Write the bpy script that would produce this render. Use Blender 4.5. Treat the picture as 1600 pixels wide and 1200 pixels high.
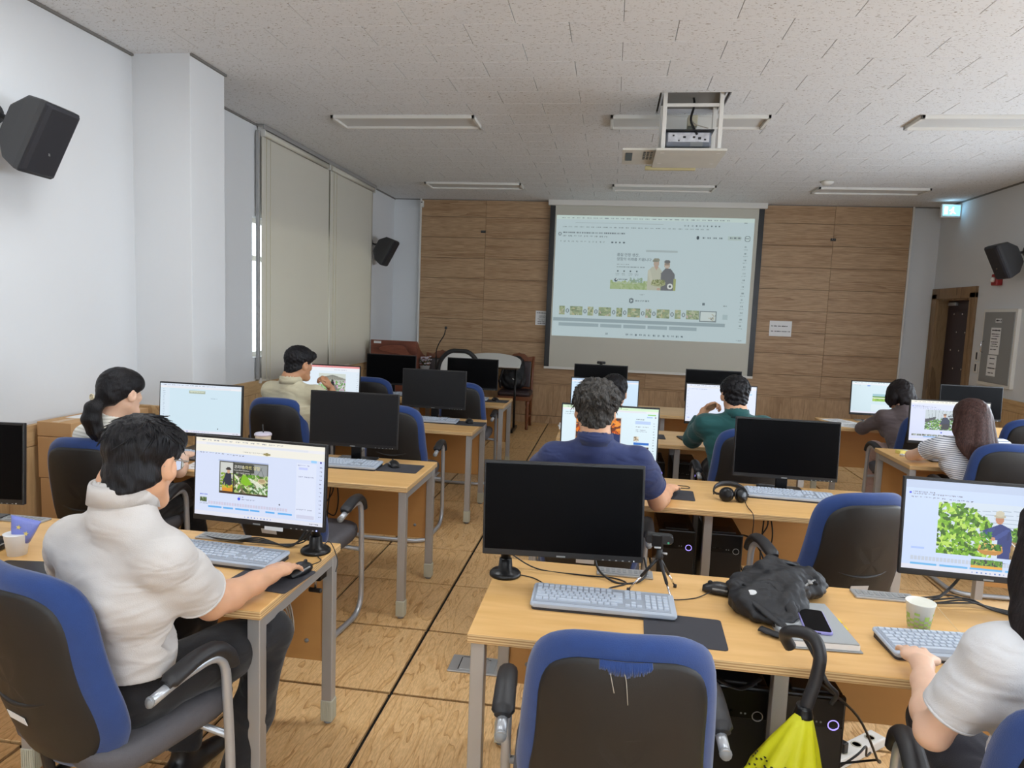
import bpy, bmesh, math, random
import numpy as np
from mathutils import Vector, Matrix
for _o in list(bpy.data.objects): bpy.data.objects.remove(_o)
SC = bpy.context.scene; COL = SC.collection; PI = math.pi
def lin(c):
    c = c/255.0
    return c/12.92 if c <= .04045 else ((c+.055)/1.055)**2.4
def S(r, g, b): return (lin(r), lin(g), lin(b), 1.0)
# ------------------------------------------------------------------ camera
cam = bpy.data.cameras.new('camera'); cam.sensor_width = 36.0; cam.lens = 24.34
cam.clip_start = .02; cam.clip_end = 60
CAM = bpy.data.objects.new('camera', cam); COL.objects.link(CAM)
_r = Vector((0.9891241, 0.14194298, 0.03854478)); _d = Vector((0.05289108, -0.09872693, -0.99370797)); _f = Vector((-0.13724447, 0.98493918, -0.1051607))
CAM.matrix_world = Matrix(((_r.x, -_d.x, -_f.x, 0), (_r.y, -_d.y, -_f.y, 0), (_r.z, -_d.z, -_f.z, 1.65), (0, 0, 0, 1)))
SC.camera = CAM
# ------------------------------------------------------------------ world, exposure
W = bpy.data.worlds.new('world'); SC.world = W; W.use_nodes = True
W.node_tree.nodes['Background'].inputs[0].default_value = (.86, .93, 1, 1)
W.node_tree.nodes['Background'].inputs[1].default_value = 5.0
SC.view_settings.view_transform = 'Standard'; SC.view_settings.look = 'None'
SC.view_settings.gamma = 1.0; SC.view_settings.use_curve_mapping = False
SC.view_settings.exposure = 0.0
LAMP_W = 17.0      # watts of each lit ceiling panel
DAY_W = 230.0       # daylight through the rear windows
SIDE_W = 52.0     # daylight through each added, unseen right-hand window
# ------------------------------------------------------------------ materials
def newmat(name):
    m = bpy.data.materials.new(name); m.use_nodes = True
    nt = m.node_tree; return m, nt, nt.nodes['Principled BSDF']
def N(nt, t, **k):
    n = nt.nodes.new(t)
    for a, v in k.items(): setattr(n, a, v)
    return n
def plain(name, col, rough=.5, metal=0.0, bump=0.0, bscale=200.0, var=0.0, vscale=8.0, spec=.5, sheen=0.0, stretch=(1, 1, 1), coat=0.0):
    m, nt, b = newmat(name); L = nt.links
    b.inputs['Base Color'].default_value = col; b.inputs['Roughness'].default_value = rough
    b.inputs['Metallic'].default_value = metal; b.inputs['Specular IOR Level'].default_value = spec
    if sheen: b.inputs['Sheen Weight'].default_value = sheen
    if coat: b.inputs['Coat Weight'].default_value = coat; b.inputs['Coat Roughness'].default_value = .15
    if bump or var:
        tc = N(nt, 'ShaderNodeTexCoord'); mp = N(nt, 'ShaderNodeMapping'); mp.inputs['Scale'].default_value = stretch
        L.new(tc.outputs['Object'], mp.inputs[0])
    if var:
        no = N(nt, 'ShaderNodeTexNoise'); no.inputs['Scale'].default_value = vscale; no.inputs['Detail'].default_value = 4
        L.new(mp.outputs[0], no.inputs[0])
        mx = N(nt, 'ShaderNodeMix', data_type='RGBA'); mx.inputs[6].default_value = tuple(c*(1-var) for c in col[:3])+(1,)
        mx.inputs[7].default_value = tuple(min(1, c*(1+var)) for c in col[:3])+(1,)
        L.new(no.outputs[0], mx.inputs[0]); L.new(mx.outputs[2], b.inputs['Base Color'])
    if bump:
        n2 = N(nt, 'ShaderNodeTexNoise'); n2.inputs['Scale'].default_value = bscale; n2.inputs['Detail'].default_value = 3
        L.new(mp.outputs[0], n2.inputs[0])
        bp = N(nt, 'ShaderNodeBump'); bp.inputs['Strength'].default_value = bump; bp.inputs['Distance'].default_value = .004
        L.new(n2.outputs[0], bp.inputs['Height']); L.new(bp.outputs[0], b.inputs['Normal'])
    return m
def emit(name, col, st):
    m, nt, b = newmat(name)
    b.inputs['Base Color'].default_value = (0, 0, 0, 1); b.inputs['Emission Color'].default_value = col; b.inputs['Emission Strength'].default_value = st
    return m
def woodmat(name, c1, c2, c3, axis='y', rough=.45, scale=1.0, rand=True, ring=5.0, fine=.5, el=.16):
    """long-grained wood: growth-ring figure warped by noise plus fine pores, grain along one object axis"""
    m, nt, b = newmat(name); L = nt.links; b.inputs['Roughness'].default_value = rough
    tc = N(nt, 'ShaderNodeTexCoord'); mp = N(nt, 'ShaderNodeMapping')
    st = {'x': (el, 1, 1), 'y': (1, el, 1), 'z': (1, 1, el)}[axis]
    mp.inputs['Scale'].default_value = tuple(s*scale for s in st)
    L.new(tc.outputs['Object'], mp.inputs[0]); vec = mp.outputs[0]
    if rand:
        oi = N(nt, 'ShaderNodeObjectInfo'); mu = N(nt, 'ShaderNodeMath', operation='MULTIPLY'); mu.inputs[1].default_value = 37.0
        L.new(oi.outputs['Random'], mu.inputs[0]); ad = N(nt, 'ShaderNodeVectorMath', operation='ADD')
        L.new(vec, ad.inputs[0]); L.new(mu.outputs[0], ad.inputs[1]); vec = ad.outputs[0]
    n1 = N(nt, 'ShaderNodeTexNoise'); n1.inputs['Scale'].default_value = 2.6; n1.inputs['Detail'].default_value = 1.5; n1.inputs['Distortion'].default_value = .6
    L.new(vec, n1.inputs[0])
    m1 = N(nt, 'ShaderNodeMath', operation='MULTIPLY'); m1.inputs[1].default_value = ring; L.new(n1.outputs[0], m1.inputs[0])
    fr = N(nt, 'ShaderNodeMath', operation='FRACT'); L.new(m1.outputs[0], fr.inputs[0])
    r1 = N(nt, 'ShaderNodeValToRGB'); e = r1.color_ramp.elements
    e[0].position = 0; e[0].color = c3; e[1].position = 1; e[1].color = c1
    k = e.new(.12); k.color = c2; k = e.new(.45); k.color = c1
    L.new(fr.outputs[0], r1.inputs[0])
    n2 = N(nt, 'ShaderNodeTexNoise'); n2.inputs['Scale'].default_value = 42; n2.inputs['Detail'].default_value = 4; L.new(vec, n2.inputs[0])
    r2 = N(nt, 'ShaderNodeValToRGB'); r2.color_ramp.elements[0].position = .36; r2.color_ramp.elements[1].position = .62
    L.new(n2.outputs[0], r2.inputs[0])
    mx = N(nt, 'ShaderNodeMix', data_type='RGBA', blend_type='MULTIPLY'); mx.inputs[0].default_value = fine
    L.new(r1.outputs[0], mx.inputs[6])
    r2.color_ramp.elements[0].color = (.62, .56, .5, 1); r2.color_ramp.elements[1].color = (1, 1, 1, 1)
    L.new(r2.outputs[0], mx.inputs[7]); L.new(mx.outputs[2], b.inputs['Base Color'])
    return m
def attrmat(name, strength, rough=.35):
    """a lit display: the picture is stored as mesh colours and given off as light"""
    m, nt, b = newmat(name); a = N(nt, 'ShaderNodeAttribute', attribute_name='Col')
    b.inputs['Base Color'].default_value = (.01, .01, .01, 1); b.inputs['Roughness'].default_value = rough
    nt.links.new(a.outputs[0], b.inputs['Emission Color']); b.inputs['Emission Strength'].default_value = strength
    return m
def printmat(name):
    m, nt, b = newmat(name); a = N(nt, 'ShaderNodeAttribute', attribute_name='Col')
    nt.links.new(a.outputs[0], b.inputs['Base Color']); b.inputs['Roughness'].default_value = .7
    return m
M = {}
M['wall'] = plain('wall paint', S(217, 219, 221), .85, bump=.05, bscale=120, var=.015, vscale=3)
M['trimgrey'] = plain('joint grey', S(120, 118, 114), .9)
M['grid'] = plain('ceiling back grey', S(120, 116, 110), .95)
M['joint'] = plain('floor joint black', S(22, 21, 20), .6)
M['floor'] = woodmat('floor oak', S(228, 188, 134), S(216, 172, 116), S(182, 136, 82), 'y', .38, 5.5, ring=7.0, fine=.55)
M['panel'] = woodmat('wall wood panel', S(188, 156, 120), S(178, 144, 108), S(162, 128, 94), 'x', .55, 4.0, ring=3, fine=.9, el=.035)
M['panelv'] = woodmat('wainscot wood', S(186, 154, 118), S(176, 144, 108), S(160, 128, 94), 'z', .55, 1.3, ring=4, fine=.5)
M['wainscot'] = woodmat('wainscot maple', S(206, 172, 126), S(196, 160, 114), S(178, 140, 96), 'z', .5, 1.0, ring=4, fine=.4)
M['wainscotcap'] = woodmat('wainscot rail maple', S(206, 172, 126), S(196, 160, 114), S(180, 142, 98), 'y', .5, 1.0, ring=4, fine=.4)
M['doorframe'] = woodmat('door frame wood', S(150, 122, 88), S(134, 106, 74), S(116, 90, 60), 'z', .5, 1.2, ring=4, fine=.5)
M['mahogany'] = woodmat('mahogany', S(132, 76, 58), S(112, 60, 46), S(92, 46, 36), 'x', .35, 1.4, ring=5, fine=.5)
M['chairwood'] = plain('carved chair wood', S(118, 68, 40), .4, var=.2, vscale=20)
M['alu'] = plain('satin aluminium', S(178, 178, 178), .42, .55, var=.03)
M['steel'] = plain('grey painted tube', S(186, 190, 196), .3, .5)
M['chrome'] = plain('chrome', S(215, 215, 220), .15, 1)
M['whitemetal'] = plain('white painted metal', S(222, 220, 214), .4)
M['dustywhite'] = plain('dusty cream panel', S(205, 203, 194), .6, var=.12, vscale=6)
M['greymetal'] = plain('grey painted metal', S(140, 142, 142), .5)
M['cap'] = plain('cream plastic cap', S(190, 187, 168), .5)
M['blue'] = plain('royal blue upholstery', S(28, 59, 118), .85, bump=.25, bscale=420, var=.12, vscale=30, sheen=.3)
M['shell'] = plain('black plastic shell', S(28, 27, 27), .5, bump=.12, bscale=500, var=.06, vscale=5)
M['seatgrey'] = plain('charcoal seat fabric', S(92, 90, 94), .9, bump=.25, bscale=420, var=.1, vscale=60)
M['black'] = plain('black plastic', S(26, 26, 28), .4)
M['rubber'] = plain('black soft plastic', S(36, 36, 39), .48, bump=.04, bscale=300)
M['satin'] = plain('black satin metal', S(20, 20, 22), .3, .3)
M['screenoff'] = plain('monitor glass off', S(8, 8, 10), .34, spec=.06)
M['screenoffgrey'] = plain('monitor matte glass off', S(22, 23, 26), .45, spec=.3)
M['key'] = plain('pale grey keycap', S(186, 196, 210), .5)
M['kb'] = plain('pale grey keyboard shell', S(174, 184, 198), .45)
M['kbd'] = plain('dark keyboard underside', S(40, 44, 52), .5)
M['pad'] = plain('dark mouse mat', S(58, 58, 64), .9, bump=.1, bscale=700)
M['cable'] = plain('black cable', S(24, 24, 26), .45)
M['cablew'] = plain('pale grey cable', S(176, 170, 158), .5)
M['paper'] = plain('white paper', S(232, 232, 232), .8)
M['label'] = plain('white sticker', S(222, 224, 226), .6)
M['ink'] = plain('printed ink', S(56, 56, 60), .8)
M['blindfab'] = plain('grey beige blind cloth', S(222, 218, 206), .9, bump=.1, bscale=600, var=.03, vscale=2)
_bn = M['blindfab'].node_tree; _bb = _bn.nodes['Principled BSDF']; _tr = N(_bn, 'ShaderNodeBsdfTranslucent'); _tr.inputs[0].default_value = S(236, 230, 210); _mx = N(_bn, 'ShaderNodeMixShader'); _mx.inputs[0].default_value = .20
_bn.links.new(_bb.outputs[0], _mx.inputs[1]); _bn.links.new(_tr.outputs[0], _mx.inputs[2]); _bn.links.new(_mx.outputs[0], _bn.nodes['Material Output'].inputs[0])
M['card'] = plain('brown cardboard', S(190, 150, 104), .85, var=.04, vscale=5)
M['glass'] = plain('window glass', S(240, 244, 246), .03); M['glass'].node_tree.nodes['Principled BSDF'].inputs['Transmission Weight'].default_value = 1
M['red'] = plain('red plastic', S(150, 28, 30), .4)
M['green'] = plain('green lamp', S(60, 160, 120), .4)
M['lampoff'] = plain('unlit diffuser', S(206, 206, 204), .5)
M['lampon'] = emit('lit diffuser', (1, .97, .92, 1), 6.0)
M['exit'] = emit('exit sign glow', (.35, .75, 1, 1), 3.5)
M['power'] = emit('power button glow', (.36, .28, 1, 1), 1.8)
M['ledblue'] = emit('blue led', (.3, .35, 1, 1), 3.0)
M['leather'] = plain('dark maroon leather', S(52, 38, 42), .42, bump=.15, bscale=120)
M['darkbrown'] = plain('dark brown wood', S(70, 56, 46), .5)
M['gloss'] = plain('gloss white top', S(226, 228, 226), .3)
M['display'] = attrmat('lit display', 1.0)
M['slide'] = attrmat('projected picture', 1.0, .9)
M['print'] = printmat('coloured print')
# desk laminate with plywood-striped edges
m, nt, b = newmat('desk beech laminate'); L = nt.links; b.inputs['Roughness'].default_value = .38
tc = N(nt, 'ShaderNodeTexCoord'); mp = N(nt, 'ShaderNodeMapping'); mp.inputs['Scale'].default_value = (.35, 3, 3); L.new(tc.outputs['Object'], mp.inputs[0])
no = N(nt, 'ShaderNodeTexNoise'); no.inputs['Scale'].default_value = 9; no.inputs['Detail'].default_value = 6; L.new(mp.outputs[0], no.inputs[0])
r1 = N(nt, 'ShaderNodeValToRGB'); r1.color_ramp.elements[0].position = .3; r1.color_ramp.elements[0].color = S(214, 168, 104); r1.color_ramp.elements[1].position = .7; r1.color_ramp.elements[1].color = S(228, 184, 122)
L.new(no.outputs[0], r1.inputs[0])
sp = N(nt, 'ShaderNodeSeparateXYZ'); L.new(tc.outputs['Object'], sp.inputs[0])
mu = N(nt, 'ShaderNodeMath', operation='MULTIPLY'); mu.inputs[1].default_value = 130; L.new(sp.outputs[2], mu.inputs[0])
fr = N(nt, 'ShaderNodeMath', operation='FRACT'); L.new(mu.outputs[0], fr.inputs[0])
r2 = N(nt, 'ShaderNodeValToRGB'); r2.color_ramp.interpolation = 'LINEAR'
r2.color_ramp.elements[0].position = .4; r2.color_ramp.elements[0].color = S(222, 192, 142); r2.color_ramp.elements[1].position = .6; r2.color_ramp.elements[1].color = S(182, 140, 92)
L.new(fr.outputs[0], r2.inputs[0])
sn = N(nt, 'ShaderNodeSeparateXYZ'); L.new(tc.outputs['Normal'], sn.inputs[0])
ab = N(nt, 'ShaderNodeMath', operation='ABSOLUTE'); L.new(sn.outputs[2], ab.inputs[0])
gt = N(nt, 'ShaderNodeMath', operation='GREATER_THAN'); gt.inputs[1].default_value = .5; L.new(ab.outputs[0], gt.inputs[0])
mx = N(nt, 'ShaderNodeMix', data_type='RGBA'); L.new(gt.outputs[0], mx.inputs[0]); L.new(r2.outputs[0], mx.inputs[6]); L.new(r1.outputs[0], mx.inputs[7])
L.new(mx.outputs[2], b.inputs['Base Color']); M['desk'] = m
M['deskpanel'] = plain('desk beech panel', S(196, 146, 86), .45, var=.08, vscale=6, stretch=(.3, 3, 3))
# ceiling tile: cream mineral fibre with short dark fissures
m, nt, b = newmat('ceiling fissured tile'); L = nt.links; b.inputs['Roughness'].default_value = .95; b.inputs['Specular IOR Level'].default_value = .1
tc = N(nt, 'ShaderNodeTexCoord'); mp = N(nt, 'ShaderNodeMapping'); mp.inputs['Scale'].default_value = (.42, 1, 1); L.new(tc.outputs['Object'], mp.inputs[0])
oi = N(nt, 'ShaderNodeObjectInfo'); mu = N(nt, 'ShaderNodeMath', operation='MULTIPLY'); mu.inputs[1].default_value = 50; L.new(oi.outputs['Random'], mu.inputs[0])
ad = N(nt, 'ShaderNodeVectorMath', operation='ADD'); L.new(mp.outputs[0], ad.inputs[0]); L.new(mu.outputs[0], ad.inputs[1])
no = N(nt, 'ShaderNodeTexNoise'); no.inputs['Scale'].default_value = 120; no.inputs['Detail'].default_value = 2; no.inputs['Distortion'].default_value = .8; L.new(ad.outputs[0], no.inputs[0])
r1 = N(nt, 'ShaderNodeValToRGB'); r1.color_ramp.elements[0].position = .31; r1.color_ramp.elements[0].color = S(142, 132, 120); r1.color_ramp.elements[1].position = .38; r1.color_ramp.elements[1].color = S(222, 223, 224)
L.new(no.outputs[0], r1.inputs[0]); L.new(r1.outputs[0], b.inputs['Base Color']); M['ceil'] = m
# ------------------------------------------------------------------ mesh helpers
class MB:
    def __init__(s): s.v = []; s.f = []; s.sm = []
    def add(s, vs, fs, smooth=False):
        o = len(s.v); s.v += [tuple(p) for p in vs]; s.f += [tuple(i+o for i in q) for q in fs]; s.sm += [smooth]*len(fs); return s
    def box(s, c, d, bev=0.0, rot=None):
        """box centred at c with size d; bev chamfers every edge"""
        hx, hy, hz = d[0]/2, d[1]/2, d[2]/2
        if bev <= 0:
            vs = [Vector((x*hx, y*hy, z*hz)) for z in (-1, 1) for y in (-1, 1) for x in (-1, 1)]
            fs = [(0, 2, 3, 1), (4, 5, 7, 6), (0, 1, 5, 4), (2, 6, 7, 3), (0, 4, 6, 2), (1, 3, 7, 5)]
        else:
            b = min(bev, hx*.98, hy*.98, hz*.98); bm = bmesh.new(); bmesh.ops.create_cube(bm, size=1)
            for v in bm.verts: v.co = Vector((v.co.x*hx*2, v.co.y*hy*2, v.co.z*hz*2))
            bmesh.ops.bevel(bm, geom=bm.edges[:], offset=b, segments=1 if b < .003 else 2, affect='EDGES', profile=.5)
            bm.verts.index_update(); vs = [v.co.copy() for v in bm.verts]; fs = [tuple(v.index for v in f.verts) for f in bm.faces]; bm.free()
        if rot is not None: vs = [rot @ p for p in vs]
        c = Vector(c); return s.add([p+c for p in vs], fs)
    def tube(s, pts, r, n=10, closed=False, caps=True):
        """sweep a circle along a polyline; r is one radius or one per point"""
        P = [Vector(p) for p in pts]; k = len(P); R = r if hasattr(r, '__len__') else [r]*k
        T = []
        for i in range(k):
            a = P[i-1] if (i > 0 or closed) else P[i]; b = P[(i+1) % k] if (i < k-1 or closed) else P[i]
            t = (b-a); T.append(t.normalized() if t.length > 1e-9 else Vector((0, 0, 1)))
        up = Vector((0, 0, 1)) if abs(T[0].z) < .9 else Vector((1, 0, 0))
        u = T[0].cross(up).normalized(); vs = []; fs = []
        for i in range(k):
            u = (u - T[i]*u.dot(T[i])); u = u.normalized() if u.length > 1e-6 else T[i].orthogonal().normalized()
            w = T[i].cross(u)
            for j in range(n):
                a = 2*PI*j/n; vs.append(P[i]+(u*math.cos(a)+w*math.sin(a))*R[i])
        for i in range(k if closed else k-1):
            for j in range(n):
                a, b = i*n+j, i*n+(j+1) % n; c, d = ((i+1) % k)*n+(j+1) % n, ((i+1) % k)*n+j
                fs.append((a, b, c, d))
        o = len(s.v); s.add(vs, fs, True)
        if caps and not closed:
            s.f.append(tuple(o+j for j in reversed(range(n)))); s.sm.append(False)
            s.f.append(tuple(o+(k-1)*n+j for j in range(n))); s.sm.append(False)
        return s
    def lathe(s, prof, c=(0, 0, 0), n=24, smooth=True):
        """profile [(r,z)...] spun about z through c"""
        vs = []; fs = []; k = len(prof)
        for r, z in prof:
            for j in range(n):
                a = 2*PI*j/n; vs.append((c[0]+r*math.cos(a), c[1]+r*math.sin(a), c[2]+z))
        for i in range(k-1):
            for j in range(n):
                fs.append((i*n+j, i*n+(j+1) % n, (i+1)*n+(j+1) % n, (i+1)*n+j))
        o = len(s.v); s.add(vs, fs, smooth)
        s.f.append(tuple(o+j for j in reversed(range(n)))); s.sm.append(False)
        s.f.append(tuple(o+(k-1)*n+j for j in range(n))); s.sm.append(False)
        return s
    def loft(s, rings, smooth=True, cap=True):
        n = len(rings[0]); vs = [p for r in rings for p in r]; fs = []
        for i in range(len(rings)-1):
            for j in range(n): fs.append((i*n+j, i*n+(j+1) % n, (i+1)*n+(j+1) % n, (i+1)*n+j))
        o = len(s.v); s.add(vs, fs, smooth)
        if cap:
            s.f.append(tuple(o+j for j in reversed(range(n)))); s.sm.append(False)
            s.f.append(tuple(o+(len(rings)-1)*n+j for j in range(n))); s.sm.append(False)
        return s
    def prism(s, out, z0, z1, bev=0.0, xf=None):
        """outline [(x,y)...] counter-clockwise extruded in z, optional chamfer; xf maps a point"""
        def ins(o, d):
            r = []; n = len(o)
            for i in range(n):
                a, b, c = Vector(o[i-1]), Vector(o[i]), Vector(o[(i+1) % n])
                e1 = (b-a).normalized(); e2 = (c-b).normalized(); nn = Vector((-(e1.y+e2.y), e1.x+e2.x))
                nn = nn.normalized() if nn.length > 1e-6 else Vector((-e1.y, e1.x)); r.append((b.x+nn.x*d, b.y+nn.y*d))
            return r
        rings = []
        if bev > 0:
            i1 = ins(out, bev); rings = [[(x, y, z0) for x, y in i1], [(x, y, z0+bev) for x, y in out], [(x, y, z1-bev) for x, y in out], [(x, y, z1) for x, y in i1]]
        else: rings = [[(x, y, z0) for x, y in out], [(x, y, z1) for x, y in out]]
        if xf: rings = [[xf(Vector(p)) for p in r] for r in rings]
        return s.loft(rings, smooth=False)
    def mesh(s, name):
        me = bpy.data.meshes.new(name); me.from_pydata([tuple(p) for p in s.v], [], s.f); me.update()
        if any(s.sm): me.polygons.foreach_set('use_smooth', s.sm)
        return me
    def build(s, name, mat, parent=None, loc=None, rz=0.0):
        return obj(name, s.mesh(name), mat, parent, loc, rz)
def obj(name, me, mat, parent=None, loc=None, rz=0.0):
    if mat is not None and not me.materials: me.materials.append(M[mat] if isinstance(mat, str) else mat)
    o = bpy.data.objects.new(name, me); COL.objects.link(o)
    if parent is not None: o.parent = parent
    if loc is not None: o.location = loc
    if rz: o.rotation_euler = (0, 0, rz)
    return o
def tag(o, label, cat, group=None):
    o['label'] = label; o['category'] = cat
    if group: o['group'] = group
    return o
def thing(name, label, cat, loc=(0, 0, 0), rz=0.0, group=None):
    o = bpy.data.objects.new(name, None); COL.objects.link(o); o.location = loc; o.rotation_euler = (0, 0, rz); o.empty_display_size = .05
    return tag(o, label, cat, group)
def struct(o): o['kind'] = 'structure'; return o
def arc(cx, cy, r, a0, a1, n):
    return [(cx+r*math.cos(math.radians(a0+(a1-a0)*i/n)), cy+r*math.sin(math.radians(a0+(a1-a0)*i/n))) for i in range(n+1)]
def rrect(w, h, r, n=5, cx=0, cy=0):
    o = []
    for sx, sy, a in ((1, 1, 0), (-1, 1, 90), (-1, -1, 180), (1, -1, 270)): o += arc(cx+sx*(w/2-r), cy+sy*(h/2-r), r, a, a+90, n)
    return o
def smoothpath(pts, sub=6, closed=False):
    """Catmull-Rom through the points"""
    P = [Vector(p) for p in pts]; n = len(P); out = []
    for i in range(n-1 if not closed else n):
        p0 = P[i-1] if (i > 0 or closed) else P[0]; p1 = P[i]; p2 = P[(i+1) % n]; p3 = P[(i+2) % n] if (i+2 < n or closed) else P[-1]
        for j in range(sub):
            t = j/sub; out.append(.5*((2*p1)+(p2-p0)*t+(2*p0-5*p1+4*p2-p3)*t*t+(3*p1-p0-3*p2+p3)*t**3))
    if not closed: out.append(P[-1])
    return out
def fillet(pts, r, n=6):
    """polyline with rounded corners"""
    P = [Vector(p) for p in pts]; out = [P[0]]
    for i in range(1, len(P)-1):
        a, b, c = P[i-1], P[i], P[i+1]; u = (a-b); v = (c-b); rr = min(r, u.length*.49, v.length*.49)
        p, q = b+u.normalized()*rr, b+v.normalized()*rr
        for k in range(n+1):
            t = k/n; out.append(p*(1-t)**2+b*2*t*(1-t)+q*t*t)
    out.append(P[-1]); return out
def textmesh(txt, size, extrude=0.0, align='CENTER'):
    cu = bpy.data.curves.new('lettering', 'FONT'); cu.body = txt; cu.size = size; cu.align_x = align; cu.extrude = extrude; cu.resolution_u = 3
    o = bpy.data.objects.new('lettering', cu); COL.objects.link(o); dg = bpy.context.evaluated_depsgraph_get()
    me = bpy.data.meshes.new_from_object(o.evaluated_get(dg)); bpy.data.objects.remove(o); bpy.data.curves.remove(cu); me.materials.clear(); return me
def copytree(o, parent=None):
    c = o.copy(); COL.objects.link(c); c.parent = parent
    for ch in o.children: copytree(ch, c)
    return c
rnd = random.Random(7)
# ================================================================== ROOM
CZ = 3.25; XL = -3.25; XW = -3.30; XP = -2.83; XR = 4.33; YF = 10.22; YB = -2.6
# floor: dark slab with oak-print access tiles
fl = struct(MB().box(((XW+XR)/2, (YB+YF)/2, -.045), (XR-XW+.5, YF-YB+.5, .05)).build('floor', 'joint'))
tw = .6; gap = .017
tm = MB().box((0, 0, -.008), (tw-gap, tw-gap, .016), .0015).mesh('floor_tile'); tm.materials.append(M['floor'])
x0t, y0t = -0.853, 2.721
for j in range(-9, 13):
    for i in range(-5, 9):
        cx = x0t+(i+.5)*tw; cy = y0t+(j+.5)*tw
        if XW-.35 < cx < XR+.35 and YB-.3 < cy < YF+.3:
            obj('floor_tile', tm, None, fl, (cx, cy, 0))
# ceiling of staggered fibre tiles under a grey back board
ce = struct(MB().box(((XW+XR)/2, (YB+YF)/2, CZ+.06), (XR-XW+.5, YF-YB+.5, .06)).build('ceiling', 'grid'))
ct = MB().box((0, 0, .01), (.597, .297, .02), .0016).mesh('ceiling_tile'); ct.materials.append(M['ceil'])
rest = MB(); n_c = 0
hole = (.26, 5.26, .76, 5.80)
for r in range(-23, 21):
    cy = 4.32+(r+.5)*.3
    if cy < YB or cy > YF+.1: continue
    for i in range(-3, 14):
        cx = -2.42+(.3 if r % 2 else 0)+(i+.5)*.6
        if cx < XW-.25 or cx > XR+.28: continue
        if hole[0]-.29 < cx < hole[2]+.29 and hole[1]-.14 < cy < hole[3]+.14:
            # cut the tile around the lift opening
            x1, x2, y1, y2 = cx-.2985, cx+.2985, cy-.1485, cy+.1485
            for (a, b_, c, d) in ((x1, min(x2, hole[0]), y1, y2), (max(x1, hole[2]), x2, y1, y2), (max(x1, hole[0]), min(x2, hole[2]), y1, min(y2, hole[1])), (max(x1, hole[0]), min(x2, hole[2]), max(y1, hole[3]), y2)):
                if b_-a > .01 and d-c > .01: MB().box(((a+b_)/2, (c+d)/2, .01), (b_-a, d-c, .02)).build('ceiling_tile', 'ceil', ce, (0, 0, CZ))
            continue
        if cy > 3.45 and n_c < 296: obj('ceiling_tile', ct, None, ce, (cx, cy, CZ)); n_c += 1
        else: rest.box((cx, cy, CZ+.01), (.597, .297, .02))
rs = rest.build('ceiling_tile_field', 'ceil', ce); rs['kind'] = 'stuff'
# walls
H = CZ+.03
struct(MB().box((XL-.1, (YB+4.4)/2, H/2), (.2, 4.4-YB, H)).build('wall_left', 'wall'))
struct(MB().box((XP-.3, 4.595, H/2), (.6, .41, H), .004).build('wall_pillar', 'wall'))
wy0, wy1, wz0, wz1 = 6.05, 9.12, 1.12, 2.42        # window opening behind the blinds
ww = MB(); ww.box((XW-.1, (4.8+wy0)/2, H/2), (.2, wy0-4.8, H)); ww.box((XW-.1, (wy1+YF)/2, H/2), (.2, YF-wy1, H))
ww.box((XW-.1, (wy0+wy1)/2, wz0/2), (.2, wy1-wy0, wz0)); ww.box((XW-.1, (wy0+wy1)/2, (wz1+H)/2), (.2, wy1-wy0, H-wz1))
struct(ww.build('wall_window', 'wall'))
struct(MB().box(((XW+XR)/2, YF+.13, H/2), (XR-XW+.4, .2, H)).build('wall_front', 'wall'))
dy0, dy1, dz = 9.19, 10.10, 2.03                  # door opening in the right wall
ADDED_RW = ((-.4, 1.9), (2.4, 4.7), (5.2, 7.5)); rz0, rz1 = .95, 2.15      # out-of-view windows added in the right wall to light the far half
wr = MB(); edges = [YB]+[v for w_ in ADDED_RW for v in w_]+[dy0]
for a, b_ in zip(edges[0::2], edges[1::2]): wr.box((XR+.1, (a+b_)/2, H/2), (.2, b_-a, H))
for a, b_ in ADDED_RW: wr.box((XR+.1, (a+b_)/2, rz0/2), (.2, b_-a, rz0)); wr.box((XR+.1, (a+b_)/2, (rz1+H)/2), (.2, b_-a, H-rz1))
wr.box((XR+.1, (dy1+YF)/2+.02, H/2), (.2, YF-dy1+.04, H)); wr.box((XR+.1, (dy0+dy1)/2, (dz+H)/2), (.2, dy1-dy0, H-dz))
wr.box((XR+.24, (dy0+dy1)/2, dz/2), (.05, dy1-dy0+.3, dz+.1))
struct(wr.build('wall_right', 'wall'))
# rear wall with a wide window letting in daylight
bx0, bx1, bz0, bz1 = -1.6, 3.4, .95, 2.6
wb = MB(); wb.box(((XL-.2+bx0)/2, YB-.1, H/2), (bx0-XL+.2, .2, H)); wb.box(((bx1+XR+.2)/2, YB-.1, H/2), (XR+.2-bx1, .2, H))
wb.box(((bx0+bx1)/2, YB-.1, bz0/2), (bx1-bx0, .2, bz0)); wb.box(((bx0+bx1)/2, YB-.1, (bz1+H)/2), (bx1-bx0, .2, H-bz1))
struct(wb.build('wall_back', 'wall'))
def window(name, axis, a0, a1, z0, z1, at, nm, transom=None):
    w = bpy.data.objects.new(name, None); COL.objects.link(w); struct(w)
    P = (lambda a, z: (at, a, z)) if axis == 'y' else (lambda a, z: (a, at, z))
    D = (lambda a, z, t=.06: (t, a, z)) if axis == 'y' else (lambda a, z, t=.06: (a, t, z))
    for k in range(nm+1):
        a = a0+(a1-a0)*k/nm; MB().box(P(a, (z0+z1)/2), D(.06, z1-z0), .004).build('mullion', 'whitemetal', w)
    for z in (z0+.02, z1-.02)+((transom,) if transom else ()): MB().box(P((a0+a1)/2, z), D(a1-a0, .05), .004).build('window_frame', 'whitemetal', w)
    for k in range(nm):
        c = a0+(a1-a0)*(k+.5)/nm; MB().box(P(c, (z0+z1)/2), D((a1-a0)/nm-.05, z1-z0-.04, .006)).build('pane', 'glass', w)
    return w
window('window_1', 'y', wy0, wy1, wz0, wz1, XW-.1, 3, 2.05)
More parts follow.
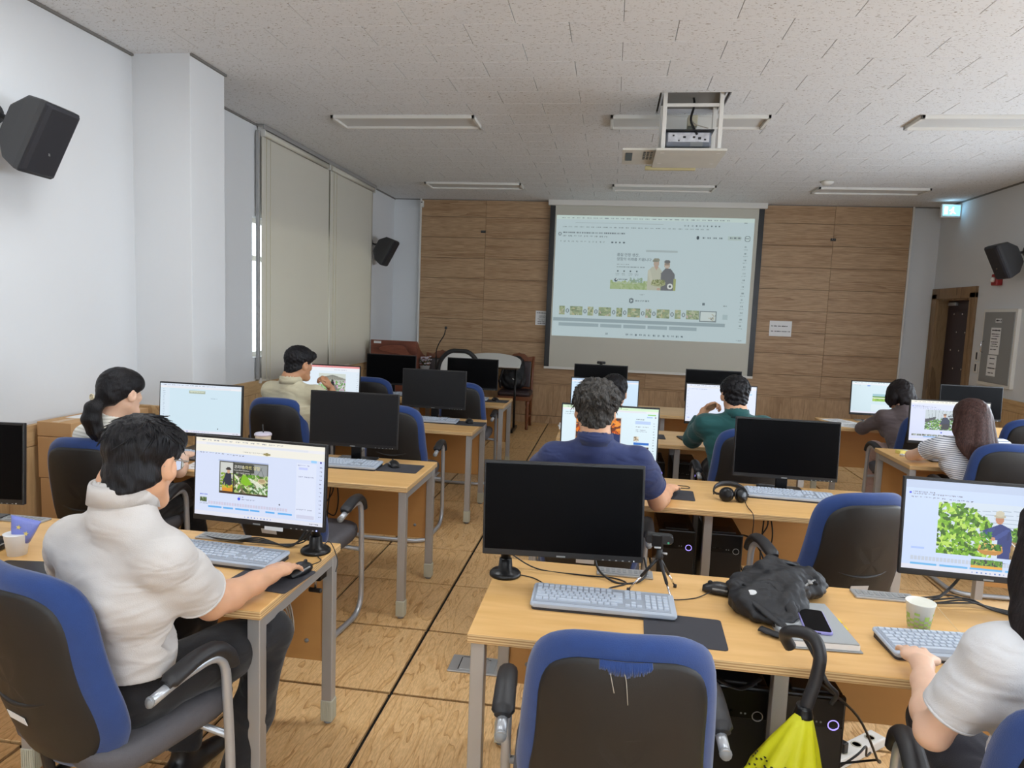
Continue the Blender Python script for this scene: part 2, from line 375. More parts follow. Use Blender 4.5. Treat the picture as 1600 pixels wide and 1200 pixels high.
window('window_2', 'x', bx0, bx1, bz0, bz1, YB-.12, 4)
for k, (a, b_) in enumerate(ADDED_RW):  # added windows, each with an area lamp to brighten the room
    window('window_%d' % (3+k), 'y', a, b_, rz0, rz1, XR+.12, 2)
    la = bpy.data.lights.new('daylight', 'AREA'); la.shape = 'RECTANGLE'; la.size = rz1-rz0; la.size_y = b_-a; la.energy = SIDE_W; la.color = (.80, .89, 1)
    lo = bpy.data.objects.new('daylight', la); COL.objects.link(lo); lo.location = (XR-.02, (a+b_)/2, (rz0+rz1)/2); lo.rotation_euler = (0, PI/2, 0)
la = bpy.data.lights.new('daylight', 'AREA'); la.shape = 'RECTANGLE'; la.size = bx1-bx0; la.size_y = bz1-bz0; la.energy = DAY_W; la.color = (.78, .88, 1)
lo = bpy.data.objects.new('daylight', la); COL.objects.link(lo); lo.location = ((bx0+bx1)/2, YB+.02, (bz0+bz1)/2); lo.rotation_euler = (PI/2, 0, PI)
# thin grey trim between wall and ceiling
tk = 0
for c, d in (((XL+.008, (YB+4.39)/2, CZ-.008), (.016, 4.39-YB, .016)), ((XP+.008, 4.6, CZ-.008), (.016, .42, .016)), ((XW+.008, (4.8+YF)/2, CZ-.008), (.016, YF-4.8, .016)), ((XR-.008, (YB+YF)/2, CZ-.008), (.016, YF-YB, .016)), (((XW+XR)/2, YF-.008, CZ-.006), (XR-XW, .016, .012))):
    tk += 1; struct(MB().box(c, d).build('trim_%d' % tk, 'trimgrey'))
# front wall: horizontal boards above, vertical planks below, between white corners
fx0, fx1 = -2.876, 3.946
fp = struct(MB().box(((fx0+fx1)/2, YF+.014, CZ/2), (fx1-fx0, .03, CZ)).build('wall_panelling', plain('joint brown', S(112, 92, 72), .8)))
rb = random.Random(3); zt = .60; zz = zt; row = 0
while zz < CZ-.02:
    hgt = min(.298, CZ-zz)
    joints = [fx0, -1.90, .53, 2.96, fx1]
    for a, b_ in zip(joints[:-1], joints[1:]):
        MB().box((0, 0, 0), (b_-a-.003, .014, hgt-.003), .0012).build('board', 'panel', fp, ((a+b_)/2, YF-.008, zz+hgt/2))
    zz += .30; row += 1
pl = MB().box((0, 0, 0), (.3, .014, .46), .0015).mesh('plank'); pl.materials.append(M['panelv'])
for k in range(23):
    obj('plank', pl, None, fp, (fx0+.148+k*.2966, YF-.008, .345)).scale = (.985, 1, 1)
MB().box(((fx0+fx1)/2, YF-.012, .588), (fx1-fx0, .022, .022), .003).build('rail', 'panel', fp)
struct(MB().box(((fx0+fx1)/2, YF-.015, .055), (fx1-fx0, .03, .11), .003).build('baseboard_front', 'panelv'))
for k, x in enumerate((fx0-.012, fx1+.012)): struct(MB().box((x, YF-.012, CZ/2), (.024, .034, CZ), .002).build('trim_%d' % (6+k), 'whitemetal'))
# maple wainscot on the side walls
def wains(name, x, y0, y1, sgn, top, n):
    w = struct(MB().box((x, (y0+y1)/2, top/2-.01), (.03, y1-y0, top-.02)).build(name, 'wainscotcap'))
    MB().box((x+sgn*.006, (y0+y1)/2, top-.06), (.042, y1-y0, .12), .003).build('top_rail', 'wainscotcap', w)
    MB().box((x+sgn*.006, (y0+y1)/2, .05), (.04, y1-y0, .10), .003).build('skirting', 'wainscotcap', w)
    d = (y1-y0)/n
    me = MB().box((0, 0, 0), (.012, d-.006, top-.225), .002).mesh('plank'); me.materials.append(M['wainscot'])
    for k in range(n): obj('plank', me, None, w, (x+sgn*.018, y0+(k+.5)*d, .10+(top-.22)/2))
    return w
wains('wainscot_left', XL+.005, YB, 4.39, 1, .90, 17)
wains('wainscot_window', XW+.005, 4.81, YF, 1, .90, 13)
wains('wainscot_right', XR-.005, YB, 9.06, -1, .90, 28)
wp = struct(MB().box((XP+.012, 4.595, .44), (.03, .45, .88)).build('wainscot_pillar', 'wainscotcap'))
MB().box((-3.04, 4.378, .44), (.45, .03, .88)).build('return_panel', 'wainscotcap', wp)
MB().box((XP+.016, 4.595, .84), (.04, .46, .12), .003).build('top_rail', 'wainscotcap', wp)
MB().box((-3.04, 4.374, .84), (.47, .04, .12), .003).build('top_rail', 'wainscotcap', wp)
# door
dr = bpy.data.objects.new('door_1', None); COL.objects.link(dr); struct(dr)
for y in (dy0-.05, dy1+.05): MB().box((XR-.005, y, dz/2+.03), (.05, .14, dz+.06), .006).build('door_jamb', 'doorframe', dr)
MB().box((XR-.005, (dy0+dy1)/2, dz+.06), (.05, dy1-dy0+.24, .14), .006).build('door_head', 'doorframe', dr)
for y in (dy0+.01, dy1-.01): MB().box((XR+.1, y, dz/2), (.2, .03, dz), .003).build('door_lining', 'doorframe', dr)
MB().box((XR+.1, (dy0+dy1)/2, dz-.012), (.2, dy1-dy0, .03), .003).build('door_lining', 'doorframe', dr)
leaf = MB().box((XR+.155, (dy0+dy1)/2, dz/2), (.05, dy1-dy0-.03, dz-.03), .004).build('door_leaf', 'leather', dr)
MB().box((XR+.126, (dy0+dy1)/2, dz/2+.02), (.02, dy1-dy0-.2, dz-.34), .012).build('padded_panel', 'leather', leaf)
for r in range(7):
    for y in ((9.42, 9.64, 9.86) if r % 2 == 0 else (9.53, 9.75)):
        MB().lathe([(.001, -.006), (.014, -.004), (.012, .004), (.001, .008)], n=10).build('button', 'chrome', leaf, (XR+.113, y, .42+r*.235)).rotation_euler = (0, -PI/2, 0)
MB().tube([(XR+.12, dy0+.07, 1.0), (XR+.08, dy0+.07, 1.0), (XR+.08, dy0+.16, 1.0)], .009, 8).build('door_handle', 'chrome', leaf)
MB().box((XR+.115, dy1-.18, dz-.07), (.04, .2, .045), .004).build('door_closer', 'alu', leaf)
# ================================================================== PICTURES (small rasters turned into coloured meshes)
class Pic:
    def __init__(s, w, h, bg): s.w = w; s.h = h; s.a = np.zeros((h, w, 3)); s.a[:] = [lin(c) for c in bg]; s.yy, s.xx = np.mgrid[0:h, 0:w]
    def col(s, c): return np.array([lin(k) for k in c])
    def rect(s, x0, y0, x1, y1, c):
        s.a[max(0, int(y0)):max(0, int(y1)), max(0, int(x0)):max(0, int(x1))] = s.col(c); return s
    def ell(s, cx, cy, rx, ry, c):
        s.a[((s.xx-cx)/rx)**2+((s.yy-cy)/ry)**2 < 1] = s.col(c); return s
    def poly(s, pts, c):
        ins = np.zeros((s.h, s.w), bool); n = len(pts)
        for i in range(n):
            (x1, y1), (x2, y2) = pts[i], pts[(i+1) % n]
            if y1 == y2: continue
            cr = ((y1 > s.yy) != (y2 > s.yy)) & (s.xx < (x2-x1)*(s.yy-y1)/(y2-y1)+x1); ins ^= cr
        s.a[ins] = s.col(c); return s
    def line(s, x0, y0, x1, y1, w, c):
        dx, dy = x1-x0, y1-y0; L2 = max(1e-6, dx*dx+dy*dy); t = np.clip(((s.xx-x0)*dx+(s.yy-y0)*dy)/L2, 0, 1)
        s.a[(s.xx-x0-t*dx)**2+(s.yy-y0-t*dy)**2 < (w/2)**2] = s.col(c); return s
    def leaves(s, x0, y0, x1, y1, n, size, cols, seed=1, mask=None):
        r = random.Random(seed)
        for _ in range(n):
            x = r.uniform(x0, x1); y = r.uniform(y0, y1)
            if mask and not mask(x, y): continue
            a = r.uniform(0, PI); L_ = size*r.uniform(.6, 1.3); w = L_*.45
            ca, sa = math.cos(a), math.sin(a); u = (s.xx-x)*ca+(s.yy-y)*sa; v = -(s.xx-x)*sa+(s.yy-y)*ca
            s.a[((u/L_)**2+(v/w)**2 < 1) & (s.xx >= x0) & (s.xx < x1) & (s.yy >= y0) & (s.yy < y1)] = s.col(r.choice(cols))
        return s
    def words(s, x, y, n, c, h=1.6, wmin=3, wmax=9, gap=2, seed=0):
        r = random.Random(seed+int(x*7+y*13))
        for _ in range(n):
            w = r.uniform(wmin, wmax); k = x
            while k < x+w: s.rect(k, y, k+1, y+h+(.9 if r.random() < .4 else 0), c); k += 1 if r.random() < .6 else 2
            x += w+gap
        return s
    def mesh(s, name, W_, H_, y=0.0):
        """upright picture in the local xz plane, centred, facing -y; equal runs merge into one quad"""
        vs = []; fs = []; cs = []; px, pz = W_/s.w, H_/s.h
        q = np.round(s.a, 3)
        done = np.zeros((s.h, s.w), bool)
        for r in range(s.h):
            c = 0
            while c < s.w:
                if done[r, c]: c += 1; continue
                e = c+1; k = q[r, c]
                while e < s.w and not done[r, e] and (q[r, e] == k).all(): e += 1
                r2 = r+1
                while r2 < s.h and not done[r2, c:e].any() and (q[r2, c:e] == k).all(): r2 += 1
                done[r:r2, c:e] = True
                x0, x1 = -W_/2+c*px, -W_/2+e*px; z0, z1 = H_/2-r2*pz, H_/2-r*pz; o = len(vs)
                vs += [(x0, y, z0), (x1, y, z0), (x1, y, z1), (x0, y, z1)]; fs.append((o, o+1, o+2, o+3)); cs.append(tuple(k)+(1.0,)); c = e
        return colmesh(name, vs, fs, cs)
def colmesh(name, vs, fs, cs):
    me = bpy.data.meshes.new(name); me.from_pydata(vs, [], fs); me.update()
    at = me.color_attributes.new('Col', 'FLOAT_COLOR', 'CORNER'); buf = []
    for f, c in zip(fs, cs): buf += list(c)*len(f)
    at.data.foreach_set('color', buf); return me
def lettering(txt, size, col, parent, loc, mat, align='LEFT', bold=0.0, name='lettering'):
    """flat lettering in the xz plane facing -y"""
    me = textmesh(txt, size, 0, align)
    if len(me.polygons) == 0: return None
    at = me.color_attributes.new('Col', 'FLOAT_COLOR', 'CORNER'); at.data.foreach_set('color', list(S(*col))*len(me.loops))
    o = obj(name, me, mat, parent, loc); o.rotation_euler = (PI/2, 0, 0); return o
WH = (226, 234, 248)
def scr_base(bg, tint=(244, 240, 226)):
    p = Pic(240, 135, bg); p.rect(0, 0, 240, 7, tint); p.rect(0, 7, 240, 12, (236, 236, 240)); p.rect(20, 8, 210, 11, (224, 228, 236))
    p.words(8, 3, 12, (150, 154, 164), 1.4, 5, 12, 5); p.rect(0, 128, 240, 135, (226, 228, 240)); p.words(96, 131, 9, (90, 130, 200), 2, 2, 2, 4); p.words(216, 131, 2, (140, 140, 150), 1.4, 6, 8)
    return p
def editor(bg=(214, 224, 248)):
    p = scr_base(bg); p.ell(6, 19, 2, 2, (80, 90, 230)); p.words(10, 17, 4, (140, 146, 170), 1.4); p.words(10, 20.5, 9, (150, 156, 180), 1.2); p.words(8, 25, 8, (130, 136, 160), 1.4, 2, 4, 3); p.words(60, 26, 6, (110, 116, 140), 1.6, 2, 4, 3)
    return p
def photo_vegetables():
    p = Pic(92, 56, (90, 96, 84)); p.rect(0, 0, 92, 20, (96, 98, 92)); p.rect(64, 2, 90, 24, (150, 156, 158)); p.line(70, 22, 80, 6, 1, (110, 112, 108)); p.line(84, 22, 78, 8, 1, (100, 104, 100))
    p.rect(2, 2, 26, 55, (190, 192, 180)); p.rect(2, 2, 26, 26, (206, 208, 204)); p.leaves(2, 20, 26, 46, 60, 3, [(120, 160, 50), (90, 130, 40), (160, 180, 80)], 2)
    p.poly([(12, 20), (22, 20), (25, 44), (10, 44)], (40, 46, 66)); p.line(12, 24, 7, 40, 3, (44, 50, 70)); p.ell(17, 17, 3, 4, (206, 164, 132)); p.ell(17, 13, 6, 1.6, (46, 42, 44)); p.ell(17, 11.5, 3.4, 2.4, (50, 46, 48))
    p.rect(6, 42, 27, 52, (222, 150, 50)); p.leaves(6, 40, 27, 46, 30, 2.4, [(110, 160, 50), (200, 190, 60)], 5); p.rect(2, 52, 27, 56, (70, 48, 40)); p.rect(26, 0, 28, 56, (40, 42, 40))
    p.rect(28, 3, 66, 26, (58, 62, 58)); p.rect(28, 24, 92, 56, (120, 110, 84))
    p.leaves(28, 20, 92, 54, 150, 4.5, [(98, 150, 44), (70, 120, 40), (190, 204, 150), (226, 226, 206), (60, 84, 40), (168, 190, 110)], 9)
    p.poly([(40, 34), (44, 20), (54, 24), (62, 36), (50, 40)], (132, 190, 40)); p.ell(58, 23, 5, 4, (90, 150, 40))
    for k in range(6): p.line(56+k*3, 26+k, 74+k*2, 40, 2.2, (232, 232, 214) if k % 2 else (204, 214, 190))
    p.ell(80, 29, 8, 4.5, (206, 190, 150)); p.ell(80, 28.4, 6, 3, (178, 156, 116)); p.leaves(58, 38, 90, 52, 70, 3, [(60, 110, 50), (210, 224, 200), (110, 150, 90)], 12); p.rect(28, 53, 92, 56, (60, 50, 44))
    return p
def photo_mulberry():
    p = Pic(132, 80, (214, 226, 240))
    for k in range(5): p.line(50, 12+k*5, 132, 6+k*7, .8, (170, 186, 204))
    p.leaves(0, 2, 74, 80, 560, 4.6, [(112, 168, 36), (150, 200, 60), (84, 136, 30), (190, 224, 100), (60, 100, 30), (130, 184, 48)], 3, lambda x, y: y > 4+max(0, x-38)*.75)
    p.leaves(96, 22, 132, 64, 260, 3.4, [(110, 168, 48), (80, 136, 40), (150, 196, 80), (60, 104, 36)], 4, lambda x, y: y > 30+(112-x)*.3)
    p.poly([(92, 50), (132, 62), (132, 80), (92, 80)], (150, 122, 78)); p.line(96, 52, 124, 78, 1.2, (226, 226, 226)); p.leaves(94, 56, 132, 80, 40, 2.4, [(96, 76, 46), (190, 160, 110)], 8)
    p.poly([(72, 34), (84, 28), (97, 34), (100, 50), (97, 80), (82, 80), (80, 52), (66, 46), (60, 40)], (52, 66, 128)); p.line(74, 36, 62, 46, 5, (60, 76, 140)); p.line(93, 38, 78, 50, 6, (66, 82, 150)); p.line(96, 40, 94, 50, 4, (44, 56, 112))
    p.ell(82, 22, 5.4, 7, (196, 140, 108)); p.ell(82, 17, 8, 2.6, (190, 184, 160)); p.ell(82, 13, 6, 4.5, (206, 200, 178))
    p.ell(60, 47, 3.4, 3, (206, 152, 120)); p.ell(74, 51, 4, 3, (206, 152, 120)); p.leaves(58, 40, 74, 52, 20, 3, [(50, 110, 40), (80, 150, 50)], 6)
    p.ell(72, 68, 17, 8, (196, 140, 70)); p.ell(72, 64, 16, 6, (226, 176, 100)); p.leaves(58, 59, 87, 69, 60, 2.6, [(70, 130, 46), (110, 160, 60), (44, 90, 40)], 7)
    return p
def photo_squat():
    p = Pic(72, 44, (196, 206, 212))
    for k in range(8): p.line(4+k*7, 0, 8+k*5, 22, .8, (150, 160, 168))
    p.leaves(0, 14, 72, 44, 320, 2.6, [(96, 150, 50), (70, 120, 44), (140, 184, 80), (60, 90, 46)], 21, lambda x, y: y > 18+abs(x-36)*.12); p.poly([(0, 20), (20, 14), (18, 20), (0, 28)], (70, 70, 74))
    p.poly([(32, 16), (40, 14), (46, 22), (46, 32), (34, 34), (28, 28)], (30, 38, 66)); p.ell(36, 11, 3, 3.6, (206, 150, 112)); p.ell(36, 8.6, 3.2, 2, (120, 90, 60)); p.poly([(32, 30), (46, 30), (44, 42), (30, 42)], (40, 38, 42)); p.line(31, 24, 28, 32, 2.4, (34, 42, 70)); p.ell(28, 33, 2, 2, (206, 150, 112))
    return p
def photo_house():
    p = Pic(72, 44, (206, 214, 206)); p.poly([(0, 12), (36, 2), (72, 12), (72, 16), (0, 16)], (150, 150, 140))
    for k in range(9): p.line(36, 3, k*9, 16, .8, (120, 124, 116))
    p.rect(0, 16, 72, 24, (180, 186, 176)); p.leaves(0, 18, 72, 30, 120, 2, [(120, 170, 90), (90, 140, 70), (206, 140, 200)], 31); p.poly([(30, 24), (42, 24), (60, 44), (10, 44)], (120, 116, 112)); p.leaves(0, 28, 24, 44, 60, 2.4, [(110, 170, 90), (150, 190, 110)], 32); p.leaves(48, 28, 72, 44, 60, 2.4, [(200, 160, 190), (120, 160, 100)], 33)
    p.poly([(33, 20), (40, 20), (41, 32), (32, 32)], (26, 28, 34)); p.ell(36, 17, 2.6, 3, (40, 34, 34)); p.line(34, 32, 33, 43, 2.4, (24, 24, 28)); p.line(39, 32, 41, 43, 2.4, (24, 24, 28)); p.line(33, 22, 26, 28, 1.6, (30, 32, 40))
    return p
def paste(p, q, x, y): p.a[y:y+q.h, x:x+q.w] = q.a; return p
# ================================================================== CEILING LIGHTS
LBL = {0: 'unlit', 1: 'lit'}
def ceiling_light(cx, cy, lit, label):
    t = thing('ceiling_light', label, 'ceiling light', (cx, cy, CZ), 0, 'ceiling lights')
    f = MB(); w, d = 1.25, .35
    for c, s_ in (((0, d/2-.012, -.012), (w, .024, .03)), ((0, -d/2+.012, -.012), (w, .024, .03)), ((w/2-.012, 0, -.012), (.024, d, .03)), ((-w/2+.012, 0, -.012), (.024, d, .03))): f.box(c, s_, .002)
    f.build('frame', 'whitemetal', t)
    MB().box((0, 0, -.004), (w-.05, d-.05, .008)).build('diffuser', 'lampon' if lit else 'lampoff', t)
    if lit:
        l = bpy.data.lights.new('panel_light', 'AREA'); l.shape = 'RECTANGLE'; l.size = 1.2; l.size_y = .3; l.energy = LAMP_W; l.color = (.86, .93, 1)
        o = bpy.data.objects.new('panel_light', l); COL.objects.link(o); o.parent = t; o.location = (0, 0, -.03)
    return t
for cx, side in ((-1.84, 'on the window side'), (.53, 'behind the projector lift'), (2.88, 'on the door side')): ceiling_light(cx, 6.0, 0, 'long unlit white ceiling panel light %s, second row from the screen wall' % side)
for cx, side in ((-1.84, 'over the lectern side'), (.55, 'just before the projection screen'), (2.98, 'near the small smoke detector')): ceiling_light(cx, 9.01, 0, 'long unlit white ceiling panel light %s, nearest the screen wall' % side)
for cy, rw in ((3.0, 'over the rear desks'), (0.0, 'over the aisle at the back')):
    for cx, side in ((-1.84, 'window side'), (.53, 'middle'), (2.88, 'door side')): ceiling_light(cx, cy, 1, 'lit ceiling panel light %s, %s' % (rw, side))
# ================================================================== PROJECTION SCREEN
sx0, sx1, sz0, sz1, sy = -.95, 2.01, .855, 3.25, 10.12
t = thing('projection_screen', 'wide pull-down projection screen with black side borders and a lit picture', 'projection screen', ((sx0+sx1)/2, sy, sz0))
w, h = sx1-sx0, sz1-sz0
MB().box((0, 0, h/2), (w-.14, .004, h)).build('screen_sheet', plain('screen vinyl', S(200, 198, 186), .9), t)
for s_ in (-1, 1): MB().box((s_*(w/2-.037), -.001, h/2), (.074, .006, h)).build('border', 'black', t)
MB().box((0, 0, -.012), (w, .03, .034), .004).build('weight_bar', 'whitemetal', t)
MB().box((0, 0, h-.03), (w+.06, .09, .09), .01).build('roller_case', 'whitemetal', t)
# the projected editor window
p = Pic(400, 246, (202, 222, 226)); p.rect(0, 0, 400, 8, (212, 232, 226)); p.words(12, 4, 30, (150, 166, 170), 2, 4, 9, 5); p.rect(40, 14, 220, 15, (176, 192, 196)); p.words(262, 15, 10, (120, 136, 142), 3, 2, 3, 5); p.words(14, 22, 26, (150, 166, 170), 2, 4, 10, 5)
p.ell(8, 37, 3.4, 4, (130, 144, 150)); p.ell(8, 37, 1.8, 2.4, (206, 224, 228)); p.words(15, 33, 14, (128, 142, 148), 3, 5, 10, 2); p.words(15, 40, 9, (150, 166, 170), 2.4, 5, 8, 4); p.words(10, 51, 12, (150, 166, 170), 2.4, 2, 4, 5); p.words(116, 51, 4, (96, 110, 118), 3, 3, 5, 5)
p.ell(290, 39, 3, 4, (70, 84, 92)); p.words(300, 38, 4, (110, 124, 130), 3, 4, 7, 5); p.rect(350, 35, 376, 43, (190, 210, 206)); p.words(354, 37, 3, (110, 124, 130), 3, 3, 6, 3); p.ell(388, 39, 6, 6, (120, 136, 142)); p.ell(388, 39, 5, 5, (206, 226, 226)); p.rect(384, 38, 392, 40, (150, 166, 170))
for k in range(13): p.words(384, 54+k*13, 1, (150, 168, 172), 3, 4, 5); p.words(382, 60+k*13, 1, (166, 184, 188), 1.6, 6, 9)
bx, by = 118, 66                                                     # picture inside the slide
p.rect(bx+70, by, bx+134, by+4, (180, 196, 198)); p.rect(bx, by+66, bx+134, by+80, (176, 196, 150)); p.leaves(bx, by+62, bx+80, by+80, 60, 4, [(170, 192, 140), (188, 204, 164), (160, 184, 130)], 5); p.leaves(bx+40, by+56, bx+66, by+66, 30, 3, [(160, 184, 172), (150, 176, 150)], 6)
p.poly([(bx+76, by+40), (bx+84, by+33), (bx+98, by+33), (bx+106, by+44), (bx+102, by+80), (bx+76, by+80)], (196, 200, 182)); p.line(bx+78, by+42, bx+84, by+62, 6, (206, 208, 190)); p.ell(bx+92, by+25, 6, 8, (190, 172, 156)); p.ell(bx+92, by+19, 6.6, 4, (150, 152, 136)); p.ell(bx+89, by+21, 6, 1.6, (136, 140, 124)); p.poly([(bx+88, by+32), (bx+97, by+32), (bx+93, by+40)], (196, 168, 150))
p.poly([(bx+102, by+46), (bx+110, by+36), (bx+122, by+36), (bx+130, by+46), (bx+132, by+80), (bx+104, by+80)], (116, 120, 124)); p.ell(bx+114, by+28, 6, 8, (190, 170, 152)); p.ell(bx+114, by+22, 6.2, 3.6, (120, 122, 122)); p.rect(bx+109, by+27, bx+119, by+28, (90, 96, 100)); p.rect(bx+110, by+32, bx+118, by+33, (236, 236, 230))
p.rect(bx+129, by+56, bx+134, by+80, (170, 180, 120)); p.ell(bx+98, by+65, 15, 7, (172, 178, 140)); p.leaves(bx+84, by+58, bx+112, by+70, 60, 2, [(140, 150, 96), (196, 204, 160), (120, 130, 84)], 7); p.ell(bx+99, by+77, 4, 3, (200, 174, 156)); p.ell(bx+122, by+71, 5.4, 6, (232, 238, 234)); p.ell(bx+122, by+71, 2.4, 3, (96, 104, 108))
p.words(bx+12, by+29, 3, (166, 180, 184), 2, 5, 9, 2); p.words(bx+12, by+34, 7, (150, 166, 170), 2, 4, 9, 2)
for k in range(4): p.ell(bx+14+k*13, by+43, 1.8, 2, (100, 116, 120)); p.words(bx+10+k*13, by+48, 1, (160, 176, 180), 1.6, 6, 9); p.words(bx+11+k*13, by+51, 1, (166, 182, 186), 1.4, 5, 8)
p.ell(bx+11, by+61, 3.2, 3.4, (80, 96, 110)); p.ell(bx+12, by+60, 2, 1.6, (226, 232, 230)); p.words(bx+17, by+59.5, 2, (120, 136, 142), 2.4, 5, 9, 1); p.words(bx+11, by+67, 8, (190, 204, 190), 1.4, 3, 6, 2)
p.ell(163, 168, 5, 5.4, (118, 134, 140)); p.poly([(161.5, 165), (166, 168), (161.5, 171)], (212, 228, 230)); p.words(172, 167, 3, (140, 156, 160), 2.4, 5, 9, 2); p.words(180, 155, 1, (140, 156, 160), 1.6, 10, 12); p.ell(310, 170, 3, 3, (110, 126, 132)); p.words(350, 172, 1, (140, 156, 160), 2, 6, 8)
xx = 14; k = 0
while xx < 300:
    wd = 26 if k % 2 else 12; p.rect(xx, 184, xx+wd, 202, (150, 168, 136)); p.leaves(xx, 184, xx+wd, 202, 26, 3.4, [(168, 182, 140), (190, 200, 170), (130, 148, 116), (196, 190, 150) if k % 3 else (206, 190, 180)], 40+k); p.ell(xx+wd+5, 193, 3.4, 4.4, (130, 146, 150)); p.ell(xx+wd+5, 193, 2, 2.6, (200, 218, 222)); xx += wd+11; k += 1
p.rect(304, 184, 338, 206, (130, 146, 150)); p.rect(306, 186, 336, 204, (214, 228, 226)); p.leaves(322, 190, 336, 204, 12, 2.4, [(150, 156, 150), (190, 190, 170)], 60); p.rect(350, 190, 360, 200, (180, 202, 206))
p.rect(2, 208, 356, 215, (158, 178, 184))
for a, b_ in ((14, 98), (102, 146), (150, 196), (200, 240), (244, 300)): p.rect(a, 218, b_, 225, (164, 184, 190))
p.words(114, 236, 1, (120, 138, 146), 4, 4, 4); p.words(156, 236, 13, (120, 138, 146), 3.4, 4, 5, 5); p.words(380, 240, 2, (150, 166, 170), 1.4, 4, 6)
for k in range(3): p.words(380, 8, 1, (150, 166, 170), 2)
pw, ph = 2.742, 1.725
me = p.mesh('projected_picture', pw, ph)
M['slide'].node_tree.nodes['Principled BSDF'].inputs['Emission Strength'].default_value = .68
M['slide'].node_tree.nodes['Principled BSDF'].inputs['Base Color'].default_value = S(60, 60, 58)
pp = obj('projected_picture', me, 'slide', t, ((-.857+1.887)/2-(sx0+sx1)/2, -.004, (3.037+1.32)/2-sz0))
px_ = pw/400
for txt, yy in (('품질 안정 생산,', by+15), ('양잠의 미래를 키웁니다', by+24)):
    lettering(txt, .050, (72, 84, 96), t, (pp.location.x-pw/2+(bx+11)*px_, -.006, pp.location.z+ph/2-yy*px_), 'slide')
# ================================================================== PROJECTOR LIFT
t = thing('projector_lift', 'white projector lift hanging from the ceiling opening with a dusty cream door panel', 'projector lift', (.505, 5.53, CZ))
f = MB()
for x in (-.225, .225): f.box((x, 0, .2), (.012, .5, .4))
f.box((0, .25, .2), (.46, .012, .4)); f.box((0, 0, .4), (.46, .5, .012)); f.build('ceiling_housing', plain('housing grey', S(196, 196, 198), .5), t)
sl = MB()
for k in range(3):
    for x in (-.08, .08): sl.box((x, .242, .05+k*.07), (.06, .006, .014))
sl.build('housing_slots', 'black', t)
for x in (-.20, .20):
    for y in (-.19, .17): MB().box((x, y, -.13), (.03, .03, .55), .003).build('guide_post', 'whitemetal', t)
MB().box((0, -.19, -.065), (.40, .018, .022), .002).build('cross_bar', 'whitemetal', t)
MB().box((.0, .17, -.10), (.40, .02, .1), .002).build('rear_plate', 'whitemetal', t)
MB().box((0, .03, -.395), (.50, .60, .018), .003).build('door_panel', 'dustywhite', t)
e = MB(); e.box((-.13, .08, -.372), (.72, .50, .016), .002); e.box((-.13, .32, -.352), (.72, .02, .05)); e.build('side_panel', 'dustywhite', t)
g = MB()
for r in range(5):
    for c in range(3): g.box((-.325+c*.026, -.10+r*.055, -.381), (.018, .028, .004))
g.box((-.44, .05, -.381), (.05, .26, .004)); g.build('vent_slots', 'black', t)
MB().box((-.1, .37, -.40), (.4, .05, .03), .004).build('wood_strip', plain('yellowed strip', S(196, 186, 140), .6), t)
MB().tube(smoothpath([(-.06, .2, .38), (-.04, .05, .2), (.02, -.05, .0), (.0, -.08, -.14), (.05, -.1, -.25)], 6), .009, 8).build('cable', 'cable', t)
MB().tube(smoothpath([(.0, -.05, -.12), (.03, -.12, -.18), (.12, -.16, -.22)], 6), .004, 6).build('cable', 'cablew', t)
MB().box((.02, .02, -.13), (.07, .1, .08), .004).build('mount_block', plain('ivory block', S(190, 184, 160), .5), t)
t = thing('projector', 'silver-grey data projector sitting in the ceiling lift, rear sockets toward the desks', 'projector', (.505, 5.55, CZ-.386))
pb = MB().box((-.01, .02, .105), (.33, .26, .11), .012).build('body', plain('projector shell', S(120, 124, 134), .35), t)
for x in (-.13, .11):
    for y in (-.06, .1): MB().lathe([(.012, 0), (.012, .055)], (x, y, 0), 10).build('foot', 'black', t)
MB().box((-.01, -.112, .118), (.30, .006, .07), .002).build('socket_plate', plain('socket plate', S(206, 208, 216), .25, .5, var=.5, vscale=26), t)
q = MB()
for x, r in ((-.12, .006), (-.08, .006), (-.04, .009), (.03, .008), (.07, .01), (.11, .007)): q.box((x, -.117, .11+.02*math.sin(x*90)), (r*2.2, .006, r*1.6), .001)
q.build('sockets', 'black', t); MB().box((-.01, .0, .163), (.36, .30, .008), .003).build('lid', 'black', t); MB().box((.05, -.112, .068), (.09, .005, .03)).build('label_plate', 'greymetal', t)
# ================================================================== WALL SPEAKERS
def speaker(loc, yaw, pitch, label, wall):
    t = thing('wall_speaker', label, 'loudspeaker', loc, yaw, 'wall speakers')
    # local: front grille faces +y, cabinet tapers to the back
    R = Matrix.Rotation(-pitch, 3, 'X'); fw, bw, hh = .26, .13, .38
    def ring(y, w, h_, b=.012): return [R @ Vector((x, y, z)) for x, z in rrect(w, h_, b, 3)]
    MB().loft([ring(-.12, bw, hh*.5, .02), ring(-.04, bw+.05, hh*.92, .02), ring(.06, fw-.01, hh, .015), ring(.09, fw, hh, .015)], smooth=False).build('cabinet', plain('speaker grey black', S(58, 58, 60), .5, bump=.1, bscale=300), t)
    pts = [ring(.09, fw-.012, hh-.012, .01), ring(.102, fw-.02, hh-.02, .01), ring(.112, fw-.06, hh-.04, .01)]
    MB().loft(pts, smooth=False).build('grille', plain('speaker cloth', S(34, 34, 40), .7, bump=.3, bscale=900), t)
    MB().box(R @ Vector((0, .115, -.06)), (.014, .004, .014)).build('badge', 'chrome', t)
    b0 = R @ Vector((0, -.11, .03)); wv = Vector(wall)
    MB().tube([b0, (b0+wv)/2+Vector((0, 0, -.01)), wv], .014, 10).build('bracket_arm', 'black', t)
    MB().lathe([(.001, -.012), (.05, -.012), (.05, 0), (.045, .006), (.001, .008)], (0, 0, 0), 16).build('wall_disc', 'black', t, tuple(wv)).rotation_euler = (PI/2, 0, 0)
    return t
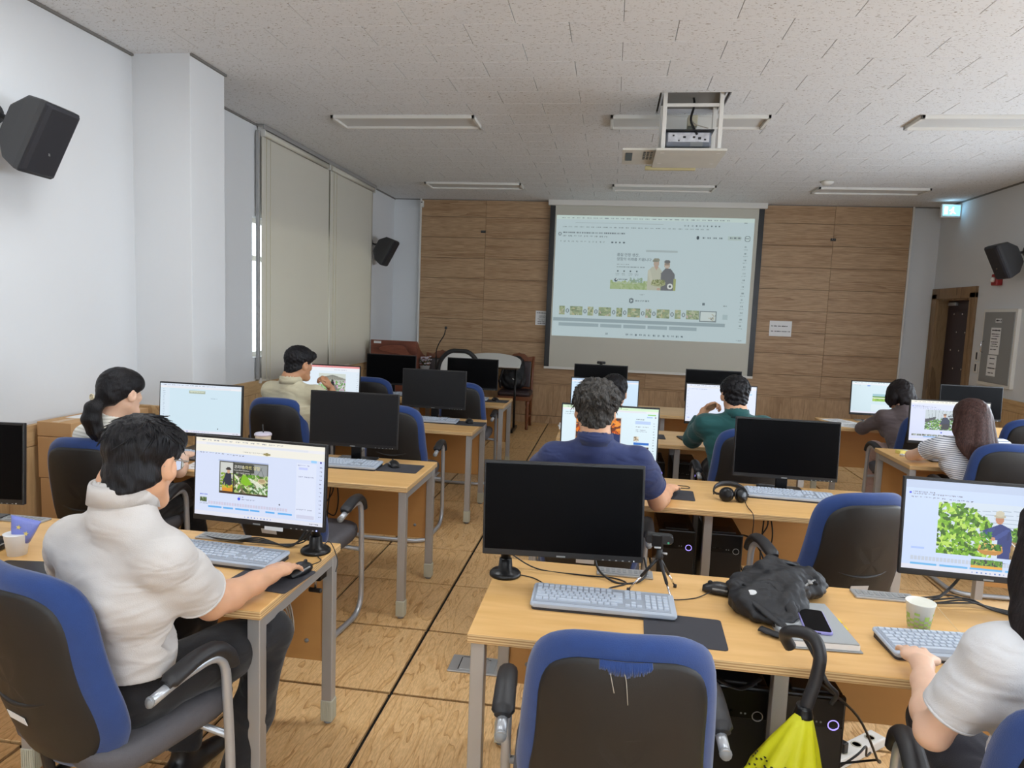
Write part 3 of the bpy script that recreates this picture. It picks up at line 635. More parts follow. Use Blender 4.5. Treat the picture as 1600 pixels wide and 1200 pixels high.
speaker((-3.03, 3.33, 2.47), math.radians(-84), math.radians(26), 'large dark grey wall speaker tilted down on the white wall above the cardboard boxes', (0, -.205, .10))
speaker((-3.10, 9.20, 2.40), math.radians(-88), math.radians(28), 'small black wall speaker between the blinds and the wooden screen wall', (0, -.19, .09))
speaker((4.13, 8.16, 2.40), math.radians(90), math.radians(26), 'black wall speaker tilted down above the red alarm by the door', (0, -.19, .09))
# ================================================================== ROLLER BLINDS
def blind(y0, y1, label, xo):
    t = thing('roller_blind', label, 'blind', (XW+.045+xo, (y0+y1)/2, .895), 0, 'roller blinds'); n = 26; v = []; f = []; Lb = y1-y0; hb = CZ-.10-.895
    for j in range(13):
        for i in range(n+1):
            u = i/n; z = hb*j/12; x = .006*math.sin(u*9+xo*90)*(1-j/12)+.012*math.sin(u*PI)*(1-j/12)
            v.append((x, -Lb/2+Lb*u, z))
    for j in range(12):
        for i in range(n): a = j*(n+1)+i; f.append((a, a+1, a+n+2, a+n+1))
    k = len(v); v += [(x-.003, y, z) for x, y, z in v]; f += [tuple(k+i for i in reversed(q)) for q in f]
    for i in range(n): f.append((i+1, i, k+i, k+i+1))
    for j in range(12): a = j*(n+1); f.append((a, a+n+1, k+a+n+1, k+a)); b_ = a+n; f.append((b_+n+1, b_, k+b_, k+b_+n+1))
    m_ = MB(); m_.add(v, f, True); m_.build('cloth', 'blindfab', t)
    MB().box((0, 0, .005), (.014, Lb, .02), .003).build('bottom_bar', 'blindfab', t)
    MB().tube([(.0, -Lb/2+.01, hb+.035), (.0, Lb/2-.01, hb+.035)], .03, 12).build('roller', 'blindfab', t)
    MB().tube([(.032, -Lb/2+.03, hb), (.032, -Lb/2+.03, .12), (.036, -Lb/2+.045, .0-.12), (.04, -Lb/2+.075, -.14), (.04, -Lb/2+.09, -.1), (.04, -Lb/2+.09, hb)], .0022, 6).build('pull_chain', plain('bead chain', S(206, 196, 160), .5), t)
    return t
blind(6.14, 7.71, 'beige roller blind drawn down over the window beside the pillar', .0)
blind(7.68, 9.10, 'beige roller blind drawn down over the window beside the small black speaker', .014)
t = thing('blind_track', 'grey metal head rail of the roller blinds along the ceiling edge', 'head rail', (XW+.05, 7.63, CZ-.01))
MB().box((.035, 0, -.018), (.012, 3.06, .03), .002).build('rail', 'alu', t); MB().box((-.01, 0, 0), (.1, 3.06, .012), .002).build('rail_top', 'alu', t)
for y in (-1.5, 0, 1.5): MB().box((.0, y, -.05), (.07, .008, .09), .002).build('bracket', 'whitemetal', t)
t = thing('side_channel', 'thin grey steel side channel standing beside the blind near the pillar', 'side rail', (XW+.03, 6.10, .9))
MB().box((0, 0, 1.15), (.03, .03, 2.28), .003).build('channel', 'alu', t); MB().box((.012, .02, .0), (.02, .03, .05), .003).build('clip', 'whitemetal', t)
# ================================================================== SMALL WALL THINGS
t = thing('exit_sign', 'glowing blue-white emergency exit sign box on the wall above the door', 'exit sign', (4.21, 9.72, 3.13))
MB().box((0, 0, 0), (.24, .05, .17), .01).build('case', 'whitemetal', t)
ep = Pic(30, 22, (120, 210, 255)); ep.rect(2, 3, 8, 19, (240, 250, 255)); ep.poly([(14, 8), (18, 8), (19, 13), (23, 18), (20, 18), (17, 14), (14, 19), (12, 17), (15, 12), (11, 12), (11, 10)], (236, 250, 255)); ep.ell(17, 5, 1.8, 1.8, (236, 250, 255))
o = obj('lit_face', ep.mesh('lit_face', .20, .13), attrmat('exit face', 2.6), t, (0, -.027, .004)); MB().lathe([(.001, -.004), (.012, -.004), (.012, .004), (.001, .006)], n=10).build('test_button', 'red', t, (.122, .0, -.05)).rotation_euler = (0, PI/2, 0)
l = bpy.data.lights.new('exit_glow', 'POINT'); l.energy = .35; l.color = (.5, .8, 1); l.shadow_soft_size = .05; o = bpy.data.objects.new('exit_glow', l); COL.objects.link(o); o.parent = t; o.location = (-.06, -.09, .05)
t = thing('fire_alarm', 'red fire alarm strobe box on the white wall under the speaker', 'fire alarm', (XR-.035, 8.62, 2.21))
MB().box((0, 0, 0), (.07, .12, .13), .012).build('case', 'red', t); MB().lathe([(.03, 0), (.03, .02), (.02, .032), (.001, .036)], n=14).build('lens', 'whitemetal', t, (-.035, 0, .0)).rotation_euler = (0, -PI/2, 0)
t = thing('breaker_panel', 'grey metal breaker panel door with two taped notices on the right wall', 'breaker panel', (XR, 8.47, 1.02))
MB().box((-.012, 0, .425), (.05, .68, .87), .004).build('frame', 'whitemetal', t); MB().box((-.036, 0, .425), (.016, .61, .80), .004).build('panel_door', 'greymetal', t)
MB().tube([(-.045, .27, .36), (-.07, .27, .37), (-.07, .27, .48), (-.045, .27, .49)], .006, 8).build('handle', 'chrome', t)
def sheet(parent, w, h, loc, rz, rows, name='notice', lw=.8, scale=1.0, hs=.4):
    """printed sheet in local xz facing -y; rows = (fraction down, left, right, height) of print"""
    o = MB().box((0, 0, 0), (w, .0016, h)).build(name, 'paper', parent, loc, rz); q = MB(); r = random.Random(int(w*1000+len(rows)))
    for (fz, a, b_, hh) in rows:
        x = -w/2+a*w
        while x < -w/2+b_*w:
            g_ = hh*h*r.uniform(.5, 1.1); q.box((x+g_/2, -.0014, h/2-fz*h), (g_*.86, .0012, hh*h*r.uniform(.55, 1))); x += g_*(1.1 if r.random() < .8 else 1.7)
    q.build('print', 'ink', o); return o
sheet(t, .20, .30, (-.046, .03, .50), -PI/2, [(.10, .12, .9, .06), (.24, .1, .86, .035), (.32, .2, .9, .03), (.42, .1, .7, .035), (.54, .1, .8, .035), (.62, .15, .75, .03), (.70, .12, .85, .03), (.82, .1, .7, .04)])
sheet(t, .185, .235, (-.046, .05, .22), -PI/2, [(.15, .25, .8, .06), (.4, .3, .72, .06), (.62, .1, .92, .06), (.85, .2, .75, .06)])
sheet(t, .12, .045, (-.046, .0, .73), -PI/2, [(.5, .1, .9, .55)], 'name_plate')
for z, lb in ((1.33, 'upper'), (1.19, 'lower')):
    t = thing('switch_plate', 'white wall switch plate beside the door, %s of two' % lb, 'switch', (XR-.008, 8.92, z), 0, 'wall switches')
    MB().box((0, 0, 0), (.016, .09, .125), .004).build('plate', 'whitemetal', t); MB().box((-.009, .0, .0), (.008, .026, .085), .002).build('rocker', 'black', t)
t = thing('wall_notice', 'white paper notice with two lines of print on the wood wall beside the screen', 'notice', (2.356, YF-.017, 1.545))
sheet(t, .30, .215, (0, 0, 0), 0, [(.34, .08, .14, .07), (.34, .21, .47, .08), (.34, .54, .78, .09), (.68, .08, .18, .07), (.68, .24, .5, .08), (.68, .56, .92, .07)], 'sheet')
t = thing('wall_notice', 'small white printed page half behind the dark edge of the screen', 'notice', (-1.03, YF-.017, 1.56))
sheet(t, .16, .21, (0, 0, 0), 0, [(.15, .1, .95, .06), (.3, .3, .9, .03), (.38, .3, .9, .03), (.46, .3, .9, .04), (.56, .2, .9, .03), (.64, .3, .9, .03), (.76, .2, .9, .05), (.88, .2, .9, .06)], 'sheet')
t = thing('motion_sensor', 'small white motion sensor at the top corner of the wood wall', 'sensor', (-2.86, YF-.06, 3.17))
MB().box((0, 0, 0), (.05, .05, .10), .012).build('case', 'whitemetal', t); MB().box((0, -.026, .02), (.02, .004, .015)).build('lens', 'black', t)
t = thing('smoke_detector', 'round white smoke detector on the ceiling by the door-side light', 'detector', (2.35, 8.5, CZ))
MB().lathe([(.07, 0), (.07, -.012), (.05, -.03), (.03, -.04), (.001, -.042)], n=20).build('dome', 'whitemetal', t); MB().lathe([(.075, .0), (.075, -.006)], n=20).build('base', 'cap', t)
for x, lb in ((-1.937, 'left of the screen'), (2.958, 'right of the screen')):
    t = thing('wall_socket', 'tiny dark hook plate high on the wood wall %s' % ('near the lectern' if x < 0 else 'near the door'), 'hook', (x, YF-.02, 2.79))
    MB().box((0, 0, 0), (.07, .012, .035), .003).build('plate', 'black', t)
    for s_ in (-1, 1): MB().tube([(s_*.015, -.006, .004), (s_*.015, -.02, .0), (s_*.015, -.02, .012)], .004, 6).build('hook', 'chrome', t)
t = thing('floor_box', 'grey flush floor socket box in the aisle beside the desk leg', 'floor socket', (-.53, 3.02, 0))
MB().box((0, 0, .004), (.26, .15, .008), .002).build('lid_frame', 'alu', t); MB().box((-.02, 0, .009), (.12, .11, .004), .001).build('lid', 'alu', t)
q = MB(); q.box((-.083, 0, .0085), (.004, .11, .002)); q.box((-.02, .06, .0085), (.12, .004, .002)); q.box((.06, .05, .0085), (.03, .004, .002)); q.build('lid_gap', 'black', t)
MB().box((.07, 0, .009), (.03, .12, .003), .001).build('flap', 'greymetal', t)
# ================================================================== DESKS
DZ = .72
def make_desk(x0, y0, L_, D_, label):
    t = thing('computer_desk', label, 'desk', (x0+L_/2, y0+D_/2, 0), 0, 'two-seat computer desks')
    MB().box((0, 0, 0), (L_, D_, .03), .0025).build('tabletop', 'desk', t, (0, 0, DZ-.015))
    hx, hy = L_/2-.03, D_/2-.035
    for sx in (-1, 1):
        MB().box((sx*hx, 0, DZ-.052), (.034, D_-.11, .044), .002).build('end_rail', 'alu', t)
    for sx in (-1, 0, 1):
        for sy in (-1, 1):
            x = sx*hx; y = sy*hy if sx else sy*hy*.72
            lg = MB().box((x, y, (DZ-.03+.09)/2), (.042, .042, DZ-.12), .003).build('leg', 'alu', t)
            c = MB().box((x, y, .055), (.047, .047, .085), .003)
            for k in range(5):
                c.box((x-.0165+k*.00825, y-.0245, .055), (.0035, .002, .08)); c.box((x-.0165+k*.00825, y+.0245, .055), (.0035, .002, .08)); c.box((x+.0245, y-.0165+k*.00825, .055), (.002, .0035, .08))
            c.build('foot_cap', 'cap', lg); MB().lathe([(.016, 0), (.018, .004), (.012, .014)], (x, y, 0), 10).build('glide', 'greymetal', lg)
    MB().box((0, hy+.004, .47), (L_-.09, .018, .44), .002).build('modesty_panel', 'deskpanel', t)
    for sx in (-1, 1): MB().lathe([(.001, -.004), (.009, -.004), (.009, .002), (.001, .003)], n=10).build('panel_bolt', 'greymetal', t, (sx*(hx-.09), hy-.006, .33)).rotation_euler = (PI/2, 0, 0)
    for sx in (-1, 1):
        cc = MB().box((sx*.44+.0, D_/2-.055, DZ+.004), (.20, .07, .008), .002).build('cable_cover', 'alu', t)
        q = MB()
        for k in range(9): q.box((sx*.44-.08+k*.02, D_/2-.05, DZ+.0085), (.012, .03, .0015))
        q.box((sx*.44, D_/2-.082, DZ+.0085), (.17, .006, .0015)); q.build('slots', 'greymetal', cc)
    return t
ROWS = {'A': (1.88, 'fourth row from the screen wall'), 'B': (3.40, 'third row from the screen wall'), 'C': (5.10, 'second row from the screen wall'), 'D': (6.64, 'front row')}
for r, (y0, rl) in ROWS.items():
    make_desk(-2.80, y0, 1.80, .63, 'beech-topped two-seat computer desk, window-side block, %s' % rl)
    make_desk(-.365, y0, 1.80, .63, 'beech-topped two-seat computer desk, middle block, %s' % rl)
for (y0, rl) in ((3.40, 'third row from the screen wall'), (4.91, 'second row from the screen wall'), (6.50, 'front row')):
    make_desk(2.035, y0, 1.80, .63, 'beech-topped two-seat computer desk, door-side block, %s' % rl)
# ================================================================== CHAIRS
def bp(x, s_, t=0.0):
    """point on the reclined backrest: x across, s up the back, t forward"""
    a = math.radians(13); bow = .075*(x/.23)**2-.035*math.sin(max(0, min(1, (s_+.05)/.5))*PI)*.6
    return Vector((x, -.235-s_*math.sin(a)+bow+t*math.cos(a), .47+s_*1.045*math.cos(a)+t*math.sin(a)))
def back_outline(scale_in=0.0):
    half = [(0, .492), (.075, .490), (.135, .478), (.185, .445), (.211, .385), (.221, .29), (.228, .19), (.233, .11), (.222, .03), (.18, -.035), (.11, -.068), (0, -.075)]
    pts = half+[(-x, y) for x, y in half[-2:0:-1]]
    o = [(p.x, p.y) for p in smoothpath([(x, y, 0) for x, y in pts], 3, True)]
    cx, cy = 0, .21
    if scale_in:
        o2 = []
        for x, y in o:
            d = math.hypot(x-cx, y-cy); k = (d-scale_in)/d; o2.append((cx+(x-cx)*k, cy+(y-cy)*k))
        return o2
    return o
def make_chair(label):
    t = thing('cantilever_chair', label, 'chair', (0, 0, 0), 0, 'blue cantilever chairs')
    rings = []
    for ins_, tt in ((.212, .044), (.20, .045), (.14, .048), (.08, .046), (.035, .036), (.01, .018), (.0, .0), (.004, -.02), (.016, -.034), (.034, -.038), (.06, -.036)):
        rings.append([bp(x, y, tt) for x, y in back_outline(ins_)])
    MB().loft(rings, True).build('backrest', 'blue', t)
    rs = [[bp(x, y, tt) for x, y in back_outline(i)] for i, tt in ((.036, -.030), (.036, -.042), (.046, -.047), (.10, -.052), (.17, -.054), (.212, -.0545))]
    sh = MB().loft(rs, True).build('back_shell', 'shell', t)
    n = 17; pts = []; rr = []
    for k in range(n):
        u = -1+2*k/(n-1); pts.append(bp(u*.135, .15+.026*u*u, -.0525+.006*u*u)); rr.append(.001+.0075*(1-u*u))
    MB().tube(pts, rr, 8).build('grip_lip', 'shell', sh)
    st = MB(); a, b_, c, d = bp(-.05, .088, -.0562), bp(.03, .088, -.0562), bp(.03, .112, -.0565), bp(-.05, .112, -.0565); e = Vector((0, -.0012, 0))
    st.loft([[a, b_, c, d], [a+e, b_+e, c+e, d+e]], False); st.build('sticker', 'label', sh)
    # seat
    rings = []
    for z, s_ in ((.395, .80), (.40, .93), (.42, .985), (.445, 1.0), (.465, .985), (.476, .93), (.48, .80), (.476, .5), (.474, .2)):
        rings.append([Vector((x*s_, y*s_*.92-.03, z+.018*max(0, (y*s_)/.24-.2)-.03*max(0, y*s_/.25-.75))) for x, y in rrect(.49, .49, .11, 6)])
    MB().loft(rings, True).build('seat', 'seatgrey', t)
    MB().box((0, 0, .385), (.36, .36, .025), .006).build('seat_pan', 'black', t)
    # one bent tube: arm, front upright, floor runner, round the back and up again
    ax, az, fy = .275, .632, .10
    path = [(ax, -.16, az-.035), (ax, -.08, az-.012), (ax, fy-.02, az+.008), (ax, fy, .30), (ax, fy, .017), (ax-.01, -.36, .017), (-ax+.01, -.36, .017), (-ax, fy, .017), (-ax, fy, .30), (-ax, fy-.02, az+.008), (-ax, -.08, az-.012), (-ax, -.16, az-.035)]
    P = fillet(path, .12, 8)
    MB().tube(P, .0145, 10).build('frame', 'steel', t)
    for s_ in (-1, 1): MB().tube([(s_*ax, fy, .36), (s_*.15, fy-.02, .37), (s_*.15, -.18, .37)], .012, 8).build('seat_support', 'steel', t)
    MB().tube([(0, -.16, .37), (0, -.255, .36), (0, -.275, .50)], .016, 8).build('back_bracket', 'black', t)
    for s_ in (-1, 1):
        MB().lathe([(.001, 0), (.0155, 0), (.0155, .006), (.001, .008)], n=12).build('tube_plug', 'greymetal', t, (s_*ax, -.158, az-.0345)).rotation_euler = (PI/2-.28, 0, 0)
        pts = smoothpath([(s_*ax, -.115, az-.008), (s_*ax, -.07, az+.008), (s_*ax, -.01, az+.024), (s_*ax, .05, az+.022), (s_*ax, .092, az-.012), (s_*ax, .108, az-.055)], 5)
        rings = []
        for i, p_ in enumerate(pts):
            u = i/(len(pts)-1); w = .031*(1-.2*u)*(1 if .04 < u < .97 else .72); hgt = .021*(1 if .04 < u < .97 else .6)
            a = pts[max(0, i-1)]; b_ = pts[min(len(pts)-1, i+1)]; tg = (b_-a).normalized(); nn = Vector((0, -tg.z, tg.y))
            if nn.z < 0 and u < .5: nn = -nn
            rings.append([p_+Vector((1, 0, 0))*(w*math.cos(g))+nn*(hgt*math.sin(g)) for g in [2*PI*k/12 for k in range(12)]])
        MB().loft(rings, True).build('armrest', 'rubber', t)
    return t
CH = [  # x, y, yaw(deg, + turns left), label
 (-1.35, 1.80, -18, 'blue-backed chair under the man in the cream shirt with glasses'),
 (-2.49, 3.27, 3, 'blue-backed chair under the woman with the ponytail'),
 (-1.53, 3.345, -4, 'empty blue-backed chair at the desk behind the lit video-editor monitor of the man in cream'),
 (-2.37, 4.95, 3, 'blue-backed chair under the man in the beige shirt'),
 (-1.48, 4.94, 0, 'empty blue-backed chair at the second-row window-side desk nearest the aisle'),
 (-2.26, 6.66, 0, 'empty blue-backed chair facing the monitor by the lectern'),
 (-1.36, 6.64, 0, 'empty blue-backed chair at the front-row window-side desk nearest the aisle'),
 (.045, 1.785, 4, 'empty blue-backed chair with frayed fabric at the tripod webcam seat'),
 (1.03, 1.64, -8, 'blue-backed chair under the woman in the white t-shirt'),
 (-.05, 3.32, 0, 'blue-backed chair under the grey-haired man in the navy polo'),
 (.99, 3.27, 17, 'empty blue-backed chair turned aside at the headphone desk'),
 (.02, 4.98, 0, 'blue-backed chair under the black-haired man sitting before the navy-polo man'),
 (.90, 4.82, 3, 'blue-backed chair under the man in the teal shirt'),
 (2.45, 4.84, 0, 'blue-backed chair under the woman in the striped t-shirt'),
 (3.30, 6.16, 0, 'empty blue-backed chair facing the dark monitor below the breaker panel'),
 (2.50, 6.12, 6, 'blue-backed chair under the woman in the taupe top'),
 (3.16, 4.66, 0, 'empty blue-backed chair beside the woman in the striped t-shirt'),
]
proto = make_chair(CH[0][3])
CHAIRS = []
for k, (x, y, a, lb) in enumerate(CH):
    c = proto if k == 0 else copytree(proto)
    c.location = (x, y, 0); c.rotation_euler = (0, 0, math.radians(a)); c['label'] = lb; CHAIRS.append(c)
# frayed seam and loose threads on the tripod-seat chair
fr_ = MB()
for k in range(30):
    u = -.055+k*.0036; sag = .013*math.sin(PI*k/29); a = bp(u, .456, -.040); fr_.tube([a, bp(u+rnd.uniform(-.002, .002), .448-sag*.5, -.048), bp(u+rnd.uniform(-.003, .003), .444-sag-rnd.uniform(0, .006), -.0495)], [.004, .0034, .0018], 6)
fr_.build('frayed_edge', 'blue', CHAIRS[7])
q = MB()
for x, l_ in ((-.035, .04), (-.005, .065)): q.tube(smoothpath([bp(x, .435, -.05), bp(x+.004, .42, -.056), bp(x+.01, .435-l_, -.056)], 4), .0009, 5)
q.build('loose_thread', 'cablew', CHAIRS[7])
# ================================================================== MONITORS
MW, MH = .545, .325
def monitor(x, y, label, yaw=0.0, pic=None, stand='foot', off='screenoff', tilt=-3.0, roll=0.0, px=0.0, top=1.137, strip=False, cam_=False):
    t = thing('monitor', label, 'monitor', (x, y, DZ), math.radians(yaw), '24 inch monitors')
    head = Matrix.Rotation(math.radians(roll), 3, 'Y') @ Matrix.Rotation(math.radians(tilt), 3, 'X'); zc = top-MH/2-DZ
    def P(v): return head @ Vector(v)+Vector((0, 0, zc))
    b = MB(); b.box((0, 0, 0), (MW, .018, MH), .003); b.box((0, .022, -.02), (MW*.72, .03, MH*.62), .012); b.v = [tuple(P(v)) for v in b.v]
    hb = b.build('housing', 'black', t)
    sw, sh = MW-.014, MH-.030
    if pic is None:
        s_ = MB().box((0, -.0095, .006), (sw, .002, sh)); s_.v = [tuple(P(v)) for v in s_.v]; s_.build('screen', off, hb)
    else:
        me = pic.mesh('screen', sw, sh, -.0098); me.transform(Matrix.Translation((0, 0, .006)))
        me.transform(Matrix.Translation((0, 0, zc)) @ head.to_4x4()); obj('screen', me, 'display', hb)
    q = MB(); q.box((-.002, -.0098, -MH/2+.006), (.03, .001, .005)); q.v = [tuple(P(v)) for v in q.v]; q.build('maker_mark', 'greymetal', hb)
    q = MB()
    for k in range(5): q.box((.14+k*.022, -.0095, -MH/2+.004), (.006, .002, .003))
    q.v = [tuple(P(v)) for v in q.v]; q.build('buttons', 'greymetal', hb)
    q = MB().box((MW/2-.03, -.0098, -MH/2+.005), (.004, .002, .004)); q.v = [tuple(P(v)) for v in q.v]; q.build('power_led', 'ledblue' if pic is not None else 'label', hb)
    if strip:
        q = MB().box((.07, -.011, -MH/2-.004), (.075, .001, .014)); q.v = [tuple(P(v)) for v in q.v]; q.build('sticker', 'label', hb)
    if stand == 'foot':
        MB().box((0, .045, zc*.5-.01), (.062, .016, zc+.02), .004).build('stand_neck', 'satin', t)
        MB().box((0, .03, .006), (.235, .17, .012), .005).build('stand_base', 'satin', t)
        MB().box((0, .036, zc-.03), (.10, .03, .10), .006).build('hinge_block', 'black', t)
    else:                                   # clamp pole at one side with an arm to the middle of the back
        cx, cy = px
        MB().tube([(cx, cy, 0), (cx, cy, .30)], .017, 14).build('clamp_pole', 'satin', t)
        MB().lathe([(.001, 0), (.056, 0), (.056, .008), (.048, .016), (.026, .022), (.022, .06), (.018, .062)], (cx, cy, .001), 24).build('clamp_base', 'satin', t)
        MB().tube([(cx, cy, zc), (cx+(-cx)*.5, cy+.03, zc), (0, .04, zc)], .013, 10).build('arm', 'satin', t)
        MB().box((cx, cy, zc), (.05, .05, .05), .008).build('arm_collar', 'black', t)
        MB().box((0, .045, zc), (.10, .016, .10), .003).build('mount_plate', 'black', t)
        sgn = 1 if cx > 0 else -1
        cl = MB(); cl.box((cx+sgn*.028, cy, -.045), (.012, .05, .115), .002); cl.box((cx+sgn*.0, cy, -.10), (.06, .05, .008), .002); cl.build('clamp_bracket', 'satin', t)
        MB().tube([(cx, cy, -.145), (cx, cy, -.036)], .005, 8).build('clamp_screw', 'chrome', t)
        MB().box((cx, cy, -.15), (.055, .014, .018), .006).build('clamp_wing', 'black', t)
    return t
# --- pictures on the lit monitors
pA = editor(); pA.rect(0, 12, 240, 24, (240, 238, 228)); pA.words(90, 19, 7, (190, 188, 180), 1.2, 3, 6, 1); pA.ell(134, 20, 7, 2.2, (150, 140, 90)); pA.rect(44, 36, 138, 38, (170, 186, 226)); paste(pA, photo_vegetables(), 46, 38)
pA.words(84, 97, 2, (150, 160, 200), 1.2); pA.ell(84, 101, 2.6, 2.8, (70, 90, 230)); pA.words(90, 101, 3, (150, 160, 190), 1.2); pA.ell(160, 104, 1.4, 1.4, (40, 40, 60)); pA.words(10, 98, 2, (110, 130, 220), 2); paste(pA, Pic(13, 8, (90, 110, 80)).leaves(0, 0, 13, 8, 20, 2, [(60, 80, 50), (200, 200, 190), (120, 150, 90)], 4), 10, 104); pA.words(10, 114, 2, (160, 166, 190), 1.2)
for a in range(26, 176, 5): pA.rect(a, 109+(a*7 % 5)*.6, a+4, 115, (200+(a*3 % 12), 204, 226))
for a, b_ in ((26, 52), (55, 74), (78, 104), (106, 124), (135, 152), (158, 184)): pA.rect(a, 118, b_, 121, (96, 176, 240))
pA.rect(190, 30, 226, 125, (222, 230, 250)); pA.words(192, 33, 3, (160, 166, 200), 1.4); pA.rect(194, 37, 210, 41, (196, 206, 250)); pA.words(194, 52, 4, (166, 172, 200), 1.2); pA.words(192, 108, 3, (160, 166, 190), 1.4); pA.rect(192, 118, 224, 124, (206, 210, 232))
pA.rect(216, 24, 226, 28, (150, 206, 250)); pA.ell(233, 26, 2, 2, (60, 60, 170))
for k in range(13): pA.words(232, 34+k*7, 1, (130, 136, 170), 1.6, 3, 4)
mA = monitor(-1.272, 2.385, 'lit monitor showing a video editor with a Korean vegetable poster, on a corner clamp pole', -4, pA, 'clamp', px=(.215, .03), strip=True)
for txt, sz, xx, zz, cc in (('코리아', .0155, 75, 48, (246, 246, 240)), ('스마트 양잠', .0155, 90, 48, (236, 226, 150)), ('Korean Smart Sericulture', .0062, 75, 52, (240, 240, 236)), ('첨단 기술로 이어가는 누에', .0068, 79, 57, (236, 236, 230))):
    sw, sh = MW-.014, MH-.03; o = lettering(txt, sz, cc, mA, (-sw/2+xx/240*sw, -.0118-.0005, (1.137-MH/2-DZ)+.006+sh/2-zz/135*sh), 'display')
    if o: o.rotation_euler = (PI/2-math.radians(3), 0, 0)
monitor(-2.53, 2.36, 'switched-off monitor beside the cream-shirted man, next to the white wall', 6, None, 'foot')
pB = scr_base((206, 228, 240), (222, 232, 246)); pB.rect(0, 12, 28, 128, (214, 230, 242))
for k in range(18): pB.words(8, 16+k*5, 1, (150, 168, 190), 1.2, 3, 7)
pB.ell(92, 22, 0.1, .1, WH); pB.rect(86, 17, 134, 25, (168, 178, 158)); pB.rect(88, 18, 132, 20, (206, 214, 196)); pB.words(90, 20, 6, (226, 232, 214), 1.4, 3, 7); pB.words(150, 36, 4, (160, 184, 200), 1.4, 3, 6, 1); pB.ell(172, 120, 1.6, 1.8, (90, 100, 110)); pB.words(80, 131, 1, (60, 90, 200), 2)
monitor(-2.45, 3.88, 'lit monitor with a nearly empty pale blue page before the woman with the ponytail', 0, pB)
monitor(-1.474, 3.88, 'switched-off dark grey monitor behind the take-away cup', 0, None, 'foot', 'screenoffgrey', strip=False)
pC = scr_base((224, 236, 246), (232, 150, 150)); pC.rect(0, 7, 240, 20, (236, 240, 246)); pC.words(140, 14, 8, (130, 150, 180), 2, 2, 6, 3); q = photo_house(); big = Pic(108, 66, WH); big.a[:] = q.a[(np.arange(66)*44//66)][:, (np.arange(108)*72//108)]; paste(pC, big, 78, 30)
for k in range(10): pC.words(230, 30+k*8, 1, (150, 160, 180), 1.6, 3, 5)
monitor(-2.34, 5.57, 'lit monitor with a greenhouse photo and pink title bar before the man in beige', 0, pC)
monitor(-1.435, 5.60, 'switched-off mid-grey monitor on the second-row window-side desk', 0, None, 'foot', 'screenoffgrey')
monitor(-2.30, 7.12, 'switched-off black monitor in front of the lectern', 0)
monitor(-1.415, 7.12, 'switched-off black monitor in front of the white rounded board', 0)
monitor(-.13, 2.30, 'switched-off black monitor on a side clamp pole next to the tripod webcam', 0, None, 'clamp', px=(-.195, .045), tilt=-4, roll=-1.5, top=1.145)
pR = editor((206, 222, 250)); pR.rect(0, 0, 240, 12, (196, 210, 236)); paste(pR, photo_mulberry(), 46, 28); pR.words(112, 111, 2, (150, 160, 190), 1.2); pR.ell(114, 114, 2.8, 2.8, (66, 96, 200)); pR.words(120, 114, 3, (150, 160, 190), 1.2); pR.rect(12, 101, 30, 104, (176, 200, 250))
for a in range(12, 228, 5): pR.rect(a, 112+(a*7 % 5)*.8, a+4, 121, (196, 206, 222))
fp_ = Pic(42, 9, (100, 150, 60)).leaves(0, 0, 42, 9, 60, 2.2, [(90, 140, 50), (150, 180, 90), (60, 60, 70)], 7); paste(pR, fp_, 94, 112); pR.rect(94, 121, 136, 125, (236, 176, 80))
for a, b_ in ((12, 48), (52, 90), (93, 136), (140, 178), (182, 224)): pR.rect(a, 125, b_, 128, (110, 184, 236))
monitor(1.262, 2.40, 'lit monitor showing a farmer in a bucket hat picking mulberry leaves', -3, pR, 'clamp', px=(.20, .05), top=1.155, tilt=-5)
pN = scr_base((222, 240, 248), (214, 240, 206)); pN.words(8, 17, 8, (110, 130, 140), 1.6); pN.words(6, 22, 8, (130, 150, 160), 1.4); pN.rect(34, 26, 150, 135, (214, 214, 210)); pN.rect(36, 28, 148, 133, (60, 44, 40)); pN.leaves(36, 28, 148, 80, 120, 8, [(226, 120, 30), (240, 150, 50), (190, 80, 20), (110, 50, 30)], 3); pN.poly([(96, 60), (148, 70), (148, 133), (90, 133)], (36, 52, 100)); pN.line(104, 60, 112, 80, 2, (236, 230, 210)); pN.line(112, 80, 122, 66, 2, (236, 230, 210)); pN.rect(36, 80, 60, 90, (150, 90, 40))
pN.words(186, 27, 3, (90, 100, 120), 1.6); pN.rect(184, 32, 222, 40, (186, 208, 244)); pN.words(186, 46, 4, (120, 130, 150), 1.4); pN.words(186, 54, 6, (130, 140, 160), 1.2, 2, 5, 1); pN.words(186, 58, 6, (130, 140, 160), 1.2, 2, 5, 1); paste(pN, Pic(12, 12, (170, 150, 120)).leaves(0, 0, 12, 12, 20, 2.5, [(90, 70, 50), (230, 220, 200)], 3), 182, 72); pN.rect(182, 87, 220, 93, (40, 110, 200)); paste(pN, Pic(30, 22, (150, 120, 70)).leaves(0, 0, 30, 22, 60, 3, [(226, 190, 120), (90, 60, 40), (240, 236, 220), (60, 50, 40)], 9), 190, 98); pN.rect(214, 14, 234, 17, (150, 210, 120)); pN.rect(212, 20, 226, 23, (170, 200, 240)); pN.ell(233, 21, 2, 2, (120, 80, 130))
for k in range(14): pN.words(229, 36+k*7, 1, (130, 146, 160), 1.6, 3, 4)
monitor(.02, 3.88, 'lit monitor with orange photo and side panel before the grey-haired man in navy', 0, pN, top=1.145)
monitor(.972, 3.87, 'switched-off black monitor on a flat foot beside the headphones', 0, None, top=1.125)
p5 = scr_base((206, 230, 250), (190, 214, 240)); p5.words(8, 14, 6, (150, 170, 200), 1.4); p5.words(180, 22, 4, (160, 180, 200), 1.4); p5.rect(0, 126, 240, 128, (190, 206, 226))
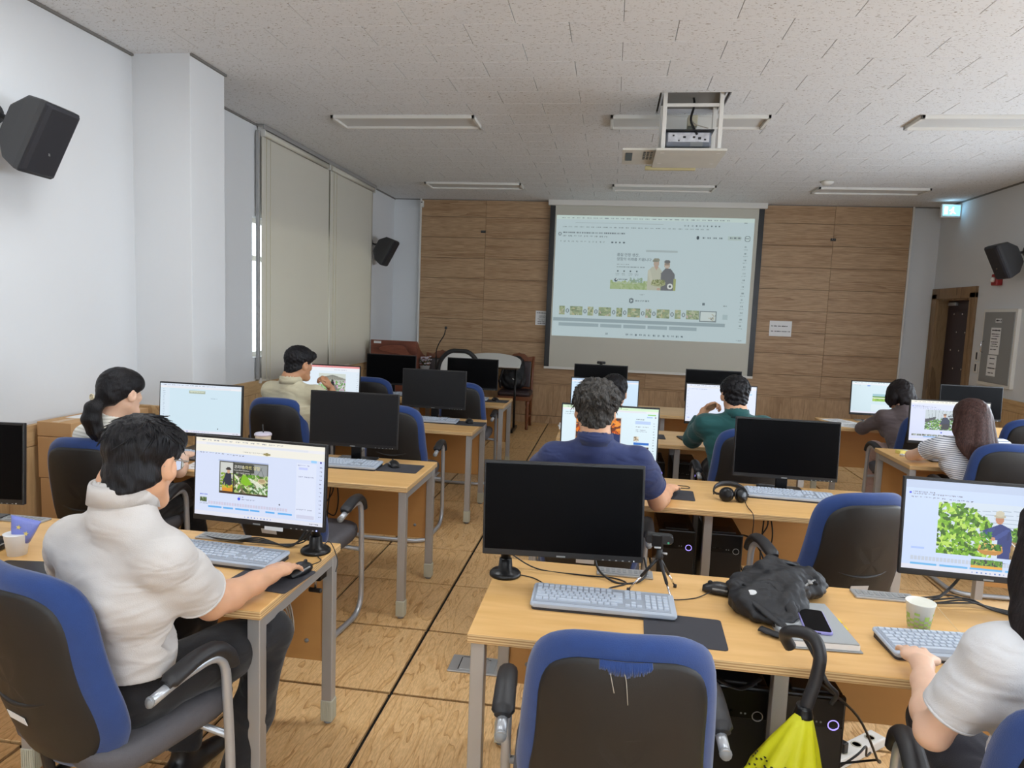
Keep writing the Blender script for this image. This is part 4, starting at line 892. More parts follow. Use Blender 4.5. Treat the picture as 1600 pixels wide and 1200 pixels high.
for k in range(7): p5.words(4, 90+k*6, 1, (140, 160, 190), 1.4, 4, 9)
monitor(-.025, 5.60, 'lit pale blue monitor before the black-haired man in the middle block', 0, p5)
p6 = scr_base((226, 234, 252), (232, 238, 252)); p6.words(8, 16, 8, (160, 170, 200), 1.4); p6.words(120, 26, 3, (150, 160, 190), 1.4); p6.words(6, 120, 1, (70, 110, 210), 2)
for k in range(8): p6.words(4, 22+k*12, 1, (160, 170, 200), 1.6, 2, 4)
p6.rect(206, 26, 226, 30, (170, 214, 240))
monitor(.885, 5.60, 'lit near-white monitor before the man in the teal shirt', 0, p6)
m9 = monitor(-.08, 7.12, 'switched-off black front-row monitor with a small webcam on top', 0)
monitor(1.04, 7.12, 'switched-off black front-row monitor beyond the teal-shirted man', 0)
pS = editor((216, 222, 246)); big = Pic(118, 66, WH); q = photo_squat(); big.a[:] = q.a[(np.arange(66)*44//66)][:, (np.arange(118)*72//118)]; paste(pS, big, 46, 30); pS.ell(98, 104, 2.4, 2.4, (80, 100, 210))
for a in range(8, 200, 16): paste(pS, Pic(14, 6, (150, 160, 150)).leaves(0, 0, 14, 6, 14, 2, [(80, 100, 80), (210, 214, 210), (70, 60, 60)], a), a, 112)
pS.rect(44, 119, 84, 122, (130, 180, 236)); pS.rect(100, 119, 180, 122, (130, 180, 236))
monitor(2.462, 5.38, 'lit monitor with a photo of a crouching farmer before the woman in stripes', 0, pS, top=1.125)
pT = scr_base((206, 226, 234), (222, 236, 240)); pT.words(10, 14, 3, (160, 176, 186), 1.2); pT.rect(62, 14, 74, 18, (90, 140, 220)); paste(pT, Pic(64, 32, (130, 180, 60)).rect(0, 0, 64, 10, (150, 190, 200)).rect(0, 10, 64, 14, (90, 140, 60)).rect(0, 16, 64, 20, (226, 230, 210)).leaves(0, 20, 64, 32, 60, 3, [(150, 190, 40), (110, 160, 40), (180, 210, 90)], 4), 86, 50); pT.rect(82, 96, 150, 126, (216, 230, 236))
monitor(2.57, 6.97, 'lit monitor with a green field banner before the woman in the taupe top', 0, pT, top=1.115)
monitor(3.375, 7.0, 'switched-off black monitor below the breaker panel', 0, None, top=1.118)
# ================================================================== KEYBOARDS, MICE, MATS
def kb_rows():
    out = []; kw = .0188
    for r, z in enumerate((.062, .038, .019, 0, -.019, -.038)):
        x = -.215; n = (13, 14, 14, 13, 12, 8)[r]; ws = [kw]*n
        if r == 5: ws = [.024, .02, .024, .11, .02, .02, .02, .024]
        if r == 1: ws[-1] = .036
        if r == 2: ws[0] = .027; ws[-1] = .027
        if r == 3: ws[0] = .032; ws[-1] = .041
        if r == 4: ws[0] = .042; ws[-1] = .05
        for w in ws: out.append((x+w/2, z, w-.0035)); x += w
        for c in range(3):
            if r in (0, 1, 2) or (r == 5) or (r == 4 and c == 1): out.append((.068+c*.0188+.0094, z, .0153))
        for c in range(4):
            if r > 0: out.append((.132+c*.0188+.0094, z, .0153))
    return out
KR = kb_rows()
kb_body = MB(); 
def _kbring(s_, z): return [Vector((x*s_, y*s_, z+y*.045)) for x, y in rrect(.455, .155, .012, 4)]
kb_body.loft([_kbring(.985, .012), _kbring(1, .016), _kbring(1, .021), _kbring(.99, .024)], False)
KB_BODY = kb_body.mesh('shell'); KB_BODY.materials.append(M['kb'])
KB_BASE = MB().loft([[Vector((x*.98, y*.98, .0 if k == 0 else .013+y*.045)) for x, y in rrect(.455, .155, .012, 4)] for k in (0, 1)], False).mesh('underside'); KB_BASE.materials.append(M['kbd'])
KEYM = MB().loft([[Vector((x, y, 0)) for x, y in ((-.5, -.0077), (.5, -.0077), (.5, .0077), (-.5, .0077))], [Vector((x, y, .0042)) for x, y in ((-.44, -.0062), (.44, -.0062), (.44, .0066), (-.44, .0066))]], False).mesh('key'); KEYM.materials.append(M['key'])
WELL = MB().box((-.005, .004, .0245), (.43, .125, .0012)).mesh('key_bed'); WELL.materials.append(plain('key bed grey', S(150, 158, 170), .6))
kj = MB()
for x, z, w in KR:
    kj.loft([[Vector((x+sx*w/2*s_, z+sy*.0077*s_, h_+z*.045)) for sx, sy in ((-1, -1), (1, -1), (1, 1), (-1, 1))] for s_, h_ in ((1, .0248), (.86, .029))], False)
KEYS = kj.mesh('keys'); KEYS.materials.append(M['key'])
def keyboard(x, y, yaw, label, keys=False):
    t = thing('keyboard', label, 'keyboard', (x, y, DZ), math.radians(yaw), 'grey keyboards')
    obj('underside', KB_BASE, None, t); s_ = obj('shell', KB_BODY, None, t); obj('key_bed', WELL, None, s_, (0, 0, 0)).rotation_euler = (math.atan(.045), 0, 0)
    if keys:
        for kx, kz, w in KR: o = obj('key', KEYM, None, t, (kx, kz, .0246+kz*.045)); o.scale = (w, 1, 1)
    else:
        o = obj('keys', KEYS, None, t); o['kind'] = 'stuff'
    return t
keyboard(-1.345, 2.255, -4, 'pale grey keyboard under the right forearm side of the cream-shirted man', True)
keyboard(.02, 2.160, 0.5, 'pale grey keyboard before the tripod webcam', True)
keyboard(1.055, 2.075, 4, 'pale grey keyboard under the hand of the woman in the white t-shirt', True)
for x, y, a, lb in ((-2.47, 3.70, 0, 'pale grey keyboard before the woman with the ponytail'), (-1.50, 3.76, 1, 'pale grey keyboard beside the aisle-side mouse on the third-row window-side desk'), (-2.36, 5.42, 0, 'pale grey keyboard before the man in beige'),
                    (-1.42, 5.47, 0, 'pale grey keyboard before the mid-grey monitor on the second-row window-side desk'), (-2.28, 6.98, 0, 'pale grey keyboard in front of the lectern-side monitor'), (-1.44, 6.96, 0, 'pale grey keyboard before the white rounded board monitor'), (.01, 3.66, 0, 'pale grey keyboard before the navy-polo man'),
                    (.985, 3.77, -3, 'pale grey keyboard beside the headphones'), (-.03, 5.38, 0, 'pale grey keyboard before the black-haired man'), (.88, 5.38, 0, 'pale grey keyboard before the teal-shirted man'), (2.47, 5.16, 0, 'pale grey keyboard before the woman in stripes'), (2.60, 6.77, -24, 'pale grey keyboard under the hands of the woman in taupe')):
    keyboard(x, y, a, lb)
def padmesh(w, d): return MB().prism(rrect(w, d, .012, 4), 0, .003)
PADM = padmesh(.235, .20).mesh('mat'); PADM.materials.append(M['pad'])
def mousepad(x, y, yaw, label, tab=True):
    t = thing('mouse_mat', label, 'mouse mat', (x, y, DZ), math.radians(yaw), 'dark mouse mats'); obj('mat', PADM, None, t)
    if tab: MB().box((-.105, -.097, .0032), (.02, .006, .001)).build('blue_tab', plain('blue tab', S(60, 140, 220), .5), t)
    return t
def mousebody():
    rings = []
    for k in range(11):
        u = k/10; y = -.058+.116*u; w = .032*math.sin(PI*min(1, max(.0, .12+u*.80)))**.55; h_ = .036*math.sin(PI*(.10+u*.78))**.75
        rings.append([Vector((w*math.cos(a), y, max(.002, h_*max(0, math.sin(a))**.8) if math.sin(a) > 0 else .002)) for a in [2*PI*j/16 for j in range(16)]])
    return MB().loft(rings, True)
MOUSE = mousebody().mesh('body'); MOUSE.materials.append(M['black'])
def mouse(x, y, yaw, label):
    t = thing('mouse', label, 'mouse', (x, y, DZ+.003), math.radians(yaw), 'black mice'); obj('body', MOUSE, None, t)
    MB().lathe([(.008, -.003), (.009, 0), (.008, .003)], n=12).build('wheel', 'rubber', t, (0, .034, .029)).rotation_euler = (0, PI/2, 0)
    MB().box((0, .03, .0295), (.0016, .04, .006)).build('button_gap', 'greymetal', t).rotation_euler = (-.35, 0, 0)
    q = MB()
    for s_ in (-1, 1): q.box((s_*.027, 0, .018), (.004, .05, .006), .001)
    q.build('side_trim', 'greymetal', t); return t
mousepad(.262, 2.035, -2, 'dark mouse mat half under the keyboard before the tripod webcam')
mouse(.415, 2.355, 78, 'black mouse beside the black backpack on the desk')
mousepad(-1.095, 2.125, -6, 'dark mouse mat under the hand of the cream-shirted man')
mouse(-1.02, 2.185, -12, 'black mouse under the hand of the cream-shirted man')
mousepad(-1.16, 3.80, 0, 'dark mouse mat on the third-row window-side desk by the aisle', False); mouse(-1.21, 3.83, 30, 'black mouse lying askew on the third-row window-side mat')
mousepad(-1.09, 5.48, 0, 'dark mouse mat on the second-row window-side desk by the aisle', False); mouse(-1.11, 5.52, 20, 'black mouse on the second-row window-side mat')
mousepad(-1.12, 6.96, 0, 'dark mouse mat on the front-row window-side desk by the aisle', False); mouse(-1.14, 6.98, 35, 'black mouse on the front-row window-side mat')
mousepad(.36, 3.655, -3, 'dark mouse mat under the hand of the navy-polo man', False)
mousepad(.34, 5.42, 0, 'dark mouse mat beside the phone on the second-row middle desk', False)
# ================================================================== COMPUTER TOWERS
def tower(x, y, label, lit, yaw=0.0):
    t = thing('computer_tower', label, 'computer', (x, y, 0), math.radians(yaw), 'black computer towers')
    MB().box((0, .20, .285), (.185, .36, .53), .004).build('case', 'satin', t)
    f = MB().box((0, .006, .285), (.19, .022, .535), .006).build('front_panel', 'black', t)
    MB().box((0, -.006, .50), (.18, .004, .09), .002).build('drive_cover', 'satin', f)
    for sx in (-1, 1):
        for yy in (.05, .34): MB().lathe([(.014, 0), (.016, .02)], (sx*.07, yy, 0), 10).build('foot', 'rubber', t)
    bx_ = .062; bz_ = .465; n = 24
    MB().tube([(bx_+.015*math.cos(2*PI*k/n), -.007, bz_+.015*math.sin(2*PI*k/n)) for k in range(n)], .0019, 6, closed=True).build('power_ring', 'power' if lit else 'alu', f)
    MB().box((bx_, -.0065, bz_), (.004, .002, .010)).build('power_mark', 'power' if lit else 'greymetal', f)
    for k in range(2):
        MB().box((-.045+k*.028, -.0065, bz_+.012), (.017, .003, .007), .001).build('usb_port', 'alu', f)
        MB().tube([(.014+k*.012, -.0085, bz_+.006), (.014+k*.012, -.004, bz_+.006)], .0032, 8).build('audio_port', 'greymetal', f)
    MB().box((0, -.0062, bz_-.006), (.10, .001, .002)).build('port_marking', 'greymetal', f)
    MB().box((0, .06, .554), (.12, .10, .012), .004).build('top_vent', 'rubber', t)
    return t
tower(.435, 2.065, 'black computer tower with unlit button under the tripod webcam desk', False)
tower(.652, 2.065, 'black computer tower with glowing violet button behind the yellow umbrella', True)
tower(.395, 3.585, 'black computer tower with glowing violet button under the navy-polo man\'s desk', True)
tower(.632, 3.585, 'black computer tower with unlit button under the headphone desk', False)
tower(.365, 5.285, 'black computer tower with violet button under the black-haired man\'s desk', True)
tower(.61, 5.285, 'black computer tower with violet button under the teal-shirted man\'s desk', True)
# ================================================================== PEOPLE: bodies grown from smooth distance fields
V3 = lambda *a: np.array(a, dtype=np.float64)
def unit(v): v = np.asarray(v, float); return v/max(1e-9, np.linalg.norm(v))
class Field:
    def __init__(s, h): s.h = h; s.ops = []
    def sweep(s, pts, rx, ry=None, u=(1, 0, 0), k=.02, mode='add'):
        pts = np.asarray(pts, float); n = len(pts); rx = np.broadcast_to(np.asarray(rx, float), (n,)); ry = rx if ry is None else np.broadcast_to(np.asarray(ry, float), (n,))
        U = np.broadcast_to(np.asarray(u, float), (n, 3)); rm = max(rx.max(), ry.max())
        def fn(X, Y, Z):
            best = None
            for i in range(n-1):
                a, b = pts[i], pts[i+1]; ab = b-a; L2 = max(1e-12, ab@ab); T = ab/math.sqrt(L2)
                px, py, pz = X-a[0], Y-a[1], Z-a[2]
                t = np.clip((px*ab[0]+py*ab[1]+pz*ab[2])/L2, 0, 1)
                qx, qy, qz = px-t*ab[0], py-t*ab[1], pz-t*ab[2]
                uu = unit(U[i]+U[i+1]); uu = unit(uu-T*(uu@T)) if abs(uu@T) < .98 else unit(np.cross(T, (0, 0, 1.0) if abs(T[2]) < .9 else (0, 1.0, 0))); vv = np.cross(T, uu)
                rx_ = rx[i]+(rx[i+1]-rx[i])*t; ry_ = ry[i]+(ry[i+1]-ry[i])*t; m_ = np.minimum(rx_, ry_)
                d = (np.sqrt(((qx*uu[0]+qy*uu[1]+qz*uu[2])/rx_)**2+((qx*vv[0]+qy*vv[1]+qz*vv[2])/ry_)**2+((qx*T[0]+qy*T[1]+qz*T[2])/m_)**2)-1)*m_
                if best is None: best = d
                else:
                    kk = max(.004, k); hh = np.clip(.5+.5*(d-best)/kk, 0, 1); best = d*(1-hh)+best*hh-kk*hh*(1-hh)
            return best
        s.ops.append((fn, pts.min(0)-rm, pts.max(0)+rm, k, mode)); return s
    def ell(s, c, r, A=None, k=.02, mode='add'):
        c = np.asarray(c, float); A = np.eye(3) if A is None else np.asarray(A); rm = max(r)
        def fn(X, Y, Z):
            X, Y, Z = X-c[0], Y-c[1], Z-c[2]; d = 0; g = 0
            for i in range(3):
                e = (X*A[i][0]+Y*A[i][1]+Z*A[i][2])/r[i]; d = d+e*e; g = g+(e/r[i])**2
            k0 = np.sqrt(d); k1 = np.sqrt(g)+1e-9
            return k0*(k0-1)/k1
        s.ops.append((fn, c-rm, c+rm, k, mode)); return s
    def cut(s, p, n, k=.006):
        """keep only the side of the plane the normal points away from"""
        p = np.asarray(p, float); n = unit(n); s.ops.append((lambda X, Y, Z: (X-p[0])*n[0]+(Y-p[1])*n[1]+(Z-p[2])*n[2], None, None, k, 'cut')); return s
    def cutlocal(s, p, n, rad, k=.006):
        """plane cut felt only inside a ball round p"""
        p = np.asarray(p, float); n = unit(n)
        s.ops.append((lambda X, Y, Z: np.where((X-p[0])**2+(Y-p[1])**2+(Z-p[2])**2 < rad*rad, (X-p[0])*n[0]+(Y-p[1])*n[1]+(Z-p[2])*n[2], -1.0), p-rad, p+rad, k, 'cut')); return s
    def disp(s, fn): s.ops.append((fn, None, None, 0, 'disp')); return s
    def mesh(s, name, org=(0, 0, 0)):
        h = s.h; lo = np.min([o[1] for o in s.ops if o[4] == 'add'], 0)-3*h; hi = np.max([o[2] for o in s.ops if o[4] == 'add'], 0)+3*h
        n = np.ceil((hi-lo)/h).astype(int)+1; F = np.full(n, .3, np.float32)
        ax = [lo[i]+np.arange(n[i])*h for i in range(3)]
        for fn, a, b, k, mode in s.ops:
            if a is None: sl = tuple(slice(0, n[i]) for i in range(3))
            else:
                mg = (k*1.2+3*h) if mode == 'add' else 2*h
                sl = tuple(slice(max(0, int((a[i]-mg-lo[i])/h)), min(n[i], int((b[i]+mg-lo[i])/h)+2)) for i in range(3))
            X, Y, Z = np.meshgrid(ax[0][sl[0]], ax[1][sl[1]], ax[2][sl[2]], indexing='ij', sparse=True)
            O = F[sl]
            if mode == 'disp':
                near = np.abs(O) < .05
                if near.any():
                    ii = np.nonzero(near); O[near] += fn(ax[0][sl[0]][ii[0]], ax[1][sl[1]][ii[1]], ax[2][sl[2]][ii[2]]).astype(np.float32)
                F[sl] = O; continue
            d = fn(X, Y, Z).astype(np.float32)
            if mode == 'add': hh = np.clip(.5+.5*(d-O)/k, 0, 1); F[sl] = d*(1-hh)+O*hh-k*hh*(1-hh)
            elif mode == 'cut': hh = np.clip(.5-.5*(d-O)/k, 0, 1); F[sl] = d*(1-hh)+O*hh+k*hh*(1-hh)
            elif mode == 'sub': d = -d; hh = np.clip(.5-.5*(d-O)/k, 0, 1); F[sl] = d*(1-hh)+O*hh+k*hh*(1-hh)
        return netmesh(name, F, lo-np.asarray(org), h)
def netmesh(name, F, lo, h):
    """surface nets"""
    ins = F < 0; c = ins[:-1, :-1, :-1].astype(np.uint8)
    for dx, dy, dz in ((1, 0, 0), (0, 1, 0), (0, 0, 1), (1, 1, 0), (1, 0, 1), (0, 1, 1), (1, 1, 1)):
        c = c+ins[dx:ins.shape[0]-1+dx, dy:ins.shape[1]-1+dy, dz:ins.shape[2]-1+dz]
    act = (c > 0) & (c < 8); idx = np.full(act.shape, -1, np.int32); I = np.nonzero(act); nv = len(I[0]); idx[I] = np.arange(nv)
    acc = np.zeros((nv, 3)); cnt = np.zeros(nv)
    cor = [(a, b, c_) for a in (0, 1) for b in (0, 1) for c_ in (0, 1)]; val = {q: F[I[0]+q[0], I[1]+q[1], I[2]+q[2]].astype(float) for q in cor}
    for q in cor:
        for a in range(3):
            if q[a] == 0:
                w = list(q); w[a] = 1; w = tuple(w); f0, f1 = val[q], val[w]; m_ = (f0 < 0) != (f1 < 0)
                t = np.where(m_, f0/np.where(m_, f0-f1, 1), 0); P = np.array(q, float)[None, :].repeat(nv, 0); P[:, a] = t
                acc[m_] += P[m_]; cnt[m_] += 1
    P = acc/np.maximum(cnt, 1)[:, None]; V = (np.stack(I, 1)+P)*h+lo
    quads = []
    for a in range(3):
        b, c_ = (a+1) % 3, (a+2) % 3
        s0 = [slice(None)]*3; s1 = [slice(None)]*3; s0[a] = slice(0, -1); s1[a] = slice(1, None)
        A, B = ins[tuple(s0)], ins[tuple(s1)]; e = np.nonzero(A != B); e = [x for x in e]
        ok = (e[b] > 0) & (e[c_] > 0) & (e[b] < ins.shape[b]-1) & (e[c_] < ins.shape[c_]-1); e = [x[ok] for x in e]; fl_ = A[tuple(e)]
        def at(db, dc): k = [x.copy() for x in e]; k[b] = k[b]+db; k[c_] = k[c_]+dc; return idx[tuple(k)]
        q = np.stack([at(-1, -1), at(0, -1), at(0, 0), at(-1, 0)], 1); q[~fl_] = q[~fl_][:, ::-1]; quads.append(q)
    Q = np.concatenate(quads).astype(np.int32); me = bpy.data.meshes.new(name)
    me.vertices.add(nv); me.vertices.foreach_set('co', V.astype(np.float32).ravel()); me.loops.add(Q.size); me.loops.foreach_set('vertex_index', Q.ravel())
    me.polygons.add(len(Q)); me.polygons.foreach_set('loop_start', np.arange(0, Q.size, 4, dtype=np.int32)); me.polygons.foreach_set('use_smooth', np.ones(len(Q), bool))
    me.update(calc_edges=True); me.validate(); return me
def wav(seed, n, f0, f1, amp, ridge=False, stretch=(1, 1, 1)):
    r = np.random.RandomState(seed); D = r.normal(size=(n, 3)); D /= np.linalg.norm(D, axis=1)[:, None]; D *= r.uniform(f0, f1, n)[:, None]; D *= np.asarray(stretch); ph = r.uniform(0, 6.28, n)
    def fn(X, Y, Z):
        o = 0
        for i in range(n):
            s_ = np.sin(D[i, 0]*X+D[i, 1]*Y+D[i, 2]*Z+ph[i]+1.3*np.sin(D[i, 1]*X*.6-D[i, 0]*Z*.6+ph[i]*2)); o = o+((1-2*np.abs(s_)) if ridge else s_)
        return o*(amp/n**.5)
    return fn
def skinmat(name, c):
    m = plain(name, c, .5, var=.06, vscale=20, bump=.05, bscale=400); b = m.node_tree.nodes['Principled BSDF']; b.inputs['Subsurface Weight'].default_value = .12; b.inputs['Subsurface Radius'].default_value = (.012, .005, .003); return m
def hairmat(name, c, c2, rough=.45):
    m, nt, b = newmat(name); L = nt.links; b.inputs['Roughness'].default_value = rough; b.inputs['Specular IOR Level'].default_value = .22
    tc = N(nt, 'ShaderNodeTexCoord'); mp = N(nt, 'ShaderNodeMapping'); mp.inputs['Scale'].default_value = (1, 1, .10); L.new(tc.outputs['Object'], mp.inputs[0])
    no = N(nt, 'ShaderNodeTexNoise'); no.inputs['Scale'].default_value = 230; no.inputs['Detail'].default_value = 3; no.inputs['Distortion'].default_value = .5; L.new(mp.outputs[0], no.inputs[0])
    rp = N(nt, 'ShaderNodeValToRGB'); rp.color_ramp.elements[0].position = .35; rp.color_ramp.elements[0].color = c; rp.color_ramp.elements[1].position = .72; rp.color_ramp.elements[1].color = c2
    L.new(no.outputs[0], rp.inputs[0]); L.new(rp.outputs[0], b.inputs['Base Color'])
    bp_ = N(nt, 'ShaderNodeBump'); bp_.inputs['Strength'].default_value = .7; bp_.inputs['Distance'].default_value = .003; L.new(no.outputs[0], bp_.inputs['Height']); L.new(bp_.outputs[0], b.inputs['Normal'])
    return m
def clothmat(name, c, bump=.2, bs=350, stripes=None, folds=.45):
    m = plain(name, c, .85, var=.03, vscale=12, bump=bump, bscale=bs, sheen=.15)
    nt = m.node_tree; L = nt.links; b = nt.nodes['Principled BSDF']; tc = N(nt, 'ShaderNodeTexCoord'); mp = N(nt, 'ShaderNodeMapping'); mp.inputs['Scale'].default_value = (1, 1, 2.4); mp.inputs['Rotation'].default_value = (.3, .25, 0); L.new(tc.outputs['Object'], mp.inputs[0])
    no = N(nt, 'ShaderNodeTexNoise'); no.inputs['Scale'].default_value = 6; no.inputs['Detail'].default_value = 1.0; no.inputs['Distortion'].default_value = 1.2; L.new(mp.outputs[0], no.inputs[0])
    fb = N(nt, 'ShaderNodeBump'); fb.inputs['Strength'].default_value = folds; fb.inputs['Distance'].default_value = .03; L.new(no.outputs[0], fb.inputs['Height'])
    old = b.inputs['Normal'].links[0].from_node; L.new(fb.outputs[0], old.inputs['Normal'])
    if stripes:
        nt = m.node_tree; L = nt.links; b = nt.nodes['Principled BSDF']; per, wid, c2, soft = stripes
        tc = N(nt, 'ShaderNodeTexCoord'); sp_ = N(nt, 'ShaderNodeSeparateXYZ'); L.new(tc.outputs['Object'], sp_.inputs[0])
        mu_ = N(nt, 'ShaderNodeMath', operation='MULTIPLY'); mu_.inputs[1].default_value = 1/per; L.new(sp_.outputs[2], mu_.inputs[0]); f_ = N(nt, 'ShaderNodeMath', operation='FRACT'); L.new(mu_.outputs[0], f_.inputs[0])
        rp = N(nt, 'ShaderNodeValToRGB'); e = rp.color_ramp.elements; e[0].position = wid; e[0].color = c2; e[1].position = min(1, wid+soft); e[1].color = c
        L.new(f_.outputs[0], rp.inputs[0]); L.new(rp.outputs[0], b.inputs['Base Color'])
    return m
SK1 = skinmat('skin warm', S(214, 164, 130)); SK2 = skinmat('skin light', S(226, 186, 160)); SK3 = skinmat('skin tan', S(196, 144, 108))
HBLK = hairmat('black hair', S(13, 12, 14), S(32, 31, 35)); HGRY = hairmat('greying hair', S(22, 21, 22), S(88, 84, 79), .5); HBRN = hairmat('brown hair', S(42, 26, 24), S(82, 56, 50), .5); HDRK = hairmat('dark brown hair', S(18, 14, 15), S(38, 31, 31), .6)
TROU = clothmat('black trousers', S(26, 26, 30)); JEAN = clothmat('dark trousers', S(44, 46, 58)); BEIG = clothmat('pale pink trousers', S(190, 160, 150))
EYEM = plain('eye white', S(206, 200, 194), .25); SHOE = plain('black shoe', S(24, 24, 26), .4)
def frame(yaw, pitch=0.0, roll=0.0):
    """rows right, forward, up for a thing turned yaw (deg, + left) and pitched down by pitch"""
    R = Matrix.Rotation(math.radians(yaw), 3, 'Z') @ Matrix.Rotation(-math.radians(pitch), 3, 'X') @ Matrix.Rotation(math.radians(roll), 3, 'Y')
    return np.array([list(R.col[0]), list(R.col[1]), list(R.col[2])])
def hand(F, W_, d, n, right, curl=.35, spread=.5, s_=1.0, k=.008):
    """palm and five bent fingers; d toward the fingertips, n out of the palm"""
    d = unit(d); n = np.asarray(n, float); n = unit(n-d*(n@d)); th = unit(np.cross(-n, d))*(1 if right else -1); W_ = np.asarray(W_, float)
    kn = W_+d*.09*s_
    F.sweep([W_-d*.01, W_+d*.045*s_, kn-d*.012], np.array([.027, .037, .040])*s_, np.array([.021, .017, .014])*s_, th, .014)
    for j, (o, L_, r) in enumerate(((.030, .070, .0088), (.0105, .079, .0090), (-.0095, .074, .0087), (-.028, .058, .0078))):
        b = kn+th*o*s_-d*.012*s_; a = 0.0; p = b; P = [b]; dd = unit(d+th*(o*spread*6))
        for q, sg in enumerate((.46, .31, .23)):
            a += curl*(1.0 if q else .75)+.05*j*curl; dr = dd*math.cos(a)+n*math.sin(a); p = p+dr*L_*sg*1.12*s_; P.append(p)
        F.sweep(P, np.array([r, r*.96, r*.88, r*.74])*s_, k=.004)
    b = W_+d*.028*s_+th*.022*s_; P = [b, b+(th*.7+d*.7+n*.25)*.030*s_, b+(th*.95+d*1.35+n*.45)*.036*s_, b+(th*.95+d*2.1+n*.65)*.038*s_]
    F.sweep(P, np.array([.0145, .0118, .0105, .0085])*s_, k=.008)
def person(label, P):
    hip = np.array(P['hip'], float); sh = P.get('h', .0065); sc = P.get('s', 1.0); org = V3(hip[0], hip[1], 0)
    A = frame(P.get('yaw', 0)); rt, fw, up_ = A; neck = np.array(P['neck'], float); head = np.array(P['head'], float); HA = frame(*P.get('hrot', (0, 0, 0))); female = P.get('female', False)
    SL, SR = np.array(P['sl'], float), np.array(P['sr'], float); EL, ER = np.array(P['el'], float), np.array(P['er'], float); WL, WR = np.array(P['wl'], float), np.array(P['wr'], float)
    hs = P.get('hs', 1.0)
    def HL(x, y, z): return head+(HA[0]*x+HA[1]*y+HA[2]*z)*hs
    # ---------------- skin
    F = Field(sh)
    F.ell(HL(0, -.012, .022), np.array([.073, .093, .082])*hs, HA, .01)
    F.ell(HL(0, .022, -.035), np.array([.060, .068, .078])*hs, HA, .03)
    F.sweep([HL(-.045, .005, -.06), HL(-.02, .062, -.098), HL(.02, .062, -.098), HL(.045, .005, -.06)], .024*hs, k=.02)
    F.sweep([HL(0, .082, .012), HL(0, .092, -.016), HL(0, .098, -.028)], np.array([.008, .0095, .0115])*hs, k=.014)
    F.sweep([HL(-.014, .088, -.033), HL(.014, .088, -.033)], .0075*hs, k=.010)
    for s_ in (-1, 1):
        F.ell(HL(s_*.081, -.004, -.014), np.array([.011, .023, .034])*hs, frame(P.get('hrot', (0,))[0]+s_*-18), .008)
        F.ell(HL(s_*.089, .002, -.008), np.array([.005, .010, .018])*hs, HA, .004, 'sub')
        F.ell(HL(s_*.030, .083, .004), np.array([.017, .012, .010])*hs, HA, .012, 'sub'); F.sweep([HL(s_*.012, .087, .021), HL(s_*.045, .076, .020)], .007*hs, k=.012); F.ell(HL(s_*.038, .066, -.028), np.array([.02, .016, .018])*hs, HA, .02)
    F.sweep([HL(-.020, .086, -.062), HL(0, .093, -.060), HL(.020, .086, -.062)], .0075*hs, k=.006); F.sweep([HL(-.016, .086, -.073), HL(0, .091, -.074), HL(.016, .086, -.073)], .0078*hs, k=.006)
    nr = (.050 if female else .060)*hs
    F.sweep([HL(0, -.025, -.045), neck+up_*.03+fw*.01, neck-up_*.05], [nr*.98, nr, nr*.95], k=.03, u=rt)
    ms = (SL+SR)/2; tw_ = np.linalg.norm(SR-SL)/2
    F.sweep([neck-up_*.03, ms-up_*.06+fw*.01, (ms+hip)/2+fw*.02, hip], np.array([.05, tw_*.70, .10, .10])*.9, np.array([.045, .055, .06, .06])*.9, rt, .03)
    ar = (.040 if female else .048)*sc
    for S_, E_, W_, right in ((SL, EL, WL, False), (SR, ER, WR, True)):
        d = unit(W_-E_)
        F.sweep([S_, (S_+E_)/2, E_], [ar*1.12, ar*1.0, ar*.82], k=.03)
        F.sweep([E_, E_+(W_-E_)*.28, E_+(W_-E_)*.7, W_-d*.005], [ar*.86, ar*.92, ar*.70, ar*.58], k=.02)
        hd, hn, cu = P['hr' if right else 'hl']; hand(F, W_, hd, hn, right, cu, s_=sc*(.93 if female else 1.02))
    me = F.mesh('person', org); body = obj('person', me, P['skin'], None, tuple(org)); tag(body, label, 'person', 'people at the desks')
    # ---------------- eyes
    for s_ in (-1, 1):
        c = HL(s_*.030, .078, .003)-org; MB().lathe([(.0115*math.cos(a), .0115*math.sin(a)) for a in [(-90+15*k)*PI/180 for k in range(1, 12)]], (0, 0, 0), 14).build('eye', EYEM, body, tuple(c)); MB().lathe([(.001, 0), (.0055, 0), (.001, .0016)], n=12).build('iris', 'black', body, tuple(c+(HA[1]*.0108)*hs)).rotation_euler = (-PI/2, 0, math.radians(P.get('hrot', (0,))[0]))
    # ---------------- shirt
    wf = P.get('wr_amp', .004); h2 = P.get('h2', sh*1.15); T = Field(h2); k1 = P.get('bulk', 1.0)
    T.sweep([SL-up_*.012+rt*.01, ms-up_*.022, SR-up_*.012-rt*.01], [.060, .074, .060], [.056, .070, .056], up_, .045); ch = ms-up_*.10+fw*.0; ab = ms*.42+hip*.58+fw*.015; lowp = hip-up_*.06
    T.sweep([ms-up_*.015, ch, ab, hip+up_*.02, lowp], np.array([tw_*.84, tw_*.90+.004, (.145 if female else .168)*k1, (.168 if female else .178)*k1, .165*k1]), np.array([.072, .106 if not female else .094, .104*k1, .116*k1, .11]), rt, .05)
    if female: 
        for s_ in (-1, 1): T.ell(ch+rt*s_*.075+fw*.085-up_*.03, (.062, .055, .06), A, .04)
    T.sweep([neck+up_*P.get('coll', .012), neck-up_*.05], [nr+.012, nr+.020], k=.035, u=rt)
    T.sweep([neck-up_*.040-rt*.02, SL+up_*.0], [.046, .050], k=.05); T.sweep([neck-up_*.040+rt*.02, SR+up_*.0], [.046, .050], k=.05)
    sl = P.get('sleeve', .62); ends = []
